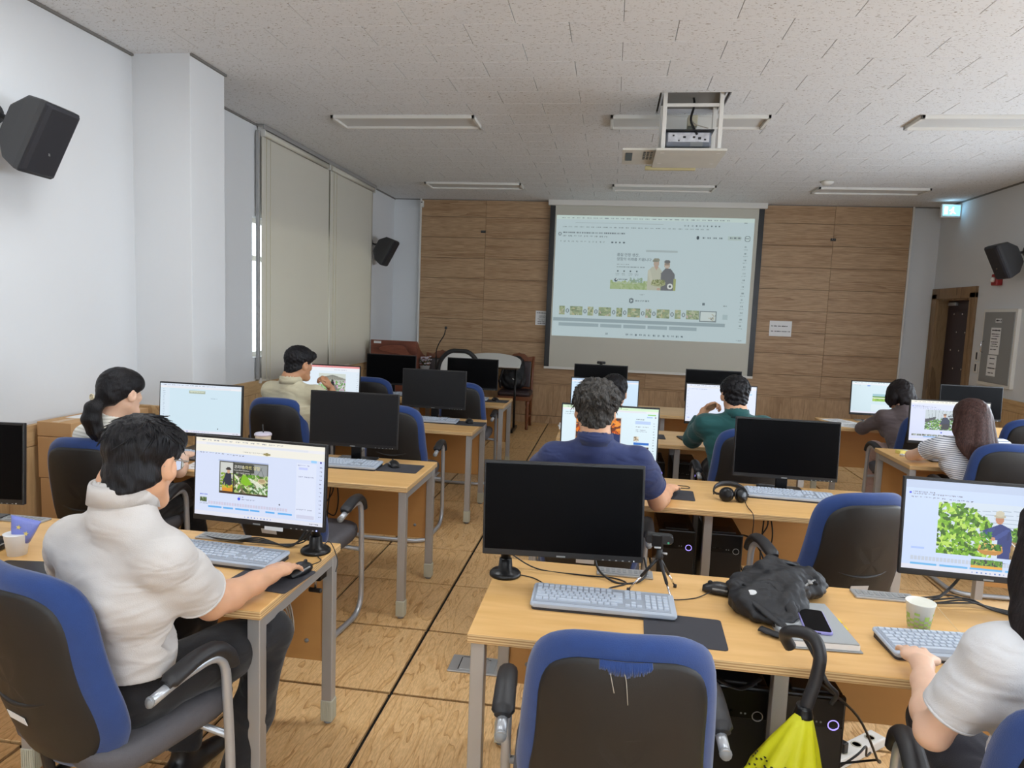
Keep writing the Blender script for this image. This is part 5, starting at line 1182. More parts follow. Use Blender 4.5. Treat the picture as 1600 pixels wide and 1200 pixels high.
    for S_, E_, W_ in ((SL, EL, WL), (SR, ER, WR)):
        d = unit(E_-S_)
        if sl <= 1:
            e = S_+(E_-S_)*sl; T.sweep([S_+up_*.005, S_*.5+e*.5, e+d*.03], [ar*1.3, ar*P.get('slw', 1.5)*.97, ar*P.get('slw', 1.5)*1.02], k=.028); ends.append((e, d, ar*P.get('slw', 1.5)))
        else:
            f = sl-1; e = E_+(W_-E_)*f; dd = unit(W_-E_); T.sweep([S_+up_*.005, S_*.5+E_*.5, E_, E_*.5+e*.5, e+dd*.02], [ar*1.32, ar*1.32, ar*1.26, ar*1.2, ar*1.08], k=.04); ends.append((e, dd, ar*1.1))
    if wf:
        T.disp(wav(P.get('seed', 1), 5, 18, 40, wf, False, (.4, .4, 1.5))); T.disp(wav(P.get('seed', 1)+9, 5, 50, 95, wf*.4, True, (.3, .3, 1.3)))
    for e, d, r_ in ends:
        T.cutlocal(e, d, r_*2.2, .004); T.sweep([e-d*.035, e+d*.06], [r_*.80, r_*.90], k=.004, mode='sub')
    T.cut(hip-up_*P.get('hem', .07), -up_+fw*P.get('hemt', 0.0), .004)
    T.sweep([neck+up_*(P.get('coll', .012)+.005)+fw*.01, neck+up_*.12+fw*.02], [nr+.004, nr+.02], k=.004, mode='sub', u=rt)
    shirt = obj('shirt', T.mesh('shirt', org), P['cloth'], body)
    if sl <= 1:
        for e, d, r_ in ends:
            a1 = unit(np.cross(d, (0, 0, 1.0) if abs(d[2]) < .9 else (0, 1.0, 0))); a2 = np.cross(d, a1)
            MB().tube([tuple(e-d*.004-org+(a1*math.cos(2*PI*k/28)+a2*math.sin(2*PI*k/28))*r_*1.0) for k in range(28)], .0042, 6, closed=True).build('sleeve_hem', P['cloth'], shirt)
    if P.get('collar'):
        n = 28; rings = []; tilt = unit(up_*1.0+fw*.18)
        for (dr, dz) in ((.006, -.028), (.017, -.030), (.012, .012), (.008, .022), (.002, .020), (.001, -.02)):
            ring = []
            for j in range(n):
                a = 2*PI*j/n; fr_ = math.sin(a); rr = nr+.006+dr; c = neck+up_*(.020+dz-.016*max(0, fr_))+fw*(.006) 
                ring.append(tuple(c+rt*(rr*math.cos(a))+fw*(rr*1.05*math.sin(a))-up_*(.02*max(0, fr_))-org))
            rings.append(ring)
        m_ = MB(); rings.append(rings[0]); m_.loft(rings, True, cap=False); m_.build('collar', P['cloth'], shirt)
    # ---------------- trousers and shoes
    B = Field(.011); kn = [np.array(q, float) for q in P['knees']]; an = [np.array(q, float) for q in P['ankles']]
    B.sweep([hip-up_*.02-rt*.07, hip-up_*.02+rt*.07], .118*k1, .105, up_, .05)
    for s_, K, Q in ((-1, kn[0], an[0]), (1, kn[1], an[1])):
        hj = hip+rt*s_*.095-up_*.02+fw*.02; B.sweep([hj, hj*.4+K*.6, K], [.088*k1, .080, .064], k=.04); B.sweep([K, K*.5+Q*.5, Q+up_*.02], [.062, .060, .055], k=.03); B.cutlocal(Q+up_*.02, Q-K, .11, .004)
        toe = unit(np.array([(K-hj)[0], (K-hj)[1], 0])+fw*.1)
        f_ = Field(.008); f_.sweep([Q-up_*(Q[2]-.042)-toe*.05, Q-up_*(Q[2]-.045)+toe*.03, Q-up_*(Q[2]-.036)+toe*.15], [.038, .043, .036], [.04, .04, .03], np.cross(toe, up_), .02); f_.sweep([Q+up_*.03, Q-up_*(Q[2]-.06)], .036, k=.03); f_.cut((0, 0, .004), (0, 0, -1), .004); obj('shoe', f_.mesh('shoe', org), P.get('shoe', SHOE), body)
    B.disp(wav(P.get('seed', 1)+20, 5, 20, 44, .003, True))
    obj('trousers', B.mesh('trousers', org), P.get('pants', TROU), body)
    # ---------------- hair
    Hf = Field(P.get('hh', .005)); st = P['hair']; hm = P['hairmat']; th_ = P.get('hthick', .012)
    Hf.ell(HL(0, -.014, .026), np.array([.073+th_, .093+th_, .082+th_])*hs, HA, .01)
    if st in ('under', 'tousled', 'crop'): Hf.ell(HL(0, -.030, -.036), np.array([.066, .070, .066])*hs, HA, .02); Hf.sweep([HL(0, -.030, -.05), HL(0, -.034, -.095)], [.067*hs, .064*hs], k=.02)
    if st == 'under':
        Hf.ell(HL(0, -.010, .043), np.array([.090, .106, .080])*hs, HA, .012); Hf.sweep([HL(-.042, .066, .068), HL(.045, .066, .064)], .027*hs, k=.03)
    if st == 'tousled':
        Hf.ell(HL(.004, -.018, .046), np.array([.096, .112, .083])*hs, HA, .02)
    if st == 'crop':
        Hf.ell(HL(0, -.006, .044), np.array([.090, .106, .082])*hs, HA, .015); Hf.sweep([HL(-.045, .075, .062), HL(.045, .075, .062)], .028*hs, k=.025)
    Hf.disp(wav(P.get('seed', 1)+3, 7, 60, 150, P.get('hamp', .0035), True))
    pl, ng = HL(0, 0, P.get('hline', -.012)), -(HA[2]-HA[1]*P.get('hslope', .75))
    if st in ('under', 'tousled', 'crop'): Hf.cut(pl, ng, .012)
    elif st == 'pony':
        Hf.ell(HL(0, .035, .040), np.array([.080, .072, .066])*hs, HA, .02); Hf.ell(HL(0, -.035, -.035), np.array([.066, .068, .06])*hs, HA, .02); Hf.cut(HL(0, 0, -.018), -(HA[2]-HA[1]*.40), .012); tb = HL(-.012, -.100, -.052)
        Hf.sweep([HL(0, -.075, -.03), tb], [.05, .026], k=.04)
        dn = np.array([0, 0, -1.0]); q = [tb, tb-HA[1]*.030+dn*.03-HA[0]*.008, tb-HA[1]*.038+dn*.085-HA[0]*.014, tb-HA[1]*.024+dn*.14-HA[0]*.006, tb-HA[1]*.01+dn*.185+HA[0]*.004]
        Hf.sweep(q, [.022, .040, .045, .036, .010], [.020, .032, .036, .030, .010], HA[0], .02); r = np.random.RandomState(4)
        for j in range(26):
            o = (HA[0]*r.uniform(-.034, .034)+HA[1]*r.uniform(-.026, .026)); Hf.sweep([q[1]+o*.5, q[2]+o, q[3]+o*.9+dn*.01, q[4]+o*.6+dn*r.uniform(-.01, .03)], [.006, .009, .008, .002], k=.006)
        o = MB(); n = 18; 
        for rr in (.016,): o.tube([tb+HA[1]*-.004-org+(HA[0]*math.cos(2*PI*k/n)+HA[2]*math.sin(2*PI*k/n)*.6+HA[1]*math.sin(2*PI*k/n)*.8)*.030 for k in range(n)], .008, 8, closed=True)
        o.build('hair_tie', plain('black hair tie', S(20, 20, 22), .8), body)
        c = tb-HA[1]*.034-HA[0]*.014+HA[2]*.022-org; o = MB(); o.tube([tuple(c+(HA[0]*math.cos(2*PI*k/n)*.013+HA[2]*math.sin(2*PI*k/n)*.013)) for k in range(n)], .0036, 6, closed=True); o.tube([tuple(c+(HA[0]*math.cos(2*PI*k/n)*.005+HA[2]*math.sin(2*PI*k/n)*.005)) for k in range(n)], .003, 6, closed=True); o.build('hair_clip', plain('pearl clip', S(226, 216, 186), .3, .5), body)
    elif st == 'bob':
        r = np.random.RandomState(8); Hf.ell(HL(0, -.02, -.01), np.array([.104, .108, .105])*hs, HA, .03)
        for j in range(46):
            a = r.uniform(-.25, PI+.25); x, y = math.cos(a)*.098, -abs(math.sin(a))*.098 if r.rand() < .8 else .02; z = r.uniform(-.06, .0); Hf.sweep([HL(x*.85, y*.85, z+.05), HL(x*1.05, y*1.05-.01, z-.02), HL(x*.98, y*.95, z-.065)], [.02, .018, .008], k=.012)
        Hf.cut(HL(0, .062, 0), HA[1]*1.0-HA[2]*.45, .02)
    elif st == 'long':
        r = np.random.RandomState(P.get('seed', 1)+5); dn = np.array([0, 0, -1.0]); Lh = P.get('hlen', .36)
        Hf.ell(HL(0, -.02, -.005), np.array([.096, .106, .112])*hs, HA, .03)
        for j in range(64):
            a = r.uniform(-.12, PI+.12); x, y = math.cos(a)*.088, -math.sin(a)*.098-.008
            base = HL(x, y, r.uniform(-.03, .01)); bk = -fw*(.02+.03*max(0, math.sin(a))); e1 = base+dn*Lh*.35+bk+rt*x*.40; e2 = base+dn*Lh*.72+bk*1.25+rt*x*.75; e3 = base+dn*Lh*r.uniform(.86, 1.14)+bk*1.1+rt*(x*.9+r.uniform(-.014, .014))
            Hf.sweep([base, e1, e2, e3], [.020, .020, .015, .004], k=.010)
        for (x, y, ox, of, l2) in P.get('locks', ()):   # face-side locks falling in front of the shoulder
            b0 = HL(x, y, -.02); q = [b0, b0+dn*l2*.4+rt*ox*.5+fw*of*.5, b0+dn*l2*.8+rt*ox+fw*of, b0+dn*l2+rt*ox*1.0+fw*of]
            for j in range(7): o_ = rt*r.uniform(-.016, .016)+fw*r.uniform(-.012, .012); Hf.sweep([b0+o_*.4, q[1]+o_, q[2]+o_*.8, q[3]+o_*.3+dn*r.uniform(-.03, .02)], [.014, .013, .010, .003], k=.008)
        Hf.cut(HL(0, .066, .0), HA[1]*1.0-HA[2]*.55, .02)
    hme = Hf.mesh('hair', org)
    hobj = obj('hair', hme, hm, body)
    if P.get('tufts'):
        r = random.Random(P.get('seed', 1)+2); q = MB(); n = P['tufts']
        for j in range(n):
            a = r.uniform(0, 2*PI); e = r.uniform(P.get('te', -.15), 1.45); rx_, ry_, rz_ = P.get('tr', (.098, .114, .084)); c0 = (.002, -.014, .044)
            dirv = (math.cos(a)*math.cos(e), math.sin(a)*math.cos(e), math.sin(e)); b0 = HL(c0[0]+dirv[0]*rx_*.96, c0[1]+dirv[1]*ry_*.96, c0[2]+dirv[2]*rz_*.96)
            cr = HL(.005, -.05, .13); ou = unit(b0-HL(*c0)); fl_ = b0-cr; fl_ = unit(fl_-ou*(fl_@ou))+HA[2]*-.25*(1-e/1.5); sw = np.cross(ou, fl_)*r.uniform(-.7, .7); L_ = P.get('tl', .04)*r.uniform(.6, 1.25); lift = P.get('tlift', .35)*r.uniform(.3, 1.2)
            P_ = [b0-org, b0+(fl_+sw*.3+ou*lift)*L_*.45-org, b0+(fl_*.95+sw+ou*lift*.45)*L_-org]; q.tube([tuple(v) for v in smoothpath([tuple(v) for v in P_], 3)], [.0030*r.uniform(.6, 1), .0030, .0028, .0024, .002, .0013, .0005], 4, caps=False)
        tf = q.build('hair_strands', hm, hobj); tf['kind'] = 'stuff'
    # ---------------- glasses
    if P.get('glasses'):
        gm = plain('glasses frame', P['glasses'], .3, .6); g = bpy.data.objects.new('glasses', None); COL.objects.link(g); g.parent = body; n = 22
        for s_ in (-1, 1):
            ring = [HL(s_*.032+.023*math.cos(2*PI*k/n), .106-.0006*abs(s_), .0+.0185*math.sin(2*PI*k/n))-org for k in range(n)]
            MB().tube([tuple(v) for v in ring], .0013, 6, closed=True).build('rim', gm, g); m_ = MB(); m_.add([tuple(v) for v in ring], [tuple(range(n))]); m_.build('lens', 'glass', g)
            MB().tube([tuple(HL(*v)-org) for v in ((s_*.055, .106, .006), (s_*.076, .09, .010), (s_*.085, .02, .008), (s_*.083, -.005, .006), (s_*.080, -.026, -.012))], .0017, 6).build('temple', gm, g)
        MB().tube([tuple(HL(*v)-org) for v in ((-.010, .107, .006), (0, .110, .009), (.010, .107, .006))], .0013, 6).build('bridge', gm, g)
    return body
PEOPLE_BEGIN = True
CREAM = clothmat('cream cotton', S(200, 196, 193)); KNIT = clothmat('white ribbed knit', S(236, 234, 226), .35, 260, (.016, .30, S(206, 204, 192), .25), .2); BEI = clothmat('beige cotton', S(200, 192, 164)); NAVY = clothmat('navy pique', S(40, 52, 96)); TEAL = clothmat('teal cotton', S(26, 82, 82)); TAUP = clothmat('taupe jersey', S(92, 80, 80)); STRP = clothmat('white jersey with navy stripes', S(228, 230, 236), .15, 350, (.013, .26, S(84, 92, 116), .08)); WHT = clothmat('white jersey', S(208, 209, 212)); DARK = clothmat('charcoal shirt', S(52, 54, 62))
dn = (0, 0, -1)
person('man in a cream short-sleeved shirt and thin glasses working a mouse at the corner desk', dict(
    hip=(-1.36, 1.70, .57), yaw=-18, neck=(-1.24, 1.605, 1.130), head=(-1.215, 1.655, 1.215), hrot=(2, 16, 0), sl=(-1.46, 1.70, .960), sr=(-1.105, 1.58, .985), el=(-1.62, 1.88, .80), er=(-1.10, 1.785, .772), wl=(-1.47, 2.08, .775), wr=(-1.045, 2.035, .772),
    hl=((.3, 1, -.05), dn, .3), hr=((.10, 1, -.02), dn, .28), knees=((-1.36, 2.12, .58), (-1.04, 2.02, .585)), ankles=((-1.38, 2.06, .10), (-1.10, 1.90, .10)), skin=SK1, cloth=CREAM, hair='under', hairmat=HBLK, hs=1.0, hthick=.005, hamp=.002, hline=-.048, hslope=.5, glasses=S(190, 176, 160), collar=True, sleeve=.72, slw=1.5, wr_amp=.0022, seed=11, h=.0052, h2=.0062, hem=-.055, bulk=1.02, tufts=300, te=.4, tl=.05, tlift=.03, tr=(.091, .107, .081)))
person('woman with a black ponytail and pearl clip in a white ribbed knit top', dict(
    hip=(-2.46, 3.12, .56), yaw=-12, neck=(-2.40, 3.02, 1.035), head=(-2.345, 3.05, 1.185), hrot=(-14, 6, 0), sl=(-2.56, 3.08, .945), sr=(-2.245, 3.01, .945), el=(-2.66, 3.30, .75), er=(-2.19, 3.27, .75), wl=(-2.52, 3.54, .768), wr=(-2.34, 3.54, .768), hl=((.1, 1, 0), dn, .35), hr=((-.1, 1, 0), dn, .35),
    knees=((-2.50, 3.56, .57), (-2.28, 3.56, .57)), ankles=((-2.5, 3.52, .1), (-2.28, 3.50, .1)), skin=SK2, cloth=KNIT, hair='pony', hairmat=HBLK, hs=.98, female=True, s=.92, sleeve=.8, wr_amp=.0012, seed=21, hamp=.0012, hthick=.014))
person('man in a beige shirt resting his chin on his hand by the window blinds', dict(
    hip=(-2.34, 4.80, .57), yaw=-6, neck=(-2.285, 4.73, 1.075), head=(-2.245, 4.785, 1.21), hrot=(-28, 8, 0), sl=(-2.455, 4.78, .99), sr=(-2.08, 4.72, .99), el=(-2.55, 5.0, .76), er=(-2.02, 5.02, .80), wl=(-2.38, 5.22, .768), wr=(-2.10, 5.02, 1.01), hl=((.2, 1, 0), dn, .35), hr=((-.2, -.5, .8), (-.8, -.3, -.2), .9),
    knees=((-2.46, 5.26, .57), (-2.22, 5.26, .57)), ankles=((-2.46, 5.22, .1), (-2.22, 5.2, .1)), skin=SK3, cloth=BEI, hair='crop', hairmat=HBLK, hs=1.02, hthick=.007, hline=-.028, hslope=.6, collar=True, sleeve=1.7, wr_amp=.003, seed=31, h=.007, hamp=.002))
person('grey-haired man in a navy polo shirt reaching for a mouse mat', dict(
    hip=(-.05, 3.16, .57), yaw=0, neck=(-.045, 3.13, 1.075), head=(-.052, 3.19, 1.215), hrot=(2, 8, 0), sl=(-.235, 3.17, .985), sr=(.155, 3.17, .985), el=(-.36, 3.36, .765), er=(.265, 3.335, .76), wl=(-.22, 3.62, .768), wr=(.335, 3.57, .768), hl=((.2, 1, 0), dn, .35), hr=((.30, 1, -.02), dn, .22),
    knees=((-.17, 3.62, .58), (.09, 3.62, .58)), ankles=((-.17, 3.58, .1), (.09, 3.56, .1)), skin=SK1, cloth=NAVY, hair='tousled', hairmat=HGRY, hs=1.05, hthick=.004, hline=-.030, hslope=.6, collar=True, sleeve=.62, slw=1.55, wr_amp=.002, seed=41, h=.006, hamp=.008, tufts=700, te=-.05, tl=.048, tlift=.32, tr=(.096, .112, .083), bulk=1.05))
person('black-haired man half hidden behind the grey-haired man in navy', dict(
    hip=(.03, 4.86, .56), yaw=0, neck=(.035, 4.90, .975), head=(.045, 4.98, 1.10), hrot=(4, 14, 0), sl=(-.155, 4.92, .89), sr=(.22, 4.92, .89), el=(-.26, 5.12, .76), er=(.32, 5.12, .76), wl=(-.12, 5.3, .768), wr=(.18, 5.3, .768), hl=((.1, 1, 0), dn, .35), hr=((-.1, 1, 0), dn, .35),
    knees=((-.09, 5.3, .57), (.14, 5.3, .57)), ankles=((-.09, 5.26, .1), (.14, 5.24, .1)), skin=SK1, cloth=DARK, hair='crop', hairmat=HBLK, hs=1.02, hthick=.008, hline=-.03, hslope=.6, wr_amp=.002, seed=51, h=.008, collar=True))
person('man in a teal long-sleeved shirt holding his chin before a white screen', dict(
    hip=(.90, 4.70, .57), yaw=4, neck=(.86, 4.74, 1.015), head=(.85, 4.81, 1.145), hrot=(6, 10, 0), sl=(.665, 4.77, .935), sr=(1.045, 4.77, .945), el=(.615, 5.02, .79), er=(1.14, 4.98, .77), wl=(.685, 4.985, 1.005), wr=(1.02, 5.22, .768), hl=((.55, -.25, .45), (.5, -.6, -.3), .9), hr=((-.1, 1, 0), dn, .35),
    knees=((.78, 5.16, .57), (1.02, 5.16, .57)), ankles=((.78, 5.12, .1), (1.02, 5.1, .1)), skin=SK1, cloth=TEAL, hair='crop', hairmat=HBLK, hs=1.02, hthick=.010, hline=-.026, hslope=.62, collar=True, sleeve=1.72, wr_amp=.003, seed=61, h=.007, hamp=.004, tufts=260, te=.0, tl=.03, tlift=.2, tr=(.092, .108, .083)))
person('woman with a dark wavy bob in a taupe top typing at the front row', dict(
    hip=(2.50, 6.02, .56), yaw=8, neck=(2.49, 6.22, .945), head=(2.475, 6.30, 1.072), hrot=(10, 12, 0), sl=(2.335, 6.24, .865), sr=(2.655, 6.26, .865), el=(2.24, 6.42, .735), er=(2.72, 6.50, .76), wl=(2.38, 6.665, .772), wr=(2.62, 6.68, .772), hl=((.25, 1, 0), dn, .35), hr=((-.2, 1, 0), dn, .35),
    knees=((2.36, 6.44, .56), (2.58, 6.46, .56)), ankles=((2.32, 6.30, .1), (2.54, 6.30, .1)), skin=SK2, cloth=TAUP, pants=BEIG, shoe=plain('pale shoe', S(206, 190, 176), .6), hair='bob', hairmat=HDRK, hs=1.0, female=True, s=.92, sleeve=1.12, slw=1.5, wr_amp=.003, seed=71, h=.008, hamp=.006))
person('woman with long straight brown hair and glasses in a striped t-shirt', dict(
    hip=(2.44, 4.66, .56), yaw=4, neck=(2.335, 4.72, .965), head=(2.305, 4.765, 1.085), hrot=(20, 10, -3), sl=(2.155, 4.78, .885), sr=(2.50, 4.74, .895), el=(2.085, 5.03, .768), er=(2.60, 4.99, .765), wl=(2.28, 5.10, .768), wr=(2.47, 5.13, .768), hl=((1, .35, 0), dn, .3), hr=((-.1, 1, 0), dn, .35),
    knees=((2.34, 5.12, .56), (2.56, 5.12, .56)), ankles=((2.34, 5.06, .1), (2.56, 5.06, .1)), skin=SK2, cloth=STRP, pants=TROU, hair='long', hairmat=HBRN, hs=1.0, female=True, s=.94, sleeve=.46, slw=1.6, wr_amp=.002, seed=81, h=.007, hamp=.0025, hlen=.46, glasses=S(40, 26, 26), locks=((-.075, .02, -.02, .035, .42),)))
person('woman with long dark hair in a white t-shirt typing beside the paper cup', dict(
    hip=(1.04, 1.50, .565), yaw=-4, neck=(.985, 1.50, 1.075), head=(.978, 1.56, 1.215), hrot=(6, 8, 0), sl=(.83, 1.50, .98), sr=(1.17, 1.50, .98), el=(.755, 1.575, .752), er=(1.24, 1.66, .77), wl=(.838, 1.835, .788), wr=(1.16, 1.87, .778), hl=((.16, 1, -.04), dn, .2), hr=((-.2, 1, 0), dn, .4),
    knees=((.94, 1.95, .57), (1.16, 1.95, .57)), ankles=((.94, 1.92, .1), (1.16, 1.92, .1)), skin=SK2, cloth=WHT, pants=JEAN, hair='long', hairmat=HDRK, hs=1.0, female=True, s=1.0, sleeve=.72, slw=1.38, wr_amp=.0035, seed=91, h=.0055, h2=.0062, hamp=.002, hlen=.42, locks=((-.09, -.02, -.035, -.05, .40),), bulk=1.08))
# ================================================================== THINGS ON THE DESKS
def cable(label, pts, r=.003, mat='cable', sub=6, name='cable'):
    o = MB().tube(smoothpath(pts, sub), r, 7).build(name, mat); return tag(o, label, 'cable', 'loose cables')
# ---- backpack slumped on the desk
NYL = plain('black crinkled nylon', S(19, 20, 25), .6, bump=.35, bscale=90, var=.25, vscale=30)
o = np.array([.60, 2.31, DZ]); F = Field(.0055)
F.sweep([o+(-.10, -.02, .045), o+(-.01, .05, .052), o+(.10, .10, .042)], [.080, .095, .075], [.044, .052, .040], (.6, -.8, 0), .03)
F.ell(o+(-.10, -.09, .036), (.080, .075, .040), None, .03); F.ell(o+(-.02, -.05, .036), (.085, .09, .040), None, .03); F.ell(o+(.12, .12, .036), (.055, .05, .038), None, .03)
for k, (a, b_, c) in enumerate((((-.14, -.10, .065), (-.03, -.01, .095), (.12, .12, .075)), ((-.16, -.04, .065), (-.05, .09, .092), (.09, .16, .07)), ((-.05, -.17, .03), (.0, -.10, .068), (.04, -.02, .085)), ((-.11, -.17, .02), (-.06, -.19, .025), (-.01, -.17, .025)), ((-.06, .05, .10), (-.01, .11, .108), (.03, .08, .095)))):
    F.sweep([o+a, o+b_, o+c], .014, k=.012)
F.disp(wav(5, 7, 40, 90, .0045, True)); F.disp(wav(8, 5, 110, 200, .0018)); F.cut(o+(0, 0, .001), (0, 0, -1), .004)
t = obj('backpack', F.mesh('backpack', tuple(o)), NYL, None, tuple(o)); tag(t, 'crumpled black nylon backpack slumped on the desk beside the grey notebook', 'backpack')
sp_ = [(-.13, -.08, .078), (-.05, -.05, .092), (-.01, -.12, .066), (-.01, -.18, .03), (-.07, -.20, .016)]
def strap(parent, pts, w, th_, mat, name='strap'):
    P_ = smoothpath(pts, 7); rings = []
    for i, p_ in enumerate(P_):
        tg = (P_[min(i+1, len(P_)-1)]-P_[max(0, i-1)]).normalized(); s_ = tg.cross(Vector((0, 0, 1))); s_ = s_.normalized() if s_.length > .1 else Vector((1, 0, 0)); nn = s_.cross(tg); wr_ = 1+.12*math.sin(i*2.3)
        rings.append([p_+s_*(w*wr_*math.cos(a))+nn*(th_*math.sin(a)) for a in [2*PI*k/8 for k in range(8)]])
    return MB().loft(rings, True).build(name, mat, parent)
strap(t, sp_, .019, .007, NYL); strap(t, [(-.05, .07, .10), (.02, .11, .108), (.09, .16, .078), (.15, .165, .04), (.165, .12, .02)], .017, .007, NYL); strap(t, [(-.12, -.13, .06), (-.08, -.19, .04), (-.04, -.235, .022), (-.06, -.26, .010), (-.11, -.23, .012)], .017, .006, NYL)
MB().tube(smoothpath([(.03, -.07, .070), (.07, -.02, .078), (.11, .04, .074), (.15, .10, .058)], 5), .0035, 6).build('zip', 'greymetal', t); MB().box((.09, .005, .082), (.012, .03, .006), .002).build('zip_pull', 'alu', t)
MB().prism([(.017*math.cos(2*PI*k/20), .010*math.sin(2*PI*k/20)) for k in range(20)], 0, .003).build('emblem', 'label', t, (-.118, -.118, .0755)).rotation_euler = (.55, -.25, -.5)
# ---- notebook and phone
t = thing('notebook', 'thick grey clothbound notebook lying under a phone', 'notebook', (.642, 2.135, DZ), math.radians(3))
GC = plain('grey cloth cover', S(158, 162, 164), .8, bump=.2, bscale=500)
MB().box((0, 0, .003), (.215, .285, .004), .0015).build('back_cover', GC, t); MB().box((.002, 0, .013), (.196, .272, .016), .001).build('pages', 'paper', t); MB().box((-.004, .004, .0235), (.205, .28, .004), .0015).build('front_cover', GC, t); MB().box((-.104, 0, .013), (.008, .283, .022), .003).build('spine', GC, t)
for k, y in enumerate((.05, -.0)): MB().box((.105, y, .012), (.02, .03, .001)).build('page_tab', plain('yellow tab', S(236, 206, 60), .6), t)
t = thing('smartphone', 'black-screened phone in a lavender case lying on the grey notebook', 'phone', (.655, 2.125, DZ+.0257), math.radians(-5))
MB().prism(rrect(.078, .163, .012, 4), 0, .009, .002).build('case', plain('lavender case', S(150, 146, 206), .4), t); MB().prism(rrect(.071, .155, .009, 4), .0088, .0098).build('screen', 'screenoff', t); MB().box((0, -.0815, .0045), (.009, .001, .003)).build('charge_port', 'black', t)
# ---- paper cup with green checks
t = thing('paper_cup', 'white paper cup with a green check pattern beside the keyboard', 'cup', (.985, 2.205, DZ))
n = 32
MB().lathe([(.029, .0), (.0405, .088), (.042, .089), (.042, .092), (.040, .092), (.0285, .006)], n=n).build('cup_wall', plain('cup paper', S(232, 232, 222), .7), t)
q = MB()
for r in range(7):
    z0, z1 = .012+r*.0075, .012+(r+1)*.0075
    for k in range(n):
        if ((k//2)+r) % 2 == 0 and r < 5 or (r >= 5 and (k//2) % 2 == 0 and (k//4+r) % 2):
            a0, a1 = 2*PI*k/n, 2*PI*(k+1)/n; f = lambda z: .0296+(.0405-.029)*z/.088
            q.add([(f(z0)*math.cos(a0), f(z0)*math.sin(a0), z0), (f(z0)*math.cos(a1), f(z0)*math.sin(a1), z0), (f(z1)*math.cos(a1), f(z1)*math.sin(a1), z1), (f(z1)*math.cos(a0), f(z1)*math.sin(a0), z1)], [(0, 1, 2, 3)])
q.build('check_print', plain('pale green print', S(168, 196, 100), .7), t)
MB().tube([(.039, -.004, .088), (.09, -.05, .03), (.125, -.085, .012)], .0007, 5).build('tag_string', plain('tea string', S(226, 206, 170), .8), t)
# ---- tripod webcam
t = thing('webcam_tripod', 'mini tripod with silver legs and black grips standing behind the keyboard', 'tripod', (.20, 2.30, DZ))
top = Vector((0, 0, .128))
for k, (x, y) in enumerate(((-.095, .002), (.045, -.082), (.066, .072))):
    e = Vector((x, y, .004)); mid = top.lerp(e, .58)
    lg = MB().tube([top, mid], .0055, 8).build('leg', 'rubber', t); MB().tube([mid, e], .0035, 8).build('leg_tube', 'chrome', lg); MB().lathe([(.001, -.004), (.006, -.004), (.006, .006), (.001, .008)], tuple(e), 10).build('leg_foot', 'rubber', lg)
MB().lathe([(.012, 0), (.014, .008), (.010, .022), (.009, .036)], (0, 0, .122), 14).build('ball_head', 'black', t); MB().tube([(.008, -.004, .145), (.024, -.012, .145)], .004, 8).build('lock_knob', 'alu', t)
t = thing('webcam', 'black wide webcam mounted on the mini tripod', 'webcam', (.196, 2.30, DZ+.158))
MB().prism(rrect(.092, .032, .013, 4), -.016, .012, .003, lambda v: Vector((v.x, v.z, v.y+.035))).build('body', 'black', t); MB().box((-.008, -.018, .032), (.034, .01, .040), .004).build('privacy_cover', 'satin', t); MB().box((0, .004, .010), (.03, .025, .022), .004).build('mount_clip', 'black', t); MB().lathe([(.001, 0), (.0035, 0), (.0035, .002)], n=10).build('indicator', 'green', t, (.03, -.016, .026)).rotation_euler = (PI/2, 0, 0); MB().box((-.004, -.010, .006), (.022, .004, .006), .001).build('mark_plate', 'label', t)
# ---- headphones
t = thing('headphones', 'black over-ear headphones lying on the desk beside the keyboard', 'headphones', (.665, 3.64, DZ), math.radians(6))
pts = [(-.085*math.cos(a)*1.0, .03+.085*math.sin(a)*.75, .028+.035*math.sin(a)) for a in [PI*k/16 for k in range(17)]]
rings = []
P_ = [Vector(v) for v in pts]
for i, p_ in enumerate(P_):
    tg = (P_[min(i+1, 16)]-P_[max(0, i-1)]).normalized(); s_ = Vector((0, 0, 1)); nn = s_.cross(tg).normalized(); rings.append([p_+s_*(.014*math.cos(a))+nn*(.005*math.sin(a)) for a in [2*PI*k/8 for k in range(8)]])
MB().loft(rings, True).build('headband', 'rubber', t)
for s_ in (-1, 1):
    MB().tube([(s_*.085, .03, .028), (s_*.080, -.005, .03), (s_*.062, -.028, .034)], .006, 8).build('yoke', 'black', t)
    cu_ = MB().lathe([(.012, -.012), (.034, -.010), (.038, 0), (.036, .012), (.026, .020), (.008, .022)], n=20).build('ear_cup', 'satin', t, (s_*.038, -.038, .036)); cu_.rotation_euler = (math.radians(70), 0, s_*.7)
    e_ = MB().lathe([(.018, -.018), (.032, -.018), (.038, -.009), (.032, .0), (.018, .0)], n=20).build('ear_pad', 'rubber', t, (s_*.036, -.030, .036)); e_.rotation_euler = (math.radians(70), 0, s_*.7)
MB().tube(smoothpath([(.045, -.06, .02), (.04, -.14, .004), (.035, -.26, -.01), (.034, -.262, -.12), (.03, -.262, -.28)], 6), .0022, 6).build('lead', 'cable', t)
o_ = MB(); o_.tube(fillet([(0, 0, .003), (.10, .0, .003), (.11, .02, .003), (.10, .055, .003), (.0, .055, .003)], .015, 4), .0022, 6); tag(o_.build('spectacles_cord', 'cable', None, (.365, 3.80, DZ)), 'thin black wire loop lying past the navy-polo man\'s hand', 'cord')
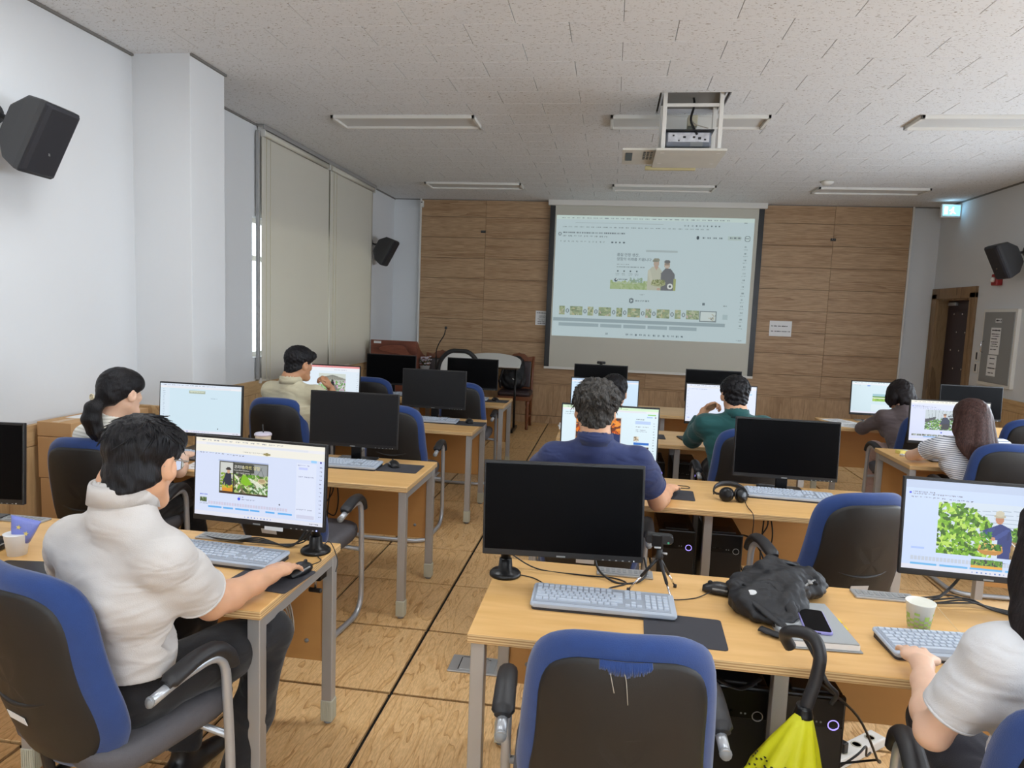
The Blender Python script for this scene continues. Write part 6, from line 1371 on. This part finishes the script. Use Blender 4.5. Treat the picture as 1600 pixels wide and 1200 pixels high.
# ---- take-away cups
t = thing('takeaway_cup', 'tall white lidded take-away cup with a dark straw behind the lit poster monitor', 'cup', (-2.005, 3.80, DZ))
MB().lathe([(.032, 0), (.046, .14), (.048, .142)], n=24).build('cup_wall', plain('cream cup', S(226, 220, 206), .5), t); MB().lathe([(.050, .140), (.050, .150), (.044, .156), (.020, .158), (.001, .158)], n=24).build('lid', plain('lilac lid', S(206, 200, 216), .3), t); MB().tube([(.004, 0, .12), (-.004, .004, .205)], .004, 8).build('straw', 'black', t)
t = thing('snack_cup', 'white cup holding a blue starred snack bag on the corner desk', 'cup', (-2.05, 2.12, DZ))
MB().lathe([(.030, 0), (.040, .075), (.042, .077)], n=24).build('cup_wall', 'paper', t)
bm_ = MB(); bm_.loft([[Vector((x*w, y*d, z)) for x, y in rrect(1, 1, .3, 3)] for z, w, d in ((.05, .055, .03), (.09, .075, .034), (.12, .09, .02), (.135, .10, .006))], True)
sb = bm_.build('snack_bag', plain('periwinkle foil', S(120, 132, 206), .35, bump=.4, bscale=60), t); sb.rotation_euler = (0, .25, .3)
for k, (x, z) in enumerate(((-.01, .105), (.018, .088))):
    st_ = [((.009 if j % 2 == 0 else .004)*math.cos(PI*j/5+.3), (.009 if j % 2 == 0 else .004)*math.sin(PI*j/5+.3)) for j in range(10)]
    MB().prism(st_, 0, .001, 0, lambda v: Vector((v.x+x, -.0185-v.z, v.y+z))).build('star', plain('star yellow', S(226, 206, 120), .5), sb)
t = thing('mouse_mat', 'black mouse mat with white scribbled print beside the cream-shirted man', 'mouse mat', (-1.90, 1.985, DZ), math.radians(8), 'dark mouse mats'); MB().prism(rrect(.24, .18, .01, 4), 0, .003).build('mat', 'black', t)
q = MB(); r = random.Random(5)
for k in range(16): x = -.09+k*.011; q.tube([(x, -.05+r.uniform(-.006, .006), .0036), (x+.006, -.04+r.uniform(-.01, .01), .0036), (x+.012, -.05+r.uniform(-.006, .006), .0036)], .0035, 5)
q.build('print', 'label', t); mouse(-2.16, 2.14, 10, 'black mouse before the switched-off monitor by the white wall')
t = thing('smartphone', 'blue-backed phone lying beyond the keyboard of the cream-shirted man', 'phone', (-1.60, 2.33, DZ), math.radians(-35)); MB().prism(rrect(.075, .155, .01, 4), 0, .009, .002).build('case', plain('blue case', S(70, 110, 200), .4), t); MB().prism(rrect(.068, .148, .008, 4), .0088, .0096).build('screen', 'screenoff', t)
def papers(label, x, y, yaw, n, cat='paper', w=.21, d=.297):
    t = thing('paper_sheets', label, cat, (x, y, DZ), math.radians(yaw)); r = random.Random(int(x*100))
    for k in range(n):
        s_ = MB().box((0, 0, 0), (w, d, .0012)).build('sheet', 'paper', t, (r.uniform(-.02, .02), r.uniform(-.02, .02), .001+k*.0016), r.uniform(-.12, .12))
        if k == n-1:
            q = MB()
            for j in range(9): q.box((-.01, d/2-.04-j*.026, .0009), (w*.75*r.uniform(.6, 1), .004, .0004))
            q.build('print', 'ink', s_)
papers('white printed sheets on the desk left of the woman in taupe', 2.20, 6.92, 20, 3); papers('open white booklet near the desk edge left of the woman in taupe', 2.24, 6.70, -12, 2); papers('white sheet beside the keyboard of the woman with the ponytail', -2.22, 3.60, 12, 1)
t = thing('magazine_pile', 'pile of black and white magazines at the desk corner before the black-haired man', 'magazines', (-.27, 5.50, DZ), math.radians(6))
for k in range(4):
    mg = MB().box((0, 0, .005), (.19, .25, .009), .0015).build('magazine', 'paper', t, (rnd.uniform(-.012, .012), rnd.uniform(-.012, .012), k*.0095), rnd.uniform(-.1, .1)); q = MB()
    for j in range(10): q.box((rnd.uniform(-.06, .06), rnd.uniform(-.1, .1), .0098), (rnd.uniform(.02, .06), rnd.uniform(.015, .05), .0006))
    q.box((0, -.126, .005), (.17, .001, .005)); q.build('print', 'ink', mg)
t = thing('smartphone', 'dark phone on the desk between the black-haired man and the man in teal', 'phone', (.60, 5.40, DZ), math.radians(10)); MB().prism(rrect(.078, .163, .012, 4), 0, .009, .002).build('case', 'black', t); MB().prism(rrect(.071, .155, .009, 4), .0088, .0098).build('screen', 'screenoffgrey', t)
F = Field(.005); F.ell((.70, 5.36, DZ+.014), (.03, .025, .016), None, .01); F.ell((.715, 5.375, DZ+.022), (.018, .018, .015), None, .01); F.disp(wav(3, 6, 120, 220, .004, True)); F.cut((0, 0, DZ+.001), (0, 0, -1)); t = obj('tissue', F.mesh('tissue', (.70, 5.36, DZ)), 'paper', None, (.70, 5.36, DZ)); tag(t, 'crumpled white tissue beside the dark phone', 'tissue')
t = thing('snack_box', 'small yellow carton lying on the desk of the woman in stripes', 'carton', (2.17, 5.36, DZ), math.radians(20)); MB().box((0, 0, .012), (.10, .05, .024), .002).build('carton', plain('yellow carton', S(226, 214, 120), .6), t); MB().box((.02, 0, .0245), (.03, .035, .001)).build('print', 'label', t)
t = thing('lip_balm', 'small white round tin beside the yellow carton', 'tin', (2.115, 5.24, DZ)); MB().lathe([(.017, 0), (.017, .010), (.018, .010), (.018, .016), (.001, .017)], n=18).build('tin', 'label', t); MB().lathe([(.001, .0171), (.007, .0173)], n=12).build('print', plain('violet print', S(90, 80, 160), .5), t)
t = thing('webcam', 'small black webcam clipped on top of a front-row monitor', 'webcam', (-.08, 7.11, 1.137)); MB().box((0, 0, .022), (.09, .03, .028), .01).build('body', 'black', t); MB().lathe([(.001, 0), (.014, 0), (.014, .008), (.001, .010)], n=16).build('lens', 'satin', t, (0, -.015, .022)).rotation_euler = (PI/2, 0, 0); MB().box((0, .004, .004), (.03, .04, .012), .003).build('clip', 'black', t)
t = thing('paper_map', 'crumpled white printed sheet at the door-side end of the headphone desk', 'paper', (1.36, 3.78, DZ), .2); MB().box((0, 0, .008), (.09, .20, .014), .005).build('sheet', 'paper', t)
# ---- umbrella hooked on the desk edge
t = thing('umbrella', 'lime-yellow folded umbrella with a black crook handle hooked on the desk edge', 'umbrella', (.548, 1.80, 0))
hk = [(-.018, .100, .768), (-.036, .090, .800), (-.034, .070, .823), (-.008, .040, .838), (.016, .010, .836), (.026, -.010, .802), (.020, -.015, .744), (.006, -.020, .692), (-.002, -.020, .660)]
MB().tube(smoothpath(hk, 6), .0165, 12).build('crook_handle', 'rubber', t)
MB().lathe([(.019, .672), (.020, .662), (.023, .648), (.025, .642), (.023, .640)], (-.005, -.020, 0), 16).build('collar', 'satin', t)
n = 48; rings = []
for z, R_, cx_ in ((.650, .020, -.006), (.62, .034, -.012), (.56, .060, -.026), (.48, .088, -.044), (.38, .106, -.058), (.27, .112, -.066), (.17, .104, -.07), (.12, .09, -.07)):
    fo = min(1, (.650-z)/.16); rings.append([Vector((cx_+R_*(1+.15*fo*math.cos(8*a))*math.cos(a), -.025+R_*(1+.15*fo*math.cos(8*a))*math.sin(a)*.8, z)) for a in [2*PI*k/n for k in range(n)]])
UM = plain('lime yellow nylon', S(206, 206, 16), .55, bump=.1, bscale=60); cn = MB().loft(rings, True).build('canopy', UM, t)
q = MB(); r = random.Random(9); zs = [(.56, .060, -.026), (.48, .088, -.044), (.38, .106, -.058), (.27, .112, -.066)]
for k in range(170):
    a = r.uniform(PI*.95, PI*1.50); z = r.uniform(.30, .53)
    for (za, ra, ca), (zb, rb_, cb) in zip(zs[:-1], zs[1:]):
        if zb <= z <= za: u_ = (z-zb)/(za-zb); R_ = rb_+(ra-rb_)*u_; cx_ = cb+(ca-cb)*u_
    fo = min(1, (.650-z)/.16); R2 = R_*(1+.15*fo*math.cos(8*a))+.0014; q.box(Vector((cx_+R2*math.cos(a), -.025+R2*math.sin(a)*.8, z)), (.004, .006, .0024), 0, Matrix.Rotation(a, 3, 'Z'))
o_ = q.build('dash_print', 'black', cn); o_['kind'] = 'stuff'
MB().tube([(-.07, -.025, .13), (-.07, -.025, .0)], .006, 8).build('tip', 'satin', t)
MB().tube(smoothpath([(.0, .045, .822), (.02, .02, .79), (.05, .0, .73), (.085, .02, .69), (.08, .04, .65)], 6), .006, 6).build('wrist_loop', 'rubber', t)
# ---- bag on the tower under the desk
F = Field(.008); o = np.array([.435, 2.16, .562]); F.ell(o+(0, .05, .055), (.10, .11, .045), None, .03); F.sweep([o+(-.09, -.05, .05), o+(-.02, -.10, .085), o+(.07, -.06, .06)], .014, k=.02); F.disp(wav(15, 6, 40, 80, .006, True)); F.cut(o+(0, 0, .0005), (0, 0, -1), .004)
t = obj('shoulder_bag', F.mesh('shoulder_bag', tuple(o)), NYL, None, tuple(o)); tag(t, 'soft black bag stuffed on top of the computer tower under the desk', 'bag'); strap(t, [(-.10, -.06, .05), (-.07, -.11, .02), (.0, -.13, -.0), (.06, -.11, .03)], .012, .004, NYL)
# ---- power strip and cables
t = thing('power_strip', 'white plastic power strip on the floor beside the computer tower', 'power strip', (1.02, 2.68, 0), math.radians(40)); MB().box((0, 0, .02), (.30, .065, .04), .006).build('body', 'whitemetal', t)
for k in range(3): MB().lathe([(.020, .040), (.020, .042), (.016, .042), (.016, .036)], (-.09+k*.09, 0, 0), 16).build('socket', 'cap', t)
MB().box((-.09, 0, .06), (.03, .03, .04), .005).build('plug', 'black', t)
cable('black monitor lead looping behind the tripod keyboard', [(-.02, 2.42, DZ+.10), (.0, 2.40, DZ+.03), (.06, 2.36, DZ+.004), (.13, 2.37, DZ+.004), (.17, 2.42, DZ+.02), (.16, 2.45, DZ+.07)], .004)
cable('thin black lead running from the clamp base along the tripod desk', [(-.33, 2.42, DZ+.06), (-.22, 2.42, DZ+.004), (-.05, 2.40, DZ+.003), (.05, 2.40, DZ+.003), (.10, 2.36, DZ+.003), (.04, 2.30, DZ+.003), (.05, 2.25, DZ+.003)], .0025)
cable('mouse lead curling from behind the tripod keyboard', [(.38, 2.33, DZ+.012), (.33, 2.29, DZ+.003), (.27, 2.26, DZ+.003), (.23, 2.255, DZ+.003)], .0018)
cable('keyboard lead from the clamp pole to the grey keyboard', [(-.29, 2.35, DZ+.004), (-.22, 2.33, DZ+.003), (-.16, 2.26, DZ+.004), (-.14, 2.235, DZ+.008)], .002)
for k, (dx, dy) in enumerate(((0, 0), (.02, .02), (-.02, .035), (.03, -.02))):
    cable('black cable in the tangle behind the paper cup, %s' % ('straight lowest strand', 'second strand', 'third strand bowed toward the screen wall', 'topmost strand')[k], [(1.02+dx, 2.44, DZ+.004), (1.12, 2.42+dy, DZ+.008+k*.003), (1.22+dx, 2.44+dy, DZ+.02), (1.30, 2.42+dy*.5, DZ+.006), (1.40, 2.36+dy, DZ+.004), (1.43, 2.34, DZ+.003)], .003)
cable('thick black lead hanging from the farmer-picture monitor', [(1.22, 2.45, DZ+.12), (1.20, 2.47, DZ+.06), (1.14, 2.44, DZ+.02), (1.08, 2.43, DZ+.006)], .005)
for k in range(4):
    j = k*.012; cable('black cable behind the cream-shirted man\'s keyboard, %s' % ('lowest strand of the bundle', 'second strand of the bundle', 'third strand of the bundle', 'topmost strand of the bundle')[k], [(-1.55, 2.45, DZ+.004), (-1.42+j, 2.43-j, DZ+.004+j*.4), (-1.30, 2.41+j*.6, DZ+.012+j*.3), (-1.20+j, 2.43-j*.5, DZ+.006), (-1.12, 2.44, DZ+.02+j), (-1.09, 2.47, DZ+.07+j)], .0028)
cable('mouse lead by the corner clamp', [(-1.0, 2.245, DZ+.012), (-.995, 2.31, DZ+.004), (-1.03, 2.36, DZ+.006), (-1.02, 2.44, DZ+.03), (-.97, 2.40, DZ-.02), (-.955, 2.35, DZ-.05)], .0018)
for k in range(5):
    a = k*.5; cable('pale coiled cable under the cream-shirted man\'s desk, %s loop' % ('lowest', 'second', 'middle', 'fourth', 'highest')[k], [(-1.30, 2.40, .60), (-1.33+.03*math.cos(a), 2.38, .48), (-1.25+.05*math.cos(a), 2.36, .36+.02*k), (-1.16+.03*math.sin(a), 2.37, .40), (-1.18, 2.39, .48+.02*k), (-1.30, 2.38, .40)], .003, 'cablew')
cable('black cable dangling under the cream-shirted man\'s desk', [(-1.31, 2.42, .66), (-1.36, 2.38, .5), (-1.30, 2.34, .36), (-1.36, 2.34, .2), (-1.45, 2.36, .06), (-1.55, 2.40, .006)], .004)
for (x, y, lb) in ((-1.60, 3.86, 'third-row window-side'), (-1.62, 5.56, 'second-row window-side'), (.88, 3.86, 'headphone')):
    cable('black cable loop dangling under the %s desk' % lb, [(x, y, .68), (x+.02, y-.03, .55), (x-.03, y-.04, .45), (x+.03, y-.03, .40), (x+.05, y-.02, .5), (x+.02, y, .66)], .004); cable('black lead dropping to the floor under the %s desk' % lb, [(x+.01, y, .68), (x-.01, y-.04, .4), (x, y-.05, .2), (x-.06, y-.06, .02), (x-.2, y-.05, .008)], .004)
cable('black power lead arching from the unlit tower under the headphone desk', [(.70, 3.85, .46), (.80, 3.84, .47), (.88, 3.83, .38), (.93, 3.82, .2), (.94, 3.80, .02)], .005)
for k, P_ in enumerate((((.62, 1.93, .66), (.78, 2.06, .5), (.92, 2.24, .26), (.98, 2.40, .16), (.86, 2.44, .10), (.74, 2.42, .08)), ((.70, 2.3, .62), (.78, 2.32, .45), (.80, 2.36, .2), (.78, 2.42, .05)), ((.82, 2.46, .02), (.95, 2.50, .10), (1.0, 2.54, .12), (1.02, 2.58, .06), (1.05, 2.62, .05)), ((.74, 2.44, .012), (1.0, 2.52, .006), (1.3, 2.60, .006), (1.7, 2.66, .006)))):
    cable('black cable %s' % ('slung from the desk edge past the violet-lit tower', 'dropping behind the violet-lit tower', 'looping up by the white power strip', 'lying across the floor past the power strip')[k], P_, .004)
# ================================================================== AROUND THE ROOM
zz = 0
for k, (h_, w, d, dx) in enumerate(((.30, .26, .60, 0), (.30, .25, .62, .01), (.24, .24, .60, 0), (.085, .215, .66, .0))):
    t = thing('cardboard_box', 'brown cardboard box against the white wall, %s in the stack of four' % ('lowest', 'second from below', 'third from below', 'slim topmost')[k], 'box', (-3.19+w/2+dx, 3.46+d/2, zz), 0, 'stacked cardboard boxes')
    MB().box((0, 0, h_/2), (w, d, h_-.003), .003).build('carton', 'card', t); MB().box((0, 0, h_-.001), (.05, d*.99, .0015)).build('tape', plain('brown tape', S(196, 160, 112), .3), t)
    if k == 3: MB().box((-.02, -.1, h_), (.09, .14, .001)).build('label', 'paper', t)
    zz += h_
t = thing('lectern', 'mahogany lectern with a raised front and curved side in the corner by the blinds', 'lectern', (-2.83, 8.85, 0))
MB().box((0, .25, .50), (.60, .42, 1.0), .006).build('cabinet', 'mahogany', t); MB().box((0, .0, 1.02), (.62, .03, .36), .004).build('front_board', 'mahogany', t)
for s_ in (-1, 1):
    prof = [(0, .84), (.42, .84), (.44, .90), (.38, .98), (.28, 1.03), (.16, 1.08), (.06, 1.17), (.0, 1.20)]
    MB().prism([(y, z) for y, z in prof], -.012, .012, 0, lambda v: Vector((s_*.305+v.z, v.x, v.y))).build('side_cheek', 'mahogany', t)
MB().box((-.22, -.0165, 1.17), (.10, .002, .03), .0005).build('name_tag', 'label', t)
MB().box((0, .22, 1.0), (.58, .36, .02), .003).build('reading_shelf', 'darkbrown', t)
t = thing('flower_pot', 'small pot of pale artificial flowers beside the lectern', 'flowers', (-2.43, 8.95, .0)); MB().box((0, 0, .40), (.16, .16, .80), .004).build('pedestal', 'darkbrown', t); MB().lathe([(.05, .80), (.07, .87), (.072, .88)], n=16).build('pot', 'greymetal', t); q = MB(); r = random.Random(3)
for k in range(26): p_ = Vector((r.uniform(-.07, .07), r.uniform(-.07, .07), .90+r.uniform(0, .10))); q.lathe([(.001, -.01), (.014, -.004), (.018, .006), (.001, .01)], tuple(p_), 8)
o_ = q.build('blossoms', plain('pale lilac petals', S(196, 186, 196), .7), t); o_['kind'] = 'stuff'; q = MB()
for k in range(14): a = r.uniform(0, 6.28); q.tube([(0, 0, .87), (.04*math.cos(a), .04*math.sin(a), .93), (.085*math.cos(a), .085*math.sin(a), .95+r.uniform(-.03, .03))], [.002, .006, .001], 5)
o_ = q.build('leaves', plain('dark leaf', S(70, 84, 60), .6), t); o_['kind'] = 'stuff'
# rounded white board with a thick dark rim, standing on castors
t = thing('rounded_board', 'white rounded-top board with a thick dark rim standing before the wood wall', 'whiteboard', (-1.965, 8.95, 0))
def arch(w, h0, h1, r): return [(w/2, h0), (w/2, h1-r)]+arc(w/2-r, h1-r, r, 10, 90, 8)+arc(-w/2+r, h1-r, r, 90, 170, 8)+[(-w/2, h1-r), (-w/2, h0)]
MB().prism(arch(.50, .36, 1.02, .17), -.008, .008, .002, lambda v: Vector((v.x, -v.z, v.y+.05*(1-(v.x/.25)**2)*max(0, (v.y-.5)/.5)))).build('panel', 'gloss', t)
pth = [(x, 0, z+.05*(1-(x/.27)**2)*max(0, (z-.5)/.5)) for x, z in arch(.55, .34, 1.045, .20)]
MB().tube(pth, .030, 10).build('rim', 'rubber', t); MB().tube([(-.275, 0, .34), (.275, 0, .34)], .028, 10).build('bottom_rim', 'rubber', t)
for s_ in (-1, 1):
    MB().tube([(s_*.2, 0, .34), (s_*.2, 0, .05)], .016, 10).build('leg', 'satin', t); MB().box((s_*.2, 0, .045), (.04, .42, .03), .006).build('foot', 'satin', t)
# folded table with a white D-shaped top
t = thing('flip_table', 'folding table with a white curved top tipped up behind the dark monitor', 'table', (-1.60, 9.35, 0))
Dp = [(-.42, -.20), (.42, -.20), (.42, -.05)]+[(.42*math.cos(a), -.05+.25*math.sin(a)) for a in [PI*k/16 for k in range(1, 16)]]+[(-.42, -.05)]
R_ = Matrix.Rotation(math.radians(22), 3, 'X')
MB().prism(Dp, 0, .022, .003, lambda v: R_ @ v+Vector((0, 0, .96))).build('tabletop', 'gloss', t); MB().prism([(x*.97, y*.97) for x, y in Dp], -.012, 0, 0, lambda v: R_ @ v+Vector((0, 0, .96))).build('tabletop_underside', 'darkbrown', t)
MB().box((0, .0, .90), (.74, .03, .10), .004).build('apron', 'darkbrown', t)
for s_ in (-1, 1): MB().tube([(s_*.34, 0, .90), (s_*.34, 0, .05)], .016, 10).build('leg', 'satin', t); MB().box((s_*.34, 0, .03), (.04, .46, .04), .006).build('foot', 'satin', t)
# carved wooden chairs
def wood_chair(x, y, yaw, label):
    t = thing('wooden_chair', label, 'chair', (x, y, 0), math.radians(yaw), 'carved wooden chairs')
    for sx in (-1, 1):
        pr_ = [(.021, 0), (.024, .02), (.018, .06), (.024, .10), (.028, .28), (.022, .32), (.03, .36), (.026, .42)]; MB().lathe(pr_, (sx*.20, -.20, 0), 12).build('leg', 'chairwood', t)
        MB().tube([(sx*.20, .20, 0), (sx*.20, .20, .45), (sx*.205, .235, .75), (sx*.21, .27, 1.0)], .02, 8).build('leg', 'chairwood', t)
        MB().box((sx*.20, 0, .16), (.022, .38, .025), .004).build('stretcher', 'chairwood', t)
    MB().box((0, 0, .435), (.46, .46, .06), .008).build('seat_rail', 'chairwood', t)
    MB().loft([[Vector((x_*s_, y_*s_, z)) for x_, y_ in rrect(.46, .46, .05, 4)] for z, s_ in ((.465, .98), (.50, 1), (.525, .96), (.535, .8))], True).build('seat_cushion', 'leather', t)
    MB().box((0, .24, .74), (.36, .035, .38), .014, Matrix.Rotation(math.radians(-8), 3, 'X')).build('back_cushion', 'leather', t)
    cr = [(-.20, .93), (.20, .93), (.20, 1.0), (.13, .985), (.08, 1.03), (.03, 1.035), (0, 1.05), (-.03, 1.035), (-.08, 1.03), (-.13, .985), (-.20, 1.0)]
    MB().prism(cr, -.014, .014, 0, lambda v: Vector((v.x, .265-v.z, v.y))).build('crest_rail', 'chairwood', t); MB().box((0, .222, .54), (.38, .03, .04), .004).build('lower_rail', 'chairwood', t)
    return t
wood_chair(-1.30, 9.72, 0, 'carved brown wooden chair with maroon leather holding a black backpack'); wood_chair(-2.36, 9.55, 10, 'carved brown wooden chair half hidden behind the rounded white board')
F = Field(.010); o = np.array([-1.36, 9.74, .535]); F.sweep([o+(0, .02, .10), o+(.02, .10, .40)], [.19, .13], [.09, .07], (1, 0, 0), .05); F.ell(o+(-.02, -.05, .13), (.15, .08, .12), None, .04); F.disp(wav(25, 6, 20, 50, .006, True)); F.cut(o+(0, 0, .001), (0, 0, -1), .004)
t = obj('backpack', F.mesh('backpack', tuple(o)), plain('black nylon', S(16, 17, 22), .6), None, tuple(o)); tag(t, 'black backpack propped on the carved wooden chair by the screen', 'backpack'); MB().box((.04, -.145, .16), (.03, .004, .012), .001, Matrix.Rotation(.5, 3, 'Y')).build('emblem', 'label', t); strap(t, [(-.12, -.06, .3), (-.16, -.1, .15), (-.15, -.08, .02)], .02, .006, 'black')
t = thing('microphone_stand', 'black gooseneck microphone rising behind the rounded board', 'microphone', (-2.33, 9.15, 0)); MB().lathe([(.001, 0), (.13, 0), (.13, .012), (.03, .025), (.012, .04)], n=24).build('base', 'satin', t); MB().tube([(0, 0, .03), (0, 0, 1.0)], .010, 10).build('pole', 'satin', t)
MB().tube(smoothpath([(0, 0, 1.0), (.003, 0, 1.08), (.04, 0, 1.18), (.10, 0, 1.28), (.12, 0, 1.36)], 6), .007, 8).build('gooseneck', 'satin', t); MB().lathe([(.006, -.02), (.016, -.012), (.019, .0), (.016, .014), (.001, .022)], n=14).build('capsule', 'rubber', t, (.125, 0, 1.385))
bpy.context.view_layer.update()
